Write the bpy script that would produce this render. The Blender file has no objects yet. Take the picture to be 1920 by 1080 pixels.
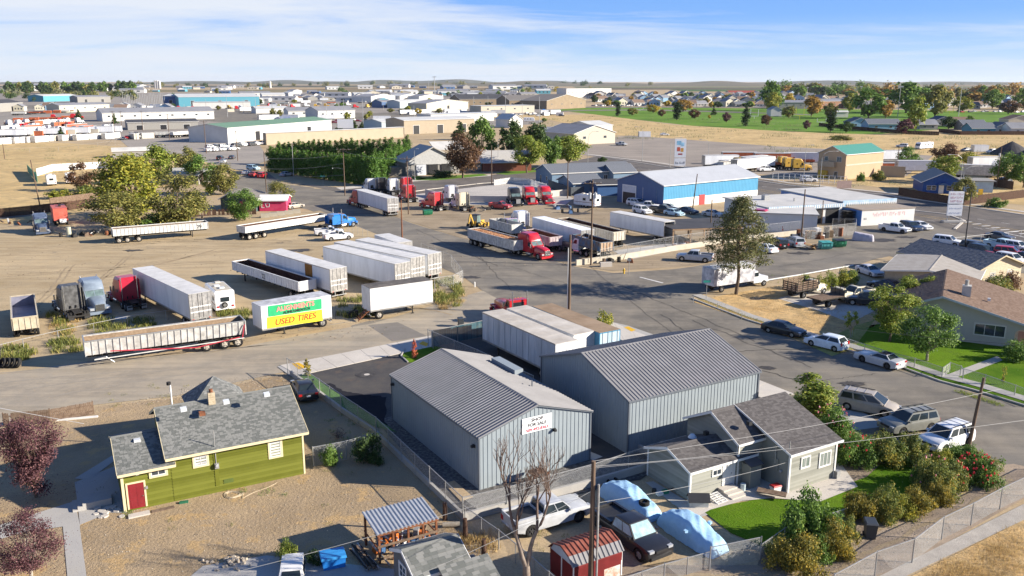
import bpy,bmesh,math,random
import numpy as np
from mathutils import Vector,Matrix
rnd=random.Random(11)
PI=math.pi
R=math.radians
sc=bpy.context.scene
COL=sc.collection
CAM_H,FOC,HOR=27.5,1600.0,153.0
PITCH=math.atan2(540-HOR,FOC)
cam=bpy.data.cameras.new('camera')
cam.lens=FOC/1920*36
cam.sensor_width=36
cam.clip_start=0.5
cam.clip_end=90000
cam_o=bpy.data.objects.new('camera',cam)
COL.objects.link(cam_o)
cam_o.location=(0,0,CAM_H)
cam_o.rotation_euler=(PI/2-PITCH,0,0)
sc.camera=cam_o
SUN_AZ,SUN_EL=R(-7),R(22)
sd=Vector((math.cos(SUN_AZ)*math.cos(SUN_EL),math.sin(SUN_AZ)*math.cos(SUN_EL),math.sin(SUN_EL)))
sl=bpy.data.lights.new('sun','SUN')
sl.energy=5.0
sl.angle=R(0.55)
sl.color=(1.0,0.915,0.79)
so=bpy.data.objects.new('sun',sl)
COL.objects.link(so)
so.rotation_euler=sd.to_track_quat('Z','Y').to_euler()
so.location=(0,0,80)
w=bpy.data.worlds.new('World')
sc.world=w
w.use_nodes=True
nt=w.node_tree
nt.nodes.clear()
def N(nt,t,**k):
 n=nt.nodes.new(t)
 for a,b in k.items():
  if a.startswith('i_'):
   n.inputs[a[2:].replace('_',' ')].default_value=b
  else:
   setattr(n,a,b)
 return n
def ramp(nt,stops,interp='LINEAR'):
 r=nt.nodes.new('ShaderNodeValToRGB')
 e=r.color_ramp.elements
 r.color_ramp.interpolation=interp
 while len(e)<len(stops):
  e.new(0.5)
 for q,(p,c) in zip(e,stops):
  q.position=p
  q.color=(c[0],c[1],c[2],1) if not isinstance(c,(int,float)) else (c,c,c,1)
 return r
def build_sky():
 L=nt.links.new
 out=N(nt,'ShaderNodeOutputWorld')
 bg=N(nt,'ShaderNodeBackground')
 sky=N(nt,'ShaderNodeTexSky',sky_type='NISHITA')
 sky.sun_disc=False
 sky.sun_elevation=SUN_EL
 sky.sun_rotation=PI/2-SUN_AZ
 sky.air_density=1.0
 sky.dust_density=0.2
 sky.ozone_density=3.0
 sky.altitude=300
 bg.inputs['Strength'].default_value=0.05
 tc=N(nt,'ShaderNodeTexCoord')
 sep=N(nt,'ShaderNodeSeparateXYZ')
 L(tc.outputs['Generated'],sep.inputs[0])
 tint=N(nt,'ShaderNodeMix',data_type='RGBA',blend_type='MULTIPLY')
 tint.inputs['Factor'].default_value=1
 tint.inputs['B'].default_value=(.95,1.0,1.1,1)
 L(sky.outputs[0],tint.inputs['A'])
 gr=ramp(nt,[(0.0,(.76,.87,1.02)),(0.03,(.44,.66,1.0)),(0.07,(.20,.45,1.0)),(0.16,(.12,.33,.92)),(0.5,(.055,.18,.55)),(1.0,(.035,.13,.42))])
 L(sep.outputs['Z'],gr.inputs[0])
 gs_=N(nt,'ShaderNodeMix',data_type='RGBA',blend_type='MULTIPLY')
 gs_.inputs['Factor'].default_value=1
 gs_.inputs['B'].default_value=(9,9,9,1)
 L(gr.outputs[0],gs_.inputs['A'])
 t2=N(nt,'ShaderNodeMix',data_type='RGBA')
 t2.inputs['Factor'].default_value=0.8
 L(tint.outputs['Result'],t2.inputs['A']);L(gs_.outputs['Result'],t2.inputs['B'])
 tint=t2
 zz=N(nt,'ShaderNodeMath',operation='MAXIMUM')
 zz.inputs[1].default_value=0.0
 L(sep.outputs['Z'],zz.inputs[0])
 za=N(nt,'ShaderNodeMath',operation='ADD')
 za.inputs[1].default_value=0.07
 L(zz.outputs[0],za.inputs[0])
 dx=N(nt,'ShaderNodeMath',operation='DIVIDE')
 dy=N(nt,'ShaderNodeMath',operation='DIVIDE')
 L(sep.outputs['X'],dx.inputs[0]);L(za.outputs[0],dx.inputs[1])
 L(sep.outputs['Y'],dy.inputs[0]);L(za.outputs[0],dy.inputs[1])
 cb=N(nt,'ShaderNodeCombineXYZ')
 L(dx.outputs[0],cb.inputs[0]);L(dy.outputs[0],cb.inputs[1])
 mp=N(nt,'ShaderNodeMapping')
 mp.inputs['Rotation'].default_value=(0,0,R(28))
 mp.inputs['Scale'].default_value=(0.30,0.42,1)
 mp.inputs['Location'].default_value=(3.1,1.4,0)
 L(cb.outputs[0],mp.inputs[0])
 nz=N(nt,'ShaderNodeTexNoise')
 nz.inputs['Scale'].default_value=1.0
 nz.inputs['Detail'].default_value=7
 nz.inputs['Roughness'].default_value=0.62
 nz.inputs['Distortion'].default_value=0.7
 L(mp.outputs[0],nz.inputs['Vector'])
 cov=N(nt,'ShaderNodeMapRange')
 cov.inputs['From Min'].default_value=-0.25
 cov.inputs['From Max'].default_value=0.2
 cov.inputs['To Min'].default_value=0.10
 cov.inputs['To Max'].default_value=-0.13
 L(sep.outputs['X'],cov.inputs['Value'])
 ad=N(nt,'ShaderNodeMath',operation='ADD')
 L(nz.outputs[0],ad.inputs[0]);L(cov.outputs[0],ad.inputs[1])
 cr=ramp(nt,[(0.37,0.0),(0.55,0.68),(0.72,0.95)])
 L(ad.outputs[0],cr.inputs[0])
 hi=ramp(nt,[(0.0,1.0),(0.10,1.0),(0.38,0.15),(1.0,0.1)])
 L(sep.outputs['Z'],hi.inputs[0])
 cm_=N(nt,'ShaderNodeMath',operation='MULTIPLY')
 L(cr.outputs[0],cm_.inputs[0]);L(hi.outputs[0],cm_.inputs[1])
 cr=cm_
 mx=N(nt,'ShaderNodeMix',data_type='RGBA')
 L(cr.outputs[0],mx.inputs['Factor'])
 L(tint.outputs['Result'],mx.inputs['A'])
 mx.inputs['B'].default_value=(6.9,7.3,8.0,1)
 L(mx.outputs['Result'],bg.inputs['Color'])
 L(bg.outputs[0],out.inputs[0])
build_sky()
sc.view_settings.view_transform='Standard'
sc.view_settings.look='None'
sc.view_settings.gamma=1
sc.view_settings.use_curve_mapping=False
sc.view_settings.exposure=1.27
sc.cycles.max_bounces=6
sc.cycles.diffuse_bounces=3
sc.cycles.transparent_max_bounces=8
CP,SP=math.cos(PITCH),math.sin(PITCH)
def G(u,v,z=0.0):
 a=(u-960)/FOC
 b=(540-v)/FOC
 d=(a,CP+b*SP,-SP+b*CP)
 t=(z-CAM_H)/d[2]
 return Vector((d[0]*t,d[1]*t))
def G3(u,v,z=0.0):
 p=G(u,v,z)
 return Vector((p.x,p.y,z))
def PX(x,y):
 return FOC/(y*CP+CAM_H*SP)
MC={}
def mat(name,col,rough=0.6,metal=0.0,var=0.12,scale=1.5,bump=0.0,bscale=None,col2=None,spec=None,coat=0.0,detail=5,island=0.0,trans=0.0,emit=None,stretch=None):
 if name in MC:
  return MC[name]
 m=bpy.data.materials.new(name)
 m.use_nodes=True
 n=m.node_tree
 b=n.nodes['Principled BSDF']
 L=n.links.new
 b.inputs['Roughness'].default_value=rough
 b.inputs['Metallic'].default_value=metal
 if spec is None and rough>=.6:
  spec=.15
 if spec is not None:
  b.inputs['Specular IOR Level'].default_value=spec
 if coat:
  b.inputs['Coat Weight'].default_value=coat
  b.inputs['Coat Roughness'].default_value=0.05
 if col2 is None:
  c0=[c*(1-var) for c in col]
  c1=[min(1,c*(1+var)) for c in col]
 else:
  c0,c1=col,col2
 tc=N(n,'ShaderNodeTexCoord')
 src=tc.outputs['Object']
 if stretch:
  mp=N(n,'ShaderNodeMapping')
  mp.inputs['Scale'].default_value=stretch
  L(src,mp.inputs[0])
  src=mp.outputs[0]
 nz=N(n,'ShaderNodeTexNoise')
 nz.inputs['Scale'].default_value=scale
 nz.inputs['Detail'].default_value=detail
 nz.inputs['Roughness'].default_value=0.65
 L(src,nz.inputs['Vector'])
 rp=ramp(n,[(0.32,c0),(0.68,c1)])
 if island:
  gi=N(n,'ShaderNodeNewGeometry')
  mm=N(n,'ShaderNodeMath',operation='MULTIPLY')
  mm.inputs[1].default_value=island
  ms=N(n,'ShaderNodeMath',operation='ADD')
  L(gi.outputs['Random Per Island'],mm.inputs[0])
  L(mm.outputs[0],ms.inputs[0])
  sc1=N(n,'ShaderNodeMath',operation='MULTIPLY')
  sc1.inputs[1].default_value=1-island
  L(nz.outputs[0],sc1.inputs[0])
  L(sc1.outputs[0],ms.inputs[1])
  L(ms.outputs[0],rp.inputs[0])
 else:
  L(nz.outputs[0],rp.inputs[0])
 L(rp.outputs[0],b.inputs['Base Color'])
 if bump:
  bp=N(n,'ShaderNodeBump')
  bp.inputs['Strength'].default_value=bump
  bp.inputs['Distance'].default_value=0.05
  n2=N(n,'ShaderNodeTexNoise')
  n2.inputs['Scale'].default_value=bscale or scale*8
  n2.inputs['Detail'].default_value=4
  L(src,n2.inputs['Vector'])
  L(n2.outputs[0],bp.inputs['Height'])
  L(bp.outputs[0],b.inputs['Normal'])
 if trans:
  b.inputs['Transmission Weight'].default_value=trans
 if emit:
  b.inputs['Emission Color'].default_value=(*emit,1)
  b.inputs['Emission Strength'].default_value=1
 MC[name]=m
 return m
def gmat(name,cols,scales,bump=0.25,bscale=6,streak=None,rough=0.95,spots=None):
 """ground: three colours blended by two noises of different size, optional streaks (wheel tracks)"""
 if name in MC:
  return MC[name]
 kk=1.0 if 'lawn' in name else 1.5 if 'asphalt' in name and 'dark' not in name or 'highway' in name else 1.0 if 'field' in name or 'hill' in name else 1.3
 cols=[tuple(c*kk for c in q) for q in cols]
 m=bpy.data.materials.new(name)
 m.use_nodes=True
 n=m.node_tree
 b=n.nodes['Principled BSDF']
 L=n.links.new
 b.inputs['Roughness'].default_value=rough
 b.inputs['Specular IOR Level'].default_value=0.06
 tc=N(n,'ShaderNodeTexCoord')
 def nz(s,d=6,r=0.65,dist=0.0,vec=None):
  t=N(n,'ShaderNodeTexNoise')
  t.inputs['Scale'].default_value=s
  t.inputs['Detail'].default_value=d
  t.inputs['Roughness'].default_value=r
  t.inputs['Distortion'].default_value=dist
  L(vec or tc.outputs['Object'],t.inputs['Vector'])
  return t
 a=nz(scales[0],8)
 c=nz(scales[1],6,0.7)
 r1=ramp(n,[(0.38,cols[0]),(0.62,cols[1])])
 L(a.outputs[0],r1.inputs[0])
 r2=ramp(n,[(0.42,0.0),(0.66,1.0)])
 L(c.outputs[0],r2.inputs[0])
 mx=N(n,'ShaderNodeMix',data_type='RGBA')
 L(r2.outputs[0],mx.inputs['Factor'])
 L(r1.outputs[0],mx.inputs['A'])
 mx.inputs['B'].default_value=(*cols[2],1)
 last=mx.outputs['Result']
 g=nz(bscale*3,3,0.8)
 rg=ramp(n,[(0.3,0.72),(0.7,1.25)])
 L(g.outputs[0],rg.inputs[0])
 mg=N(n,'ShaderNodeMix',data_type='RGBA',blend_type='MULTIPLY')
 mg.inputs['Factor'].default_value=0.8
 L(last,mg.inputs['A']);L(rg.outputs[0],mg.inputs['B'])
 last=mg.outputs['Result']
 if streak:
  ang,sx,sy,dark,amt=streak
  mp=N(n,'ShaderNodeMapping')
  mp.inputs['Rotation'].default_value=(0,0,-ang)
  mp.inputs['Scale'].default_value=(sx,sy,1)
  L(tc.outputs['Object'],mp.inputs[0])
  s=nz(1.0,5,0.6,0.9,mp.outputs[0])
  rs=ramp(n,[(0.40,dark),(0.56,1.0)])
  L(s.outputs[0],rs.inputs[0])
  ms=N(n,'ShaderNodeMix',data_type='RGBA',blend_type='MULTIPLY')
  ms.inputs['Factor'].default_value=amt
  L(last,ms.inputs['A']);L(rs.outputs[0],ms.inputs['B'])
  last=ms.outputs['Result']
 if spots:
  s=nz(spots[0],5,0.7)
  rs=ramp(n,[(spots[1],0.0),(spots[1]+0.05,1.0)])
  L(s.outputs[0],rs.inputs[0])
  ms=N(n,'ShaderNodeMix',data_type='RGBA')
  L(rs.outputs[0],ms.inputs['Factor'])
  L(last,ms.inputs['A'])
  ms.inputs['B'].default_value=(*spots[2],1)
  last=ms.outputs['Result']
 L(last,b.inputs['Base Color'])
 bp=N(n,'ShaderNodeBump')
 bp.inputs['Strength'].default_value=bump
 bp.inputs['Distance'].default_value=0.12
 n2=nz(bscale,5,0.7)
 L(n2.outputs[0],bp.inputs['Height'])
 L(bp.outputs[0],b.inputs['Normal'])
 MC[name]=m
 return m
def paint(name,col,rough=0.35,dirt=0.12,coat=0.3):
 return mat('paint_'+name,col,rough=rough,var=dirt,scale=2.2,coat=coat)
class MB:
 def __init__(s,T=None):
  s.v,s.f,s.T=[],[],T
 def add(s,vs,fs):
  k=len(s.v)
  if s.T is not None:
   vs=[s.T@Vector(q) for q in vs]
  s.v.extend(tuple(q) for q in vs)
  s.f.extend(tuple(i+k for i in f) for f in fs)
  return s
 def box(s,x0,x1,y0,y1,z0,z1):
  return s.add([(x0,y0,z0),(x1,y0,z0),(x1,y1,z0),(x0,y1,z0),(x0,y0,z1),(x1,y0,z1),(x1,y1,z1),(x0,y1,z1)],[(3,2,1,0),(4,5,6,7),(0,1,5,4),(1,2,6,5),(2,3,7,6),(3,0,4,7)])
 def bar(s,p,q,wx,wz=None):
  """rectangular bar between two points"""
  p,q=Vector(p),Vector(q)
  wz=wz or wx
  d=(q-p)
  if d.length<1e-6:
   return s
  d.normalize()
  up=Vector((0,0,1)) if abs(d.z)<0.95 else Vector((1,0,0))
  a=d.cross(up).normalized()*wx/2
  b=d.cross(a).normalized()*wz/2
  return s.add([p-a-b,p+a-b,p+a+b,p-a+b,q-a-b,q+a-b,q+a+b,q-a+b],[(3,2,1,0),(4,5,6,7),(0,1,5,4),(1,2,6,5),(2,3,7,6),(3,0,4,7)])
 def quad(s,a,b,c,d):
  return s.add([a,b,c,d],[(0,1,2,3)])
 def poly(s,pts):
  return s.add(pts,[tuple(range(len(pts)))])
 def prism(s,pts,ax,a,b):
  """extrude 2-D polygon along axis ax ('x','y','z') from a to b"""
  def P(p,t):
   return {'x':(t,p[0],p[1]),'y':(p[0],t,p[1]),'z':(p[0],p[1],t)}[ax]
  n=len(pts)
  vs=[P(p,a) for p in pts]+[P(p,b) for p in pts]
  fs=[tuple(range(n))[::-1],tuple(range(n,2*n))]+[(i,(i+1)%n,n+(i+1)%n,n+i) for i in range(n)]
  return s.add(vs,fs)
 def cyl(s,c,r,h,ax='z',n=12,r2=None):
  r2=r if r2 is None else r2
  vs=[]
  for k,(rr,t) in enumerate(((r,-h/2),(r2,h/2))):
   for i in range(n):
    a=2*PI*i/n
    x,y=rr*math.cos(a),rr*math.sin(a)
    p={'z':(x,y,t),'y':(x,t,y),'x':(t,x,y)}[ax]
    vs.append((c[0]+p[0],c[1]+p[1],c[2]+p[2]))
  fs=[tuple(range(n))[::-1],tuple(range(n,2*n))]+[(i,(i+1)%n,n+(i+1)%n,n+i) for i in range(n)]
  return s.add(vs,fs)
 def tube(s,pts,r0,r1=None,n=5,cap=True):
  r1=r0 if r1 is None else r1
  pts=[Vector(p) for p in pts]
  m=len(pts)
  vs=[]
  for i,p in enumerate(pts):
   d=(pts[min(i+1,m-1)]-pts[max(i-1,0)])
   if d.length<1e-9:
    d=Vector((0,0,1))
   d.normalize()
   up=Vector((0,0,1)) if abs(d.z)<0.9 else Vector((1,0,0))
   a=d.cross(up).normalized()
   b=d.cross(a).normalized()
   r=r0+(r1-r0)*i/max(1,m-1)
   for k in range(n):
    t=2*PI*k/n
    vs.append(p+a*r*math.cos(t)+b*r*math.sin(t))
  fs=[]
  for i in range(m-1):
   for k in range(n):
    fs.append((i*n+k,i*n+(k+1)%n,(i+1)*n+(k+1)%n,(i+1)*n+k))
  if cap:
   fs+=[tuple(range(n))[::-1],tuple(range((m-1)*n,m*n))]
  return s.add(vs,fs)
 def rings(s,rings,cap=True,closed=True):
  n=len(rings[0])
  vs=[p for r in rings for p in r]
  fs=[]
  for i in range(len(rings)-1):
   for k in range(n if closed else n-1):
    fs.append((i*n+k,i*n+(k+1)%n,(i+1)*n+(k+1)%n,(i+1)*n+k))
  if cap:
   fs+=[tuple(range(n))[::-1],tuple(range((len(rings)-1)*n,len(rings)*n))]
  return s.add(vs,fs)
 def mesh(s,name,m,smooth=None):
  me=bpy.data.meshes.new(name)
  me.from_pydata(s.v,[],s.f)
  if m is not None:
   me.materials.append(m)
  if smooth:
   bm=bmesh.new()
   bm.from_mesh(me)
   bmesh.ops.recalc_face_normals(bm,faces=bm.faces)
   bm.to_mesh(me)
   bm.free()
   me.polygons.foreach_set('use_smooth',[True]*len(me.polygons))
   me.set_sharp_from_angle(angle=R(smooth))
  return me
 def obj(s,name,m,parent=None,loc=None,rz=0,smooth=None,kind=None):
  o=bpy.data.objects.new(name,s.mesh(name,m,smooth))
  COL.objects.link(o)
  if parent is not None:
   o.parent=parent
  if loc is not None:
   o.location=loc
  if rz:
   o.rotation_euler=(0,0,rz)
  if kind:
   o['kind']=kind
  return o
def tag(o,label,cat,group=None):
 o['label']=label
 o['category']=cat
 if group:
  o['group']=group
 return o
def thing(name,label,cat,loc=(0,0,0),rz=0,group=None):
 o=bpy.data.objects.new(name,None)
 o.empty_display_size=0.3
 COL.objects.link(o)
 o.location=loc
 o.rotation_euler=(0,0,rz)
 return tag(o,label,cat,group)
def dup(root,loc,rz=None,label=None,group=None,scale=None):
 def cp(o,par):
  c=o.copy()
  COL.objects.link(c)
  if par is not None:
   c.parent=par
   c.matrix_parent_inverse=o.matrix_parent_inverse.copy()
  for ch in KIDS.get(o.name,()) or list(o.children):
   cp(ch,c)
  return c
 r=cp(root,None)
 r.location=loc
 if rz is not None:
  r.rotation_euler=(0,0,rz)
 if label:
  r['label']=label
 if group:
  r['group']=group
 if scale:
  r.scale=scale if hasattr(scale,'__len__') else (scale,)*3
 return r
KIDS={}
def head(a,b):
 return math.atan2(b[1]-a[1],b[0]-a[0])
def v3(p,z=0.0):
 return (p[0],p[1],z)
def seg(u0,v0,u1,v1,z=0.0):
 """centre, heading and length of the ground line from one sighted point to another"""
 a,b=G(u0,v0,z),G(u1,v1,z)
 return (a+b)/2,head(a,b),(b-a).length
Z_=Vector((0,0,1))
# ================ ground, roads, lawns
SHEET_N=[0]
def sheet(name,px,z,m,pts=None,kind='structure',label=None):
 p=pts or [G(u,v) for u,v in px]
 o=MB().poly([(q[0],q[1],z) for q in p]).obj(name,m,kind=kind)
 return o
M_dirt=gmat('dirt',[(.25,.185,.11),(.34,.26,.16),(.30,.235,.15)],(0.05,0.35),bscale=2.0,bump=.35,spots=(0.5,.69,(.20,.16,.09)))
M_lot=gmat('packed_dirt',[(.27,.205,.12),(.37,.285,.175),(.31,.245,.155)],(0.05,0.35),bscale=2.5,bump=.3,streak=(R(14),.06,.55,.72,.6),spots=(.09,.64,(.24,.20,.145)))
M_yard=gmat('yard_dirt',[(.20,.155,.10),(.29,.23,.155),(.24,.19,.13)],(0.09,0.5),bscale=2.5,bump=.3,streak=(R(5),.05,.8,.7,.6))
M_dry=gmat('dry_grass',[(.34,.24,.11),(.46,.33,.16),(.27,.205,.11)],(0.06,0.35),bscale=3,bump=.8,spots=(0.25,.66,(.17,.15,.08)))
M_straw=gmat('straw_grass',[(.40,.26,.115),(.50,.345,.17),(.26,.19,.10)],(0.25,0.7),bscale=7,bump=1.0)
M_lawn=gmat('lawn',[(.055,.125,.006),(.125,.22,.012),(.085,.15,.012)],(0.15,0.6),bscale=8,bump=.8)
M_lawn2=gmat('park_lawn',[(.085,.175,.02),(.13,.25,.03),(.13,.19,.04)],(0.03,0.12),bscale=3,bump=.3)
M_asph=gmat('asphalt',[(.098,.089,.076),(.13,.118,.10),(.165,.145,.115)],(0.08,0.2),bscale=14,bump=.15,streak=(R(-42),.05,.9,.78,.5),rough=.85)
M_asph2=gmat('dark_asphalt',[(.045,.043,.045),(.06,.057,.055),(.075,.068,.06)],(0.15,0.5),bscale=16,bump=.12,rough=.8,spots=(.35,.56,(.10,.082,.07)))
M_asphn=gmat('old_asphalt',[(.19,.165,.13),(.235,.205,.16),(.25,.21,.155)],(0.1,0.4),bscale=14,bump=.2,streak=(R(22),.04,.7,.75,.6),rough=.9)
M_conc=gmat('concrete',[(.34,.31,.27),(.42,.385,.335),(.37,.34,.30)],(0.2,0.8),bscale=12,bump=.08,rough=.85)
M_conc2=gmat('grey_concrete',[(.25,.24,.225),(.33,.315,.29),(.28,.265,.24)],(0.1,0.4),bscale=10,bump=.08,rough=.85)
M_gravel=gmat('gravel',[(.05,.048,.045),(.19,.18,.17),(.09,.085,.08)],(4.0,6.0),bscale=11,bump=1.0)
M_yel=mat('tactile_yellow',(.62,.36,.03),rough=.7)
M_white=mat('road_white',(.62,.60,.56),rough=.7,var=.25,scale=3)
M_yline=mat('road_yellow',(.50,.33,.08),rough=.7,var=.2,scale=3)
S=30000
MB().poly([(-S,-40,-0.02),(S,-40,-0.02),(S,60000,-0.02),(-S,60000,-0.02)]).obj('ground',M_dirt,kind='structure')
fields=[((.20,.17,.10),2300,3000,-2400,200),((.115,.10,.07),3000,3900,-700,2800),((.08,.125,.05),2500,3100,500,2600),((.19,.16,.10),3100,4300,2600,6000),((.30,.21,.12),3100,3500,-900,-100),((.09,.13,.06),4100,4800,300,3600),((.20,.16,.11),4900,6500,-3000,3200),((.10,.095,.07),4000,5600,-6500,-500),((.27,.20,.12),3600,5200,3200,8000),((.30,.215,.13),2300,3000,1500,3600),((.10,.10,.075),2200,3600,-5200,-1900)]
for i,(c,y0,y1,x0,x1) in enumerate(fields):
 m=gmat('field_%d'%i,[tuple(k*.85 for k in c),tuple(k*1.1 for k in c),c],(0.004,0.02),bscale=.2,bump=.1)
 MB().poly([(x0,y0,.1+.03*i),(x1,y0+(x1-x0)*.05,.1+.03*i),(x1*1.1,y1+(x1-x0)*.05,.1+.03*i),(x0*1.1,y1,.1+.03*i)]).obj('farm_field',m,kind='structure')
def hill(name,x0,x1,y,depth,h,m,seed):
 r=random.Random(seed)
 n=60
 rows=[]
 for j,(dy,k) in enumerate(((0,0),(.25,.5),(.5,1),(.75,.55),(1,0))):
  row=[]
  for i in range(n+1):
   t=i/n
   e=min(1,6*t,6*(1-t))
   row.append((x0+(x1-x0)*t,y+depth*dy,-0.5+k*h*e*(.6+.4*math.sin(t*9+seed)*math.sin(t*23+seed*2))+.02))
  rows.append(row)
 b=MB()
 b.rings(rows,cap=False,closed=False)
 return b.obj(name,m,kind='structure',smooth=60)
mh1=gmat('hill_brown',[(.17,.15,.11),(.22,.18,.12),(.12,.12,.085)],(0.002,0.008),bscale=.1,bump=.1)
mh2=gmat('hill_blue',[(.13,.13,.11),(.19,.165,.12),(.10,.115,.08)],(0.0015,0.006),bscale=.1,bump=.1)
hill('hill',-1200,2200,5200,2500,34,mh1,1)
hill('hill',800,9000,7600,3000,40,mh2,2)
hill('hill',-9000,-200,8600,3000,38,mh2,3)
hill('hill',-4000,1500,9800,3000,62,mh2,5)
hill('hill',2400,11000,10500,3000,30,mh1,7)
sheet('dry_field',[(-200,262),(-400,430),(60,418),(150,400),(215,372),(330,345),(420,340),(450,318),(440,296),(330,288),(240,276),(120,268)],.000,M_dry)
sheet('gravel_yard',[(225,262),(300,250),(480,262),(505,300),(450,320),(330,290),(250,284)],.018,gmat('yard_grey',[(.19,.17,.15),(.25,.22,.19),(.22,.2,.17)],(0.05,.2),bscale=1.5))
sheet('industrial_yard',[(-500,262),(-900,176),(900,172),(1060,205),(1010,232),(760,250),(480,262),(120,262)],.012,gmat('yard_far',[(.17,.155,.135),(.24,.215,.185),(.20,.175,.15)],(0.02,.08),bscale=.6))
sheet('dry_field',[(1000,216),(1120,214),(1260,234),(1500,243),(2300,262),(2300,420),(1920,385),(1560,340),(1420,285),(1250,262),(1130,250),(1060,232)],.008,M_dry)
sheet('gravel_lot',[(1130,260),(1180,254),(1290,262),(1450,274),(1560,280),(1750,292),(1700,330),(1480,330),(1330,320),(1180,306),(1080,288)],.012,gmat('lot_grey',[(.19,.165,.14),(.26,.225,.185),(.22,.19,.16)],(0.05,.2),bscale=1.5,streak=(R(10),.02,.3,.75,.6)))
sheet('park_lawn',[(1035,206),(1100,202),(1300,202),(1700,206),(2500,222),(2500,234),(1900,232),(1640,252),(1560,250),(1450,245),(1300,236),(1190,224),(1110,214)],.016,M_lawn2)
sheet('lawn',[(885,214),(1080,216),(1105,224),(960,226)],.02,M_dry)
sheet('street',[(985,215),(1085,208),(1220,207),(1400,212),(1520,216),(1520,214.5),(1400,210),(1220,205),(1085,206),(985,212)],.024,M_asph)
sheet('street',[(1010,200),(1010,202),(1500,202),(1760,205),(1760,203),(1500,200)],.032,M_asph)
sheet('street',[(530,210),(400,216),(330,222),(420,230),(700,221),(900,213),(1000,209),(1000,207),(880,208),(700,212)],.028,M_asph)
sheet('street',[(0,196),(420,205),(760,222),(760,230),(400,215),(0,202)],.034,M_asph)
hwL=[(700,372),(560,345),(640,352),(905,330),(1010,317),(1085,300),(1130,291),(1160,294),(1240,308),(1480,345),(1660,362),(1920,402),(2400,470),(2400,560),(1920,455),(1800,436),(1660,392),(1420,372),(1240,335),(1170,322),(1000,338),(880,352),(800,362)]
sheet('highway',hwL,.02,gmat('highway',[(.075,.068,.062),(.10,.09,.082),(.12,.105,.09)],(0.05,0.2),bscale=10,bump=.12,rough=.85,streak=(R(-38),.02,.5,.8,.5)))
def strip(name,pts,wd,z,m,kind='structure',closed=False,h=0.0):
 """flat ribbon (or kerb when h > 0) along ground points"""
 P=[Vector((p[0],p[1])) for p in pts]
 b=MB()
 Lf,Rt=[],[]
 for i,p in enumerate(P):
  d=(P[min(i+1,len(P)-1)]-P[max(i-1,0)]).normalized()
  nn=Vector((-d.y,d.x))*wd/2
  Lf.append(p+nn);Rt.append(p-nn)
 for i in range(len(P)-1):
  a,c,d,e=Lf[i],Lf[i+1],Rt[i+1],Rt[i]
  if h:
   b.add([(a.x,a.y,z),(c.x,c.y,z),(d.x,d.y,z),(e.x,e.y,z),(a.x,a.y,z+h),(c.x,c.y,z+h),(d.x,d.y,z+h),(e.x,e.y,z+h)],[(4,5,6,7),(0,1,5,4),(1,2,6,5),(2,3,7,6),(3,0,4,7)])
  else:
   b.quad((a.x,a.y,z),(c.x,c.y,z),(d.x,d.y,z),(e.x,e.y,z))
 return b.obj(name,m,kind=kind)
def gp(*px):
 return [G(u,v) for u,v in px]
def dashes(name,a,b,n,frac,wd,z,m):
 A,Bp=G(*a),G(*b)
 for i in range(n):
  p=A.lerp(Bp,i/n)
  q=A.lerp(Bp,(i+frac)/n)
  strip(name,[p,q],wd,z,m)
sheet('street',[(470,380),(560,352),(640,356),(760,362),(700,388),(770,418),(860,445),(960,470),(1080,500),(1150,512),(1260,505),(1300,500),(1440,470),(1560,452),(1660,440),(1640,420),(1500,418),(1560,400),(1760,400),(1830,420),(1900,436),(2050,462),(2050,500),(1840,462),(1720,470),(1640,486),(1600,500),(1480,520),(1330,548),(1295,560),(1302,566),(1430,611),(1510,637),(1588,660),(1700,697),(1800,729),(1920,765),(2300,880),(2300,1100),(1990,890),(1900,878),(1820,840),(1700,830),(1580,790),(1440,745),(1330,705),(1215,655),(1160,610),(1020,575),(905,600),(870,640),(700,655),(560,700),(540,690),(640,668),(660,610),(690,602),(850,582),(905,545),(870,520),(800,490),(740,452),(640,415),(575,392)],.004,M_asph)
sheet('side_road',[(-300,860),(-300,700),(0,702),(160,678),(400,660),(560,630),(700,606),(905,545),(960,575),(905,600),(820,640),(680,668),(520,700),(330,742),(170,760),(0,800)],.008,M_asphn)
sheet('street',[(0,405),(80,400),(80,402),(0,412)],.004,M_asph)
sheet('street',[(430,335),(500,322),(530,345),(590,352),(540,378),(440,372),(400,352)],.008,M_asph)
sheet('patched_asphalt',[(690,610),(745,604),(800,630),(735,640)],.012,gmat('patch',[(.13,.12,.105),(.16,.145,.125),(.15,.135,.12)],(.2,.8),bscale=12,bump=.15))
sheet('dirt_lot',[(-300,430),(0,420),(60,430),(220,440),(400,430),(600,395),(640,412),(745,455),(800,492),(870,520),(880,545),(850,580),(690,600),(470,640),(160,678),(0,702),(-300,700)],.006,M_lot)
sheet('truck_yard',[(700,388),(760,372),(800,362),(900,350),(1000,345),(1180,352),(1240,400),(1400,420),(1500,420),(1640,430),(1560,450),(1440,470),(1300,498),(1150,508),(1080,498),(960,470),(860,444),(770,416)],.010,M_yard)
sheet('paved_lot',[(770,352),(905,345),(905,338),(1010,340),(1075,372),(1060,384),(960,386),(800,382),(740,372)],.014,gmat('pale_lot',[(.30,.28,.25),(.37,.34,.30),(.33,.3,.27)],(0.1,0.4),bscale=10,bump=.08,rough=.85,streak=(R(20),.04,.5,.8,.5)))
sheet('forecourt',[(1560,402),(1680,395),(1790,402),(1830,422),(1760,436),(1640,446),(1560,448)],.016,M_asph)
sheet('car_lot',[(1660,478),(1740,460),(1850,445),(2300,470),(2300,560),(1900,510),(1740,498)],.012,M_asph)
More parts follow.
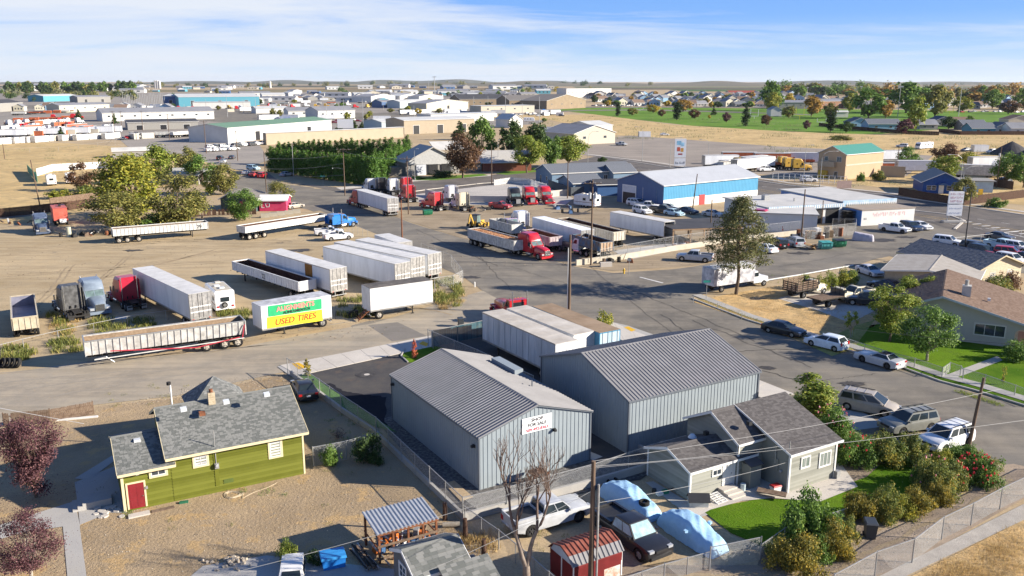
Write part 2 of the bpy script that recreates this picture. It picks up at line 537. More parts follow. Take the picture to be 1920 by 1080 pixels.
sheet('bare_yard',[(-300,800),(0,806),(180,762),(340,745),(540,700),(560,730),(700,800),(820,900),(870,1000),(920,1100),(600,1400),(-300,1400)],.010,gmat('bare_yard',[(.20,.148,.09),(.31,.23,.14),(.25,.188,.12)],(0.12,0.5),bscale=4,bump=.8,spots=(0.45,.555,(.40,.275,.14))))
sheet('dirt_alley',[(1060,1100),(1180,1060),(1430,1060),(1500,1010),(1600,940),(1780,880),(1900,870),(2050,900),(1920,935),(1700,1060),(1640,1120),(1500,1400),(900,1400)],.014,gmat('alley',[(.20,.155,.115),(.285,.225,.165),(.24,.19,.14)],(0.15,0.5),bscale=5,bump=.4,streak=(R(35),.05,.8,.7,.7)))
sheet('gravel_strip',[(1560,1160),(1640,1085),(1920,945),(1920,975),(1700,1080),(1640,1160)],.018,gmat('verge_gravel',[(.26,.24,.21),(.34,.31,.27),(.3,.27,.23)],(1,4),bscale=12,bump=.6))
sheet('dry_grass_corner',[(1700,1085),(1920,975),(2300,800),(2300,1400),(1650,1400)],.022,M_straw)
sheet('dead_grass',[(1300,566),(1345,556),(1460,535),(1560,560),(1650,600),(1640,612),(1520,650),(1430,612)],.020,M_straw)
sheet('lawn',[(1600,615),(1700,600),(1760,580),(1960,640),(2200,700),(2200,840),(1930,765),(1700,695),(1600,650)],.020,M_lawn)
sheet('verge',[(1520,650),(1600,612),(1640,600),(1600,655),(1560,668)],.024,gmat('weedy_grass',[(.20,.20,.06),(.28,.25,.09),(.16,.17,.05)],(.3,.9),bscale=8,bump=.7))
# ================ vehicles
M_tire=mat('tyre_rubber',(.022,.021,.02),rough=.85,var=.25,scale=8)
M_rim=mat('wheel_metal',(.45,.45,.44),rough=.35,metal=.8,var=.2,scale=10)
M_rimw=mat('wheel_dusty',(.42,.38,.32),rough=.7,var=.2,scale=10)
M_rimd=mat('wheel_dark',(.04,.04,.042),rough=.5,var=.2)
M_glass=mat('car_glass',(.02,.028,.032),rough=.08,var=.1,spec=.5)
M_glassg=mat('green_glass',(.12,.17,.165),rough=.08,var=.3,scale=2,spec=.8)
M_blk=mat('black_plastic',(.02,.02,.021),rough=.55,var=.2)
M_frame=mat('chassis_black',(.03,.028,.026),rough=.7,var=.35,scale=4)
M_chr=mat('chrome',(.62,.62,.62),rough=.22,metal=.9,var=.1)
M_lamp=mat('headlight_glass',(.34,.35,.36),rough=.12,var=.1)
M_tail=mat('tail_light',(.38,.015,.015),rough=.2,var=.1)
M_plate=mat('licence_plate',(.55,.57,.6),rough=.5,var=.1)
M_steel=mat('galvanised',(.36,.36,.35),rough=.5,metal=.5,var=.2,scale=6)
M_alu=mat('aluminium',(.42,.41,.39),rough=.42,metal=.75,var=.22,scale=1.2,stretch=(1,1,.4))
M_rust=mat('rust',(.12,.045,.025),rough=.9,var=.4,scale=3,col2=(.24,.10,.05))
M_rustd=mat('dark_rust',(.045,.022,.018),rough=.9,scale=2,col2=(.10,.05,.035))
WC={}
def wheel(parent,x,y,r,wd,rim,side,dual=False):
 """tyre with a rim as its child; side = +1/-1 the outer face"""
 k=('t',round(r,2),round(wd,2),side)
 if k not in WC:
  b=MB()
  n=18
  rg=[]
  for yy,rr in ((-wd/2,r*.62),(-wd/2,r*.9),(-wd*.38,r),(wd*.38,r),(wd/2,r*.9),(wd/2,r*.62),(wd*.30,r*.58),(-wd*.30,r*.58)):
   rg.append([(rr*math.cos(2*PI*i/n),yy,rr*math.sin(2*PI*i/n)) for i in range(n)])
  rg.append(rg[0])
  b.rings(rg,cap=False)
  WC[k]=b.mesh('tyre',M_tire,40)
  b=MB()
  o=side*wd*.44
  b.cyl((0,side*wd*.22,0),r*.60,wd*.1,'y',14)
  b.cyl((0,side*wd*.34,0),r*.22,wd*.3,'y',10,)
  for i in range(5):
   a=2*PI*i/5
   c,s_=math.cos(a),math.sin(a)
   b.bar((c*r*.15,side*wd*.40,s_*r*.15),(c*r*.57,side*wd*.34,s_*r*.57),r*.16,r*.10)
  WC[('r',)+k[1:]]=b.mesh('rim',None)
 t=bpy.data.objects.new('wheel',WC[k])
 COL.objects.link(t)
 t.parent=parent
 t.location=(x,y,r)
 me=WC[('r',)+k[1:]]
 kk=('r',)+k[1:]+(rim.name,)
 if kk not in WC:
  me2=me.copy()
  me2.materials.append(rim)
  WC[kk]=me2
 o=bpy.data.objects.new('rim',WC[kk])
 COL.objects.link(o)
 o.parent=t
 return t
def inset_quad(a,b,c,d,m0,m1,off,u0=0.,u1=1.,v0=0.,v1=1.):
 """sub-rectangle of a quad (a-b bottom, d-c top), pushed out along the normal"""
 a,b,c,d=map(Vector,(a,b,c,d))
 def P(u,v):
  return (a.lerp(b,u)).lerp(d.lerp(c,u),v)
 nrm=(b-a).cross(d-a).normalized()*off
 return [tuple(P(u,v)+nrm) for u,v in ((u0+m0,v0+m1),(u1-m0,v0+m1),(u1-m0,v1-m1),(u0+m0,v1-m1))]
CARS={'sedan':dict(L=4.75,W=1.82,r=.33,ax=(.95,3.75),top=[(.03,.32),(0,.62),(.08,.94),(.5,1.03),(1.0,1.0),(3.35,.97),(4.25,.82),(4.62,.68),(4.75,.5),(4.70,.28)],gh=(.62,1.25,2.55,3.45,.96,1.44,.84,.60),win=2),'coupe':dict(L=4.8,W=1.87,r=.35,ax=(1.0,3.75),top=[(.03,.34),(0,.65),(.06,.98),(.5,1.04),(1.2,.98),(3.1,.96),(4.3,.86),(4.7,.74),(4.8,.5),(4.74,.26)],gh=(.75,1.35,2.2,3.0,.96,1.38,.86,.60),win=1),'hatch':dict(L=4.40,W=1.77,r=.32,ax=(.75,3.45),top=[(.05,.30),(0,.55),(.05,.95),(.2,1.08),(1.0,1.02),(3.15,1.0),(3.9,.88),(4.28,.68),(4.40,.48),(4.34,.26)],gh=(.12,.55,2.3,3.35,1.0,1.54,.84,.60),win=2),'van':dict(L=5.0,W=1.95,r=.34,ax=(.95,3.95),top=[(.05,.30),(0,.6),(.03,1.0),(.1,1.12),(1.0,1.10),(3.8,1.05),(4.55,.90),(4.90,.66),(5.0,.45),(4.93,.25)],gh=(.10,.40,2.9,3.95,1.06,1.72,.92,.72),win=3),'suv':dict(L=4.8,W=1.90,r=.37,ax=(.95,3.75),top=[(.05,.40),(0,.65),(.02,1.08),(.1,1.15),(1.0,1.13),(3.45,1.10),(4.45,1.02),(4.72,.82),(4.80,.55),(4.73,.36)],gh=(.08,.30,2.75,3.5,1.11,1.76,.90,.70),win=3),'pickup':dict(L=5.7,W=1.98,r=.40,ax=(1.15,4.75),top=[(.05,.50),(0,.62),(.02,1.12),(.06,1.14),(2.05,1.14),(4.3,1.13),(5.35,1.08),(5.62,.95),(5.70,.60),(5.62,.40)],gh=(2.10,2.25,3.55,4.25,1.13,1.82,.92,.72),win=2,bed=(.12,2.02)),'pickup1':dict(L=5.3,W=1.96,r=.38,ax=(1.1,4.35),top=[(.05,.48),(0,.6),(.02,1.08),(.06,1.10),(2.4,1.10),(3.9,1.09),(4.95,1.03),(5.2,.9),(5.30,.58),(5.22,.38)],gh=(2.45,2.6,3.1,3.8,1.09,1.76,.90,.70),win=1,bed=(.12,2.35)),}
def car(kind,color,label,cat,p,name='parked_car',group=None,rim=None,glass=None,roof=None,rails=False,cap=None,plate=True,roofmat=None):
 """p = seg(): centre, heading, length"""
 K=CARS[kind]
 L,W,r=K['L'],K['W'],K['r']
 c,hd=p[0],p[1]
 t=thing(name,label,cat,(c[0],c[1],0),hd,group)
 rim=rim or M_rim
 glass=glass or M_glass
 h2=W/2
 prof=[(x-L/2,z) for x,z in K['top']]
 zb=min(z for x,z in K['top'])
 bot=[]
 ra=r*1.18
 for ax in sorted(K['ax'],reverse=True):
  cx=ax-L/2
  sa=math.asin(max(-1,min(1,(zb-.06+.0-r)/ra)))
  for i in range(9):
   a=sa+(PI-2*sa)*i/8
   bot.append((cx+ra*math.cos(a),r+ra*math.sin(a)))
 n=len(prof)
 rings=[]
 for s_,drop,e in ((-1,.20,.045),(-.965,.09,.02),(-.80,.03,.008),(0,0,0),(.80,.03,.008),(.965,.09,.02),(1,.20,.045)):
  ring=[]
  for i,(x,z) in enumerate(prof):
   f=max(0,z-.55)
   mid=1 if .12<(x+L/2)/L<.88 else 1.2
   ring.append((x*(1-e*mid),s_*h2,z-drop*f))
  for x,z in bot:
   ring.append((x,s_*h2,z))
  rings.append(ring)
 b=MB()
 b.rings(rings)
 xb0,xr0,xr1,xb1,z0,z1,wb,wr=K['gh']
 xb0,xr0,xr1,xb1=(q-L/2 for q in (xb0,xr0,xr1,xb1))
 z0-=.03
 lo=[(xb0,-wb,z0),(xb1,-wb,z0),(xb1,wb,z0),(xb0,wb,z0)]
 zs=z1-.05
 hi=[(xr0,-wr,zs),(xr1,-wr,zs),(xr1,wr,zs),(xr0,wr,zs)]
 b2=MB()
 b2.add(lo+hi,[(0,1,5,4),(1,2,6,5),(2,3,7,6),(3,0,4,7)])
 b.v.extend([])
 b.add(lo+hi,[(0,1,5,4),(1,2,6,5),(2,3,7,6),(3,0,4,7)])
 b.obj('body',color,t,smooth=38)
 rb=MB()
 rr=[]
 for k,(f,zz) in enumerate(((0,0),(.08,.035),(.3,.05),(.7,.05),(.93,.03),(1,0))):
  x=xr0+(xr1-xr0)*f
  q=1.0
  rr.append([(x,-wr*q,zs),(x,-wr*.9,zs+zz*.7),(x,-wr*.4,zs+zz),(x,wr*.4,zs+zz),(x,wr*.9,zs+zz*.7),(x,wr*q,zs)])
 rb.rings(rr,cap=True,closed=True)
 rb.obj('roof',roofmat or color,t,smooth=50)
 if rails:
  for s_ in (-1,1):
   MB().bar((xr0+.1,s_*(wr-.06),z1+.03),(xr1-.1,s_*(wr-.06),z1+.03),.05,.05).obj('roof_rail',M_blk,t)
  for k in range(3):
   x=xr0+.35+k*.7
   if x<xr1:
    MB().box(x,x+.05,-wr+.06,wr-.06,z1+.005,z1+.03).obj('roof_bar',M_blk if rails==2 else color,t)
 q=inset_quad(hi[1],hi[2],lo[2],lo[1],0,0,0)
 MB().poly(inset_quad(lo[1],lo[2],hi[2],hi[1],.05,.06,.012)).obj('windshield',glass,t)
 MB().poly(inset_quad(lo[3],lo[0],hi[0],hi[3],.07,.10,.012)).obj('rear_window',glass,t)
 nw=K['win']
 for sgn in (1,-1):
  A,Bq,Cq,D=(lo[0],lo[1],hi[1],hi[0]) if sgn>0 else (lo[2],lo[3],hi[3],hi[2])
  for i in range(nw):
   MB().poly(inset_quad(A,Bq,Cq,D,.02,.13,.012,.03+.94*i/nw,.03+.94*(i+1)/nw)).obj('side_window',glass,t)
 if K.get('bed'):
  x0,x1=(q-L/2 for q in K['bed'])
  zt=K['top'][3][1]
  zi=zt-.012
  bb=MB()
  hw=h2*.78
  bb.box(x0,x1,-hw,hw,zt+.0,zt+.012)
  if cap is None:
   bb.obj('truck_bed',M_blk,t)
   for s_ in (-1,1):
    MB().box(x0-.05,x1+.02,min(s_*hw,s_*h2*.95),max(s_*hw,s_*h2*.95),zt-.02,zt+.17).obj('bed_side',color,t)
   MB().box(x0-.10,x0-.02,-hw,hw,zt-.35,zt+.17).obj('tailgate',color,t)
   MB().box(x1+.0,x1+.05,-hw,hw,zt,zt+.17).obj('bed_bulkhead',color,t)
  else:
   cb=MB()
   cb.rings([[(x0-.05,-hw*1.1,zt),(x0-.05,hw*1.1,zt),(x0+.1,hw*.9,z1-.03),(x0+.1,-hw*.9,z1-.03)],[(x1+.05,-hw*1.1,zt),(x1+.05,hw*1.1,zt),(x1+.03,hw*.9,z1-.03),(x1+.03,-hw*.9,z1-.03)]])
   cb.obj('canopy',cap,t)
   MB().box(x0+.35,x1-.3,-hw*1.06,-hw*1.0,zt+.2,zt+.5).obj('canopy_window',M_glass,t)
   MB().box(x0+.35,x1-.3,hw*1.0,hw*1.06,zt+.2,zt+.5).obj('canopy_window',M_glass,t)
 zf=prof[-3][1]
 for s_ in (-1,1):
  y0,y1=sorted((s_*h2*.55,s_*h2*.90))
  MB().box(L/2-.30,L/2-.035,y0,y1,zf-.10,zf+.05).obj('headlight',M_lamp,t)
  y0,y1=sorted((s_*h2*.62,s_*h2*.93))
  MB().box(-L/2+.01,-L/2+.16,y0,y1,.72,.90 if kind in ('sedan','coupe') else 1.05).obj('tail_light',M_tail,t)
  MB().box(xb1-.35,xb1-.18,*sorted((s_*(h2-.02),s_*(h2+.17))),z0+.02,z0+.17).obj('mirror',color if kind!='pickup1' else M_blk,t)
  for ax in K['ax']:
   wheel(t,ax-L/2,s_*(h2-.13),r,.23,rim,s_)
 MB().box(L/2-.06,L/2+.015,-h2*.45,h2*.45,zf-.16,zf+.0).obj('grille',M_blk,t)
 MB().box(L/2-.10,L/2+.035,-h2*.82,h2*.82,zb+.02,zb+.2).obj('bumper',M_blk if kind.startswith('pick') else color,t)
 MB().box(-L/2-.03,-L/2+.1,-h2*.82,h2*.82,zb+.02,zb+.2).obj('bumper',M_chr if kind.startswith('pick') else color,t)
 MB().box(-L/2-.045,-L/2-.02,-.17,.17,.62,.76).obj('licence_plate',M_plate,t)
 MB().box(-L/2+.2,L/2-.2,-h2+.28,h2-.28,.22,.5).obj('underbody',M_blk,t)
 return t
def hood_ring(x,w,zb,zt,rnd_=.25):
 return [(x,-w,zb),(x,-w,zt-rnd_),(x,-w*.86,zt-rnd_*.35),(x,-w*.55,zt),(x,w*.55,zt),(x,w*.86,zt-rnd_*.35),(x,w,zt-rnd_),(x,w,zb)]
def tractor(color,label,p,sleeper='high',stacks=True,group=None,cat='truck',L=8.2,name='truck_tractor',hoodmat=None,rim=None,wreck=False,roofmat=None,label2=None,back=None,square=False):
 """local +x forward, origin at ground centre"""
 c,hd=p[0],p[1]
 t=thing(name,label,cat,(c[0],c[1],0),hd,group)
 x0=-L/2
 rim=rim or M_rim
 for s_ in (-1,1):
  MB().box(x0+.1,L/2-.6,min(s_*.38,s_*.50),max(s_*.38,s_*.50),.62,.90).obj('frame_rail',M_frame,t)
 MB().prism([(x0+.3,.98),(x0+1.5,1.12),(x0+2.0,1.12),(x0+2.0,.95),(x0+.3,.92)],'y',-.45,.45).obj('fifth_wheel',M_frame,t)
 MB().box(x0+.0,x0+.12,-1.1,1.1,.55,.72).obj('rear_bumper',M_frame,t)
 for k,ax in enumerate((x0+.85,x0+2.15)):
  MB().cyl((ax,0,.5),.11,2.0,'y',8).obj('axle',M_frame,t)
  for s_ in (-1,1):
   wheel(t,ax,s_*1.08,.51,.28,rim,s_)
   wheel(t,ax,s_*.76,.51,.26,rim,s_)
 for s_ in (-1,1):
  MB().box(x0+.02,x0+.06,*sorted((s_*.55,s_*1.2)),.25,.8).obj('mud_flap',M_blk if rnd.random()<.4 else M_steel,t)
 sx0=x0+2.55
 cx0=sx0+(1.75 if sleeper!='day' else 0.1)
 cx1=cx0+1.55
 hx=L/2
 W=1.2
 zc=2.72
 zh={'high':3.85,'flat':2.95,'day':2.9,'mid':3.5}[sleeper]
 if not wreck:
  hb=MB()
  hb.rings([hood_ring(cx1-.15,.92,.95,2.06),hood_ring((cx1+hx)/2,.84,.9,1.92),hood_ring(hx-.22,.70,.85,1.74),hood_ring(hx-.02,.62,.9,1.58)])
  hb.obj('hood',hoodmat or color,t,smooth=45)
  MB().box(hx-.02,hx+.06,-.52,.52,.72,1.52).obj('grille',M_chr,t)
  g=MB()
  for k in range(8):
   g.box(hx+.06,hx+.075,-.45,.45,.80+k*.085,.84+k*.085)
  g.obj('grille_bars',M_blk,t)
 else:
  MB().box(cx1-.1,hx-.3,-.42,.42,.9,1.65).obj('engine',M_frame,t)
  MB().box(hx-.35,hx-.2,-.5,.5,.7,1.7).obj('radiator',M_steel,t)
 fx=hx-1.05
 for s_ in (-1,1):
  f=MB()
  arc=[(fx+.70*math.cos(a),.50+.66*math.sin(a)) for a in [PI*i/8 for i in range(9)]]
  ring0=[(x,s_*.72,z) for x,z in arc]
  ring1=[(x,s_*1.16,z-.02) for x,z in arc]
  ring2=[(x,s_*1.20,max(.3,z-.10)) for x,z in arc]
  f.rings([ring0,ring1,ring2],cap=False,closed=False)
  if not wreck:
   f.box(fx+.62,hx-.02,*sorted((s_*.60,s_*1.16)),.78,1.12)
   f.box(fx-1.05,fx-.62,*sorted((s_*.80,s_*1.17)),.42,.95)
  f.obj('fender',hoodmat or color,t,smooth=40)
  if not wreck:
   MB().box(hx-.08,hx+.03,*sorted((s_*.68,s_*1.1)),.84,1.08).obj('headlight',M_lamp,t)
  wheel(t,fx,s_*1.0,.52,.30,rim,s_)
 MB().box(hx-.12,hx+.12,-1.2,1.2,.32,.68).obj('bumper',(hoodmat or color) if not square else M_chr,t)
 cb=MB()
 cb.rings([[(cx0,-W,.95),(cx0,W,.95),(cx0,W*.95,zc),(cx0,-W*.95,zc)],[(cx1-.45,-W,.95),(cx1-.45,W,.95),(cx1-.45,W*.93,zc),(cx1-.45,-W*.93,zc)][:2]+[(cx1-.62,W*.92,zc),(cx1-.62,-W*.92,zc)],[(cx1,-W*.94,.95),(cx1,W*.94,.95),(cx1,W*.92,1.98),(cx1,-W*.92,1.98)]])
 cb.obj('cab',color,t,smooth=30)
 lo=[(cx1,-W*.92,1.98),(cx1,W*.92,1.98)]
 hi=[(cx1-.62,W*.92,zc),(cx1-.62,-W*.92,zc)]
 for k in range(2):
  MB().poly(inset_quad(lo[0],lo[1],hi[0],hi[1],.015,.10,.012,.03+.47*k,.03+.47*(k+1))).obj('windshield',M_glassg,t)
 for s_ in (-1,1):
  y=s_*(W*.975)
  wd=MB().poly([(cx0+.35,s_*W*.985,1.88),(cx1-.32,s_*W*.985,1.88),(cx1-.74,s_*W*.958,2.52),(cx0+.35,s_*W*.958,2.52)])
  wd.obj('side_window',M_glass,t)
  MB().box(cx0+.25,cx1-.2,*sorted((s_*(W+.0),s_*(W+.012))),1.0,1.84).obj('door',color,t)
  MB().box(cx1-.35,cx1-.18,*sorted((s_*1.28,s_*1.42)),1.72,2.35).obj('mirror',M_chr,t)
  MB().bar((cx1-.3,s_*1.14,2.3),(cx1-.27,s_*1.33,2.3),.03).obj('mirror_arm',M_chr,t)
  MB().cyl((cx0+.45,s_*.95,.66),.31,1.25,'x',14).obj('fuel_tank',M_chr,t,smooth=40)
  MB().box(cx0-.25,cx1-.1,*sorted((s_*.98,s_*1.22)),.92,.98).obj('step',color if not square else M_chr,t)
 if sleeper!='day':
  sb=MB()
  a,b_=sx0,cx0+.02
  zt=zh if sleeper in ('high','mid') else 2.86
  sb.rings([[(a,-W,.95),(a,W,.95),(a,W,zt-.25),(a,W*.8,zt),(a,-W*.8,zt),(a,-W,zt-.25)],[(b_,-W,.95),(b_,W,.95),(b_,W,zt-.30),(b_,W*.8,zt-.02),(b_,-W*.8,zt-.02),(b_,-W,zt-.30)]])
  sb.obj('sleeper',back or color,t,smooth=30)
  if sleeper in ('high','mid'):
   fr=MB()
   rg=[]
   for f,zt2,ww in ((0,zt-.02,.80),(.25,zt-.09,.80),(.55,zt-.42,.78),(.85,zc+.28,.74),(1.0,zc+.02,.70)):
    x=b_+(cx1-.62-b_+.12)*f
    rg.append([(x,-W*.96,zc-.02),(x,-W*.96,max(zc,zt2-.35)),(x,-W*ww,zt2),(x,W*ww,zt2),(x,W*.96,max(zc,zt2-.35)),(x,W*.96,zc-.02)])
   fr.rings(rg)
   fr.obj('roof_fairing',roofmat or color,t,smooth=40)
   for s_ in (-1,1):
    MB().box(a+.5,a+.95,*sorted((s_*(W+.0),s_*(W+.012))),2.0,2.35).obj('sleeper_window',M_glass,t)
  for s_ in (-1,1):
   MB().box(a-.45,a,*sorted((s_*(W-.05),s_*W)),1.0,zt-.3).obj('side_extender',back or color,t)
  MB().box(a-.012,a-.002,-.35,.35,1.15,1.9).obj('access_panel',back or M_frame,t)
  for k in range(2):
   MB().cyl((a-.1,-.3+.6*k,1.3),.08,.3,'z',8).obj('air_coupling',M_frame,t)
 else:
  MB().box(cx0-.012,cx0+.0,-.7,.7,1.9,2.45).obj('rear_window',M_glass,t)
 if stacks:
  for s_ in (-1,1):
   xs=sx0-.18 if sleeper=='day' or not square else cx0-.05
   MB().cyl((sx0-.2 if not square else cx0-.1,s_*(.95 if not square else 1.3),2.2),.075,3.2 if sleeper!='high' else 3.6,'z',10).obj('exhaust_stack',M_chr,t,smooth=40)
 for k in range(5):
  MB().box(cx1-.72,cx1-.64,-.75+k*.37,-.67+k*.37,zc+(.02 if sleeper in ('day','flat') else .10),zc+(.09 if sleeper in ('day','flat') else .2)).obj('marker_light',mat('amber',(.6,.25,.03),rough=.3),t)
 return t
M_vanw=mat('trailer_white',(.60,.61,.62),rough=.4,col2=(.74,.75,.76),scale=.8,stretch=(1.2,1.2,.25))
M_vanb=mat('trailer_dirty',(.48,.48,.47),rough=.5,scale=.6,col2=(.66,.66,.65),bump=.02)
M_vroof=mat('trailer_roof',(.46,.45,.43),rough=.6,scale=.5,col2=(.60,.59,.57))
M_vroofd=mat('trailer_roof_dusty',(.36,.32,.27),rough=.8,scale=.4,col2=(.56,.52,.46))
M_broof=mat('container_roof_dust',(.22,.155,.10),rough=.9,scale=.35,col2=(.34,.25,.17))
M_vdoor=mat('trailer_door_metal',(.32,.31,.30),rough=.38,metal=.7,scale=2.5,col2=(.62,.60,.57))
def van_trailer(label,rear,front,side=1,L=None,side_m=None,roof_m=None,door_m=None,zt=4.1,zf=1.15,W=2.55,ribs=0,wheels=2,gear=True,cat='semi trailer',group='box trailers parked in the dirt lot',doors='bars',name='box_trailer',roof_ribs=0,plan=None,front_wheels=0,rim=None,open_rear=False):
 """rear, front: sighted ends of one roof edge; side=+1 when the box lies to the right of rear->front (camera's far side = -1)"""
 if plan:
  c,hd,Lm=plan
 else:
  a,b=G(*rear,zt),G(*front,zt)
  d=(b-a)
  Lm=d.length
  d.normalize()
  c=(a+b)/2+Vector((d.y,-d.x))*side*W/2
  hd=math.atan2(d.y,d.x)
 L=L or Lm
 t=thing(name,label,cat,(c[0],c[1],0),hd,group)
 side_m=side_m or M_vanw
 roof_m=roof_m or M_vroof
 x0,x1,w=-L/2,L/2,W/2
 if open_rear:
  b=MB()
  for q in ((-w,-w+.05),(w-.05,w)):
   b.box(x0,x1,q[0],q[1],zf,zt-.03)
  b.box(x1-.05,x1,-w,w,zf,zt-.03)
  b.obj('box_side',side_m,t)
 else:
  b=MB()
  b.box(x0+.03,x1,-w+.012,w-.012,zf,zt-.03)
  b.obj('box_side',side_m,t)
 rb=MB()
 rb.box(x0,x1+.005,-w,w,zt-.03,zt)
 nb=roof_ribs or int(L/1.2)
 for k in range(1,nb):
  xx=x0+L*k/nb
  rb.box(xx-.02,xx+.02,-w+.06,w-.06,zt+.001,zt+(.03 if roof_ribs else .008))
 rb.obj('roof',roof_m,t)
 MB().box(x0,x1+.01,-w-.01,w+.01,zt-.12,zt-.035).obj('top_rail',side_m if rnd.random()<.5 else M_alu,t)
 MB().box(x0,x1+.01,-w-.01,w+.01,zf-.12,zf+.06).obj('side_rail',M_alu,t)
 if ribs:
  rr=MB()
  for k in range(ribs+1):
   xx=x0+.08+(L-.16)*k/ribs
   for s_ in (-1,1):
    rr.box(xx-.02,xx+.02,*sorted((s_*w,s_*(w+.018))),zf+.06,zt-.12)
  rr.obj('side_ribs',side_m,t)
 dm=door_m or M_vdoor
 if not open_rear:
  for s_ in (-1,1):
   y0,y1=sorted((s_*.02,s_*(w-.09)))
   MB().box(x0-.02,x0+.03,y0,y1,zf+.05,zt-.14).obj('rear_door',dm,t)
   if doors=='bars':
    for yy in (.25,.9):
     MB().cyl((x0-.045,s_*yy,(zf+zt)/2),.018,zt-zf-.1,'z',6).obj('lock_rod',M_frame if yy==.25 else M_steel,t)
    for zz in (zf+.75,zf+1.35):
     MB().box(x0-.035,x0-.02,y0,y1,zz-.06,zz+.06).obj('door_band',mat('band_white',(.66,.66,.65),rough=.5),t)
 fr=MB()
 for s_ in (-1,1):
  fr.box(x0-.03,x0+.1,*sorted((s_*(w-.09),s_*w)),zf-.05,zt-.03)
 fr.box(x0-.03,x0+.1,-w,w,zt-.14,zt-.035)
 fr.box(x0-.03,x0+.1,-w,w,zf-.15,zf+.05)
 fr.obj('door_frame',M_alu if door_m is None else side_m,t)
 gd=MB()
 gd.box(x0+.0,x0+.08,-1.1,1.1,.45,.55)
 for s_ in (-.6,.6):
  gd.box(x0+.02,x0+.1,s_-.04,s_+.04,.5,zf-.1)
 gd.obj('underride_guard',M_steel,t)
 for s_ in (-1,1):
  MB().box(x0-.04,x0-.02,*sorted((s_*.85,s_*1.05)),zf-.12,zf-.04).obj('tail_light',M_tail,t)
 un=MB()
 for s_ in (-.45,.45):
  un.box(x0+.3,x1-.5,s_-.06,s_+.06,zf-.35,zf-.1)
 for k in range(int(L/1.0)):
  un.box(x0+.5+k,x0+.56+k,-w+.03,w-.03,zf-.14,zf-.1)
 un.obj('underframe',M_frame,t)
 for k in range(wheels):
  ax=x0+1.1+1.25*k
  MB().cyl((ax,0,.5),.07,2.1,'y',8).obj('axle',M_frame,t)
  for s_ in (-1,1):
   wheel(t,ax,s_*1.1,.50,.27,rim or M_rimw,s_)
   wheel(t,ax,s_*.8,.50,.25,rim or M_rimw,s_)
 for k in range(front_wheels):
  ax=x1-1.2-1.2*k
  for s_ in (-1,1):
   wheel(t,ax,s_*1.1,.50,.27,rim or M_rimw,s_)
 if gear:
  for s_ in (-1,1):
   MB().box(x1-2.7,x1-2.58,*sorted((s_*.85,s_*.97)),.05,zf-.1).obj('landing_leg',M_frame,t)
   MB().box(x1-2.8,x1-2.48,*sorted((s_*.78,s_*1.04)),.01,.06).obj('landing_foot',M_frame,t)
  MB().bar((x1-2.64,-.9,.7),(x1-2.64,.9,.7),.06).obj('gear_brace',M_frame,t)
 return t
M_hop=mat('hopper_white',(.46,.45,.42),rough=.6,scale=1.6,col2=(.66,.65,.61))
M_onion=mat('onions',(.42,.20,.09),rough=.7,island=.9,col2=(.62,.36,.20))
